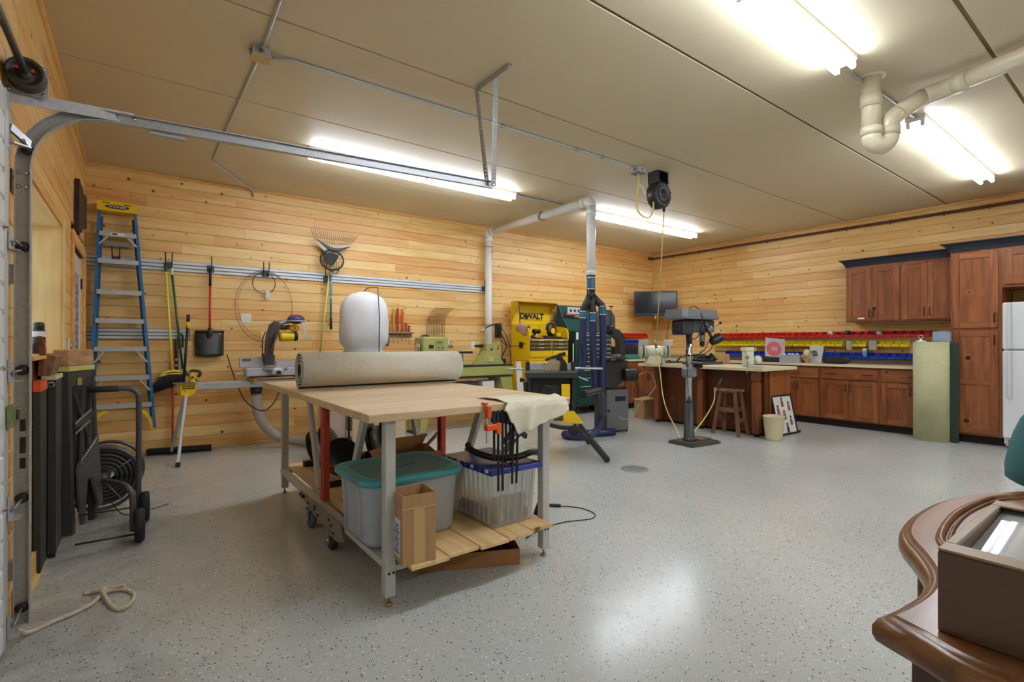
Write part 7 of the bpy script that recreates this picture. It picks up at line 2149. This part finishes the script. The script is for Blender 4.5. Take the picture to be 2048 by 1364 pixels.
def rail_(label, x0, x1, y0, y1, z):
    tag(MB().bx(x0, x1, y0, y1, z, z+0.03, 0.002).build('bin_rail', mat('8a8d90', 0.4, 0.5)), label, 'rail')
for z, c in ((1.345, 'red'), (1.205, 'yellow'), (1.03, 'blue')):
    rail_('thin metal rail behind the long row of %s bins' % c, RX-0.011, RX-0.0005, -4.68, -1.42, z)
rail_('thin metal rail behind the short row of red bins under the television', 7.95, 8.80, -0.011, -0.0005, 1.365)
rail_('thin metal rail behind the short row of blue bins under the television', 8.05, 8.70, -0.011, -0.0005, 1.225)
tag(MB().bx(8.93, 9.06, -3.70, -3.64, 1.10, 1.235, 0.003).build('clear_organizer', mat('b9b4a4', 0.3)), 'greyish clear pocket filling the first gap in the yellow bin row', 'organizer')
tag(MB().bx(8.93, 9.06, -4.02, -3.93, 1.10, 1.235, 0.003).build('clear_organizer', mat('aaa697', 0.3)), 'dull clear pocket filling the second gap in the yellow bin row', 'organizer')
t = thing('glue_bottle', 'light blue bottle with white cap standing in a blue bin', 'bottle', (9.02, -3.855, 0.98))
MB().bx(8.985, 9.045, -3.885, -3.825, 0.978, 1.08, 0.008).build('body', mat('5aa6da', 0.35), t)
MB().bx(8.987, 9.043, -3.883, -3.827, 1.081, 1.125, 0.006).build('label_band', mat('e2e2ea', 0.4), t)
MB().cyl((9.015, -3.855, 1.125), (9.015, -3.855, 1.15), 0.02, n=12).build('cap', mat('3b4654', 0.4), t)
for y, la, c in ((-3.40, 'small white roll sticking out of a red bin near the upper cabinets', 'd8d0c4'), (-3.62, 'dark purple spool showing over a red bin under the upper cabinets', '3b3650'), (-4.03, 'white and dark tape roll in a red bin under the upper cabinets', 'd9dbd6')):
    tag(MB().cyl((9.03, y-0.03, 1.345), (9.03, y+0.03, 1.345), 0.045, n=16).build('tape_roll', mat(c, 0.4)), la, 'roll')

# ================================================================ television in the corner
nrm, hd = V(-0.7071, -0.7071, 0), V(0.7071, -0.7071, 0)
t = thing('television', 'black flat television mounted across the corner above the bins', 'television', (8.5, -0.52, 1.72), -PI/4)
MB().bx(-0.405, 0.405, -0.02, 0.03, 0.0, 0.485, 0.008).build('cabinet', mat('17171a', 0.3), t, local=True)
MB().bx(-0.382, 0.382, -0.0225, -0.0195, 0.055, 0.462, 0.001).build('screen', mat('202126', 0.12), t, local=True)
MB().bx(-0.385, 0.385, -0.024, -0.0205, 0.048, 0.052).build('trim_line', mat('5c5d62', 0.3), t, local=True)
MB().bx(-0.03, 0.03, -0.022, -0.0205, 0.025, 0.035).build('badge', mat('9c9ea2', 0.3), t, local=True)
MB().cyl((0.0, 0.0, -0.05), (0.0, 0.0, 0.0), 0.016, n=10).build('sensor', mat('c9cacc', 0.3), t, local=True)
MB().bx(-0.10, 0.10, 0.03, 0.055, 0.15, 0.34, 0.004).build('mount_plate', BLACK, t, local=True)
MB().beam((0, 0.05, 0.25), (0, 0.72, 0.25), 0.05, 0.06).build('mount_arm', BLACK, t, local=True)
tag(MB().tube(bez([(8.72, -0.70, 1.73), (8.78, -0.6, 1.5), (8.85, -0.5, 1.25), (8.93, -0.4, 1.0), (8.97, -0.36, 0.91)], 6), 0.006, 6).build('black_cable', BLACK), 'black lead hanging from the television to the counter', 'lead')

# ================================================================ island bench
t = thing('island_bench', 'dark wood island workbench with pale top and square corner posts', 'workbench', (7.15, -2.55, 0))
MB().bx(6.68, 7.60, -3.53, -1.58, 0.846, 0.888, 0.004).build('worktop', TOP, t)
MB().bx(6.905, 7.57, -3.44, -1.72, 0.03, 0.846, 0.002).build('carcass', CABD, t)
MB().bx(6.895, 6.9045, -3.40, -1.76, 0.03, 0.84, 0.001).build('front_panel', CABD, t)
MB().bx(7.02, 7.57, -3.452, -3.441, 0.03, 0.842, 0.001).build('end_panel', CABZ, t)
MB().bx(6.96, 7.52, -3.40, -1.77, 0.0005, 0.03).build('plinth', TOE, t)
POST = wood('post_wood', '8f5430', '7a4424', '5c3018', axis='z', along=1.6, across=14, **CAB)
for y in (-1.86, -2.60, -3.385):
    p = MB().bx(6.755, 6.845, y-0.045, y+0.045, 0.72, 0.845, 0.004).build('post', POST, t)
    MB().bx(6.768, 6.832, y-0.032, y+0.032, 0.695, 0.72).build('neck', POST, p)
    MB().bx(6.755, 6.845, y-0.045, y+0.045, 0.045, 0.695, 0.006).build('shaft', POST, p)
    MB().lathe([(0.025, 0.0005), (0.032, 0.004), (0.036, 0.03), (0.04, 0.045)], (6.80, y, 0), (0, 0, 1), 14).build('foot', TOE, p)
t = thing('bench_grinder', 'cream bench grinder clamped at the near corner of the island bench', 'grinder', (6.78, -1.85, 0.889))
CRM = mat('dcdcc4', 0.4, var=0.06)
MB().prism([(-0.16, 0.0), (0.16, 0.0), (0.09, 0.12), (-0.09, 0.12)], (6.75, -1.86, 0.8895), (0.8, -0.6, 0), (0, 0, 1), (0.08, 0.10, 0)).build('pedestal', CRM, t)
MB().lathe([(0.05, -0.13), (0.082, -0.12), (0.09, -0.05), (0.09, 0.05), (0.082, 0.12), (0.05, 0.13)], (6.79, -1.80, 1.075), (0.8, -0.6, 0), 24).build('motor', CRM, t)
for s in (-1, 1):
    c = V(6.79, -1.80, 1.075) + V(0.8, -0.6, 0)*(s*0.185)
    MB().lathe([(0.03, -0.035), (0.105, -0.035), (0.112, -0.02), (0.112, 0.02), (0.105, 0.035), (0.03, 0.035)], c, (0.8, -0.6, 0), 26).build('wheel_guard', CRM, t)
    MB().lathe([(0.02, -0.012), (0.098, -0.012), (0.098, 0.012), (0.02, 0.012)], c - V(0.025, 0.03, 0), (0.8, -0.6, 0), 24).build('grinding_wheel', mat('5a5d5c', 0.8), t)
    MB().box(c+V(-0.05, -0.07, 0.13), (0.15, 0.012, 0.10), 0.002, Euler((0.5, 0, -0.64)).to_matrix()).build('eye_shield', mat('d3d2c2', 0.3), t)
MB().box((6.79, -1.86, 1.09), (0.05, 0.04, 0.10), 0.006, Matrix.Rotation(-0.64, 3, 'Z')).build('switch', BLACK, t)
MB().tube(bez([(6.78, -1.9, 1.05), (6.72, -2.0, 0.95), (6.63, -2.02, 0.80), (6.62, -1.95, 0.55), (6.66, -1.8, 0.42), (6.60, -1.65, 0.48), (6.45, -1.7, 0.75)], 6), 0.006, 6).build('lead', BLACK, t)
t = thing('scroll_machine', 'cream bench machine clamped on the front corner of the island bench', 'machine', (6.83, -3.33, 0.889), -0.64)
MB().box((0, 0, 0.012), (0.22, 0.14, 0.022), 0.006).build('base', mat('c9d0c2', 0.4), t, local=True)
MB().box((-0.06, 0.02, 0.12), (0.11, 0.12, 0.19), 0.012).build('body', CRM, t, local=True)
MB().box((-0.055, 0.02, 0.235), (0.15, 0.13, 0.05), 0.008).build('cap', CRM, t, local=True)
MB().box((0.0, 0.02, 0.245), (0.012, 0.132, 0.052), 0.002).build('cap_seam', DKGREY, t, local=True)
MB().lathe([(0.02, -0.03), (0.05, -0.025), (0.055, 0.0), (0.05, 0.025), (0.02, 0.03)], (0.05, -0.01, 0.10), (0.3, -1, 0.2), 18).build('wheel_housing', CRM, t, local=True)
MB().lathe([(0.01, 0), (0.026, 0.01), (0.026, 0.03), (0.01, 0.04)], (-0.10, -0.04, 0.13), (-0.3, -1, 0), 14).build('knob', mat('8a8e8a', 0.4), t, local=True)
MB().box((-0.105, -0.06, 0.0), (0.014, 0.018, 0.17), 0.004, Euler((0.25, 0, 0)).to_matrix()).build('clamp_screw', STEEL, t, local=True)
t = thing('wooden_stool', 'worn brown round wooden stool tucked at the island bench', 'stool', (6.70, -3.09, 0))
STW = wood('stool_wood', '8a6342', '6f4c30', '4f3420', axis='z', along=2, across=18, rough=0.6)
MB().lathe([(0.0, 0.565), (0.16, 0.565), (0.172, 0.575), (0.172, 0.592), (0.162, 0.60), (0.0, 0.60)], (6.70, -3.09, 0), (0, 0, 1), 30).build('seat', STW, t)
ft = [(6.60, -2.90), (6.58, -3.27), (6.84, -2.92), (6.84, -3.26)]
tp = [(6.64, -2.99), (6.63, -3.19), (6.77, -2.99), (6.77, -3.19)]
for a, b in zip(ft, tp):
    MB().beam((a[0], a[1], 0.0), (b[0], b[1], 0.566), 0.042, 0.036, up=(1, 0, 0), b=0.005).build('leg', STW, t)
for i, j, z in ((0, 1, 0.33), (1, 3, 0.20), (0, 2, 0.22), (2, 3, 0.33)):
    q = z/0.566
    P = [V(ft[k][0]*(1-q)+tp[k][0]*q, ft[k][1]*(1-q)+tp[k][1]*q, z) for k in (i, j)]
    MB().beam(P[0], P[1], 0.02, 0.055, b=0.003).build('stretcher', STW, t)
t = thing('brush_handle', 'black inspection light with a copper collar propped on the stool', 'work light', (6.56, -2.99, 0.60))
MB().cyl((6.52, -2.99, 0.60), (6.70, -3.02, 0.775), 0.021, 0.014, n=10).build('handle', BLACK, t)
MB().cyl((6.505, -2.99, 0.585), (6.525, -2.99, 0.605), 0.024, n=10).build('collar', mat('a8694e', 0.4), t)
t = thing('waste_bin', 'oval cream plastic waste bin on the floor beside the bench post', 'bin', (6.80, -3.60, 0))
CRB = mat('e2d5ae', 0.4, var=0.03)
MB().lathe([(0.0, 0.0005), (0.105, 0.0005), (0.115, 0.02), (0.146, 0.285), (0.152, 0.29), (0.148, 0.296), (0.142, 0.288), (0.112, 0.03), (0.0, 0.028)], (6.81, -3.60, 0), (0, 0, 1), 30, 1.0, 0.8).build('tub', CRB, t)
t = thing('picture_frame', 'black framed print of small portraits leaning on the island bench end', 'picture', (7.28, -3.56, 0), -0.06)
tilt = 0.20
R_ = Euler((-tilt, 0, 0)).to_matrix()
def fp(x, z, d=0.0):
    return R_ @ V(x, -d, z) + V(0, 0.0, 0.004)
W2, HH = 0.225, 0.52
for (cx, cz, w, h) in ((-W2, HH/2, 0.022, HH), (W2, HH/2, 0.022, HH), (0, 0.011, 2*W2-0.022, 0.022), (0, HH-0.011, 2*W2-0.022, 0.022)):
    MB().box(fp(cx, cz), (w, 0.022, h), 0.002, R_).build('frame', BLACK, t, local=True)
pr_ = MB().box(fp(0, HH/2), (2*W2-0.022, 0.006, HH-0.04), 0, R_).build('print', mat('e8e8e4', 0.3), t, local=True)
rnd = random.Random(3)
for k, (x, z) in enumerate(((-0.01, 0.43), (-0.13, 0.335), (0.135, 0.37), (0.0, 0.26), (-0.12, 0.145), (0.13, 0.18), (0.02, 0.095))):
    MB().box(fp(x, z-0.03, 0.0045), (0.055, 0.002, 0.075), 0, R_).build('figure_print', mat(('7d6450', 'b54a52', 'a8505a', '6d5b4c', 'c9c4ae', '9a5360', '3a3f4a')[k], 0.5), pr_, local=True)
    MB().prism([(0.024*math.cos(2*PI*q/12), 0.036*math.sin(2*PI*q/12)) for q in range(12)], fp(x, z+0.025, 0.0052), (1, 0, 0), R_ @ V(0, 0, 1), R_ @ V(0, -0.001, 0)).build('figure_print', mat('2c2522', 0.5), pr_, local=True)
    MB().prism([(0.013*math.cos(2*PI*q/12), 0.020*math.sin(2*PI*q/12)) for q in range(12)], fp(x, z+0.018, 0.0066), (1, 0, 0), R_ @ V(0, 0, 1), R_ @ V(0, -0.0006, 0)).build('figure_print', mat('c9a58c', 0.5), pr_, local=True)
tag(MB().box((7.62, -3.55, 0.012), (0.09, 0.03, 0.02), 0.006, Matrix.Rotation(0.4, 3, 'Z')).build('dark_clip', BLACK), 'small black clip on the floor by the framed portraits', 'clip')
t = thing('cardboard_box', 'plain brown carton on the floor behind the island bench corner', 'box', (7.0, -1.47, 0.0005), -0.2)
carton(t, 0.13, 0.12, 0.30, 0.005)
MB().box((-0.02, 0, 0.303), (0.30, 0.26, 0.004), 0.001, Euler((0.03, -0.06, 0.1)).to_matrix()).build('flap', CARD, t, local=True)

# things on bench and counter
def simple(name, label, cat, mb, m, group=None):
    return tag(mb.build(name, m), label, cat, group)
ZB, ZC = 0.8885, 0.8975
simple('newspaper', 'folded newspaper strip lying along the front of the island bench', 'newspaper', MB().box((6.82, -2.18, ZB+0.006), (0.16, 0.52, 0.012), 0.003), mat('b4b2ae', 0.7, var=0.55, scale=70))
t = thing('hand_plane', 'black hand plane lying on the bench beyond the newspaper', 'plane', (7.2, -1.85, ZB), -0.64)
MB().box((0, 0, 0.014), (0.26, 0.07, 0.026), 0.005).build('sole', mat('2a2a2e', 0.4, 0.4), t, local=True)
MB().tube([(0.06, 0, 0.03), (0.09, 0, 0.06), (0.12, 0, 0.10)], 0.014, 8).build('tote', BLACK, t, local=True)
MB().tube([(-0.06, 0, 0.028), (-0.06, 0, 0.05)], 0.016, 10).build('front_knob', BLACK, t, local=True)
for k, (y, la) in enumerate(((-2.30, 'brown carton on the bench, the one beside the black caulk tube'), (-2.49, 'brown carton on the bench, the one behind the cream machine'))):
    simple('small_carton', la, 'box', MB().box((7.5, y, ZB+0.075), (0.15, 0.17, 0.148), 0.002), CARD, 'pair of small cartons on the bench')
simple('paper_cup', 'small white paper cup standing in front of the two cartons', 'cup', MB().lathe([(0.0, 0.0005), (0.022, 0.0005), (0.032, 0.06), (0.034, 0.062), (0.03, 0.062), (0.02, 0.004), (0.0, 0.004)], (7.30, -2.42, ZB), (0, 0, 1), 16), mat('ece5d4', 0.5))
simple('yellow_tub', 'bright yellow tub on the bench behind the drill press vise', 'tub', MB().lathe([(0.0, 0.0005), (0.05, 0.0005), (0.055, 0.09), (0.035, 0.11), (0.0, 0.112)], (7.35, -2.08, ZB), (0, 0, 1), 16), YEL)
simple('blue_tray', 'blue tray on the bench behind the drill press vise', 'tray', MB().box((7.50, -2.03, ZB+0.065), (0.12, 0.22, 0.128), 0.008), BB)
simple('caulk_tube', 'black tube standing between blue tray and cartons', 'tube', MB().lathe([(0.0, 0.0005), (0.024, 0.0005), (0.024, 0.13), (0.008, 0.15), (0.006, 0.19), (0.0, 0.19)], (7.42, -2.19, ZB), (0, 0, 1), 14), BLACK)
simple('teal_cloth', 'teal tray of tools on the back wall counter', 'tray', MB().box((7.75, -0.42, ZC+0.045), (0.75, 0.26, 0.088), 0.012), mat('2f8078', 0.45))
simple('black_case', 'black tool case on the back wall counter behind the grinder', 'case', MB().box((8.1, -0.18, ZC+0.12), (0.9, 0.16, 0.238), 0.012), mat('1d1d1f', 0.5))
simple('saw_case', 'flat black case under the red-disc bag on the counter', 'case', MB().box((8.66, -2.72, ZC+0.03), (0.22, 0.30, 0.058), 0.008, Matrix.Rotation(0.2, 3, 'Z')), mat('1b1c1e', 0.45))
t = thing('blade_packet', 'clear bag holding a red disc, leaning on the black flat case', 'packet', (8.60, -2.76, 0.97), -0.75)
Rb = Euler((-0.22, 0.10, 0)).to_matrix()
MB().box((0, 0.02, 0.155), (0.30, 0.012, 0.31), 0.004, Rb).build('bag', mat('c9c2c6', 0.15, var=0.25, scale=30), t, local=True)
MB().prism([(0.115*math.cos(2*PI*k/32), 0.115*math.sin(2*PI*k/32)) for k in range(32)], Rb @ V(-0.02, -0.008, -0.02) + V(0, 0.02, 0.155), Rb @ V(1, 0, 0), Rb @ V(0, 0, 1), Rb @ V(0, -0.002, 0)).build('disc', mat('c23642', 0.3), t, local=True)
for k in range(4):
    MB().box(Rb @ V(-0.05+0.025*k, -0.0115, -0.02) + V(0, 0.02, 0.155), (0.010, 0.002, 0.06+0.02*(k % 2)), 0, Rb).build('disc_print', mat('e8d8d8', 0.3), t, local=True)
simple('parts_case', 'clear plastic parts case of grey fittings on the counter', 'case', MB().box((8.62, -3.00, ZC+0.055), (0.18, 0.30, 0.108), 0.006), mat('b3b5bb', 0.3, var=0.35, scale=45))
for k in range(4):
    simple('fitting', 'white fitting on the clear parts case, %s from the red-disc bag' % ('first', 'second', 'third', 'last')[k], 'fitting', MB().box((8.60+0.02*(k % 2), -2.90-0.06*k, ZC+0.125), (0.05, 0.045, 0.03), 0.008, Euler((0.2*k, 0.3, 0.5*k)).to_matrix()), mat('dcdce2', 0.35), 'white fittings on the parts case')
simple('mitre_block', 'brown wood block tilted between parts case and silver picture', 'block', MB().box((8.62, -3.20, ZC+0.075), (0.07, 0.14, 0.07), 0.004, Euler((0.75, 0, 0.2)).to_matrix()), BEAM2)
t = thing('silver_picture', 'silvery packet with dark shapes leaning on the bin wall counter', 'packet', (8.62, -3.33, ZC), -PI/2-0.1)
Rb = Euler((-0.18, 0.05, 0)).to_matrix()
MB().box((0, 0.03, 0.135), (0.20, 0.008, 0.265), 0.002, Rb).build('sheet', mat('cfd2d4', 0.2, 0.3, var=0.2, scale=30), t, local=True)
for x, z, w, h in ((-0.03, 0.03, 0.10, 0.025), (0.0, -0.01, 0.07, 0.04), (-0.02, 0.045, 0.05, 0.02)):
    MB().box(Rb @ V(x, -0.0055, z) + V(0, 0.03, 0.135), (w, 0.002, h), 0, Rb).build('shape_print', mat('4a4640', 0.4), t, local=True)
simple('ball_shade', 'cream round bulb in front of the silvery packet', 'bulb', MB().sph((8.56, -3.245, ZC+0.155), 0.05, (1, 0.9, 1.15)), mat('dfc9a2', 0.35))
t = thing('nail_gun', 'black power tool lying beyond the silvery packet on the counter', 'power tool', (8.68, -3.58, ZC), PI/2)
MB().box((0, 0, 0.05), (0.30, 0.10, 0.098), 0.03).build('body', BLACK, t, local=True)
MB().lathe([(0.02, -0.04), (0.05, -0.03), (0.05, 0.03), (0.02, 0.04)], (-0.15, -0.02, 0.056), (0, 1, 0.0), 18).build('nose', mat('26262a', 0.35), t, local=True)
for x in (-0.05, 0.08):
    MB().cyl((x, -0.052, 0.05), (x, -0.06, 0.05), 0.014, n=10).build('bolt', STEEL, t, local=True)

# ================================================================ standing rolled rug and what rests on it
RUGO2 = rug_mat('rug_backing_olive', 'cdcba6', 'b4b38c', '9fa070', 'z')
_keep = RUGO
RUGO = RUGO2
roll((8.315, -4.80, 0.609), (0, 0, 1), (0, 1, 0), (-1, 0, 0), 1.216, 0.19, 3, 'rolled_rug', 'tall flattened rug roll with olive-beige backing standing before the cabinets', 'rug', su=1.0, sw=0.60)
RUGO = _keep
tag(MB().bx(8.33, 8.36, -5.045, -4.955, 0.001, 1.205, 0.006).build('rug_strip', RUGG), 'dark green rug strip standing between the rug roll and pantry', 'rug')
tag(MB().box((8.36, -4.89, 1.282), (0.10, 0.165, 0.125), 0.004).build('grey_box', mat('8f9eb2', 0.45)), 'small blue-grey box standing on top of the rug roll', 'box')
t = thing('ceiling_hook', 'white ceiling hook with a ring lying on the rug roll', 'hook', (8.28, -4.69, 1.2175))
MB().lathe([(0.0, 0.0005), (0.06, 0.0005), (0.05, 0.012), (0.012, 0.022), (0.008, 0.04), (0.0, 0.042)], (8.28, -4.70, 1.2175), (0, 0, 1), 18).build('base', WHITE, t)
MB().tube([(8.28, -4.70+0.022*math.cos(a), 1.2175+0.062+0.022*math.sin(a)) for a in [2*PI*k/18 for k in range(18)]], 0.004, 6, closed=True).build('ring', mat('d8d2c4', 0.3, 0.5), t)
# ================================================================ old dresser in the right foreground
DW1 = wood('dresser_top', '9a6c4a', '7e5336', '5a3822', axis='x', along=1.6, across=18, rough=0.28)
DW2 = wood('dresser_edge', '8a5c34', '70471f', '4c2e18', axis='x', along=2, across=22, rough=0.3)
DW3 = wood('dresser_body', '6b4a32', '553824', '3b2617', axis='z', along=1.6, across=18, rough=0.4)
ZD = 0.78
# serpentine outline seen from above; front looks to +y
front = [(p.x, p.y) for p in bez([(1.384, -6.388, 0), (1.45, -6.400, 0), (1.54, -6.406, 0), (1.63, -6.393, 0), (1.72, -6.353, 0), (1.82, -6.300, 0), (1.94, -6.274, 0), (2.08, -6.269, 0), (2.22, -6.277, 0), (2.34, -6.305, 0), (2.44, -6.353, 0), (2.53, -6.393, 0), (2.62, -6.406, 0), (2.71, -6.400, 0), (2.776, -6.388, 0)], 4)]
left = [(p.x, p.y) for p in bez([(1.360, -6.450, 0), (1.335, -6.50, 0), (1.328, -6.56, 0), (1.345, -6.64, 0), (1.37, -6.74, 0), (1.375, -6.90, 0)], 3)]
front = [front[0]] + front[3:-3] + [front[-1]]
outline = front + [(2.79, -6.90)] + left[::-1]
def inset(poly, d):
    n = len(poly)
    A = sum(poly[i][0]*poly[(i+1) % n][1] - poly[(i+1) % n][0]*poly[i][1] for i in range(n))
    s = 1 if A > 0 else -1
    out = []
    for i in range(n):
        p0, p1, p2 = (V(poly[i-1][0], poly[i-1][1], 0), V(poly[i][0], poly[i][1], 0), V(poly[(i+1) % n][0], poly[(i+1) % n][1], 0))
        e1, e2 = (p1-p0).normalized(), (p2-p1).normalized()
        n1, n2 = V(-e1.y, e1.x, 0)*s, V(-e2.y, e2.x, 0)*s
        m = (n1+n2).normalized()
        k = d/max(0.55, m.dot(n1))
        out.append((p1.x + m.x*k, p1.y + m.y*k))
    return out
t = thing('dresser', 'old brown dresser with a serpentine top in the near corner', 'dresser', (2.08, -6.65, 0))
mb = MB()
lv = [(0.012, -0.052), (0.004, -0.046), (0.0, -0.036), (0.0, -0.022), (0.006, -0.010), (0.016, -0.004), (0.020, -0.006), (0.024, 0.0), (0.03, 0.0)]
n = len(outline)
vs, fs = [], []
for d, z in lv:
    vs += [(x, y, ZD+z) for x, y in inset(outline, d)]
for i in range(len(lv)-1):
    for k in range(n):
        l = (k+1) % n
        fs.append((i*n+k, (i+1)*n+k, (i+1)*n+l, i*n+l))
A = sum(outline[i][0]*outline[(i+1) % n][1] - outline[(i+1) % n][0]*outline[i][1] for i in range(n))
if A > 0:
    fs = [f[::-1] for f in fs]
mb.add(vs, fs, True).build('moulded_edge', DW2, t)
MB().prism(inset(outline, 0.024), (0, 0, ZD-0.05), (1, 0, 0), (0, 1, 0), (0, 0, 0.0505)).build('top', DW1, t)
# raised bead curve on the top
bead = bez([(1.56, -6.54, ZD+0.001), (1.63, -6.46, ZD+0.001), (1.76, -6.405, ZD+0.001), (1.86, -6.365, ZD+0.001), (2.08, -6.345, ZD+0.001), (2.30, -6.365, ZD+0.001), (2.40, -6.405, ZD+0.001), (2.55, -6.46, ZD+0.001), (2.66, -6.55, ZD+0.001)], 8)
MB().tube(bead, 0.009, 8).build('bead', DW2, t)
MB().tube([p+V(0, -0.016, 0) for p in bead], 0.005, 6).build('bead', DW2, t)
body = [(1.44, -6.425), (1.60, -6.445), (1.74, -6.39), (1.86, -6.34), (2.08, -6.325), (2.30, -6.34), (2.42, -6.39), (2.56, -6.445), (2.72, -6.425), (2.72, -6.88), (1.44, -6.88)]
MB().prism(body, (0, 0, 0.09), (1, 0, 0), (0, 1, 0), (0, 0, ZD-0.14)).build('body', DW3, t)
for x in (1.50, 2.68):
    for y in (-6.50, -6.80):
        MB().cyl((x, y, 0.0005), (x, y, 0.09), 0.022, 0.035, n=12).build('leg', DW3, t)
MB().bx(1.90, 2.26, -6.335, -6.312, 0.45, 0.68, 0.004).build('drawer', DW2, t)
t = thing('display_case', 'glass-topped wooden display case standing on the dresser top', 'display case', (1.37, -6.5, ZD+0.001))
WALN = mat('5d4029', 0.35, var=0.10)
x0, x1, y1, y0, zb, zt = 1.395, 1.775, -6.468, -6.80, ZD+0.001, 0.901
MB().bx(x0, x0+0.016, y0, y1, zb, zt, 0.002).build('side', WALN, t)
MB().bx(x1-0.016, x1, y0, y1, zb, zt, 0.002).build('side', WALN, t)
MB().bx(x0+0.016, x1-0.016, y1-0.014, y1, zb, zt, 0.002).build('side', WALN, t)
MB().bx(x0+0.016, x1-0.016, y0, y0+0.014, zb, zt, 0.002).build('side', WALN, t)
RIM = mat('8f7658', 0.4, var=0.08)
mb = MB()
mb.bx(x0, x0+0.040, y0, y1, zt, zt+0.004, 0.0015); mb.bx(x1-0.040, x1, y0, y1, zt, zt+0.004, 0.0015)
mb.bx(x0+0.040, x1-0.040, y1-0.014, y1, zt, zt+0.004, 0.0015); mb.bx(x0+0.040, x1-0.040, y0, y0+0.014, zt, zt+0.004, 0.0015)
mb.build('lid_rim', RIM, t)
MB().bx(x0+0.016, x1-0.016, y0+0.014, y1-0.014, zb, zb+0.006).build('backing', mat('c9c4b6', 0.6, var=0.25, scale=14), t)
xm, ym = 1.509, -6.55
MB(Matrix(((1, 0, 0, 0), (0, 1, 0, 0), (0.051, -0.048, 1, -0.051*xm+0.048*ym), (0, 0, 0, 1)))).bx(x0+0.017, x1-0.017, y0+0.015, y1-0.015, zt-0.021, zt-0.018).build('glass', glass('case_glass', 'dfe5e8', 0.03, 0.45, 0.0), t)
mb = MB()
mb.grid(lambda u, v: (1.50+0.16*u, -6.74+0.12*v, zb+0.012+0.004*math.sin(7*u+4*v)), 8, 6)
tag(mb.build('lace', mat('e4e0d8', 0.8)), 'pale cloth lying inside the glass-topped case', 'cloth')
# teal cushion at the edge of the view
mb = MB()
mb.lathe([(0.0, 0.782), (0.17, 0.782), (0.192, 0.795), (0.193, 0.83), (0.188, 0.86), (0.181, 0.89), (0.171, 0.93), (0.153, 0.975), (0.12, 1.02), (0.06, 1.05), (0.0, 1.055)], (2.665, -6.515, 0), (0, 0, 1), 30, 1.0, 0.9)
tag(mb.build('cushion', mat('2c5f63', 0.85, bmp=0.2)), 'teal fabric cushion on the dresser behind the display case', 'cushion')
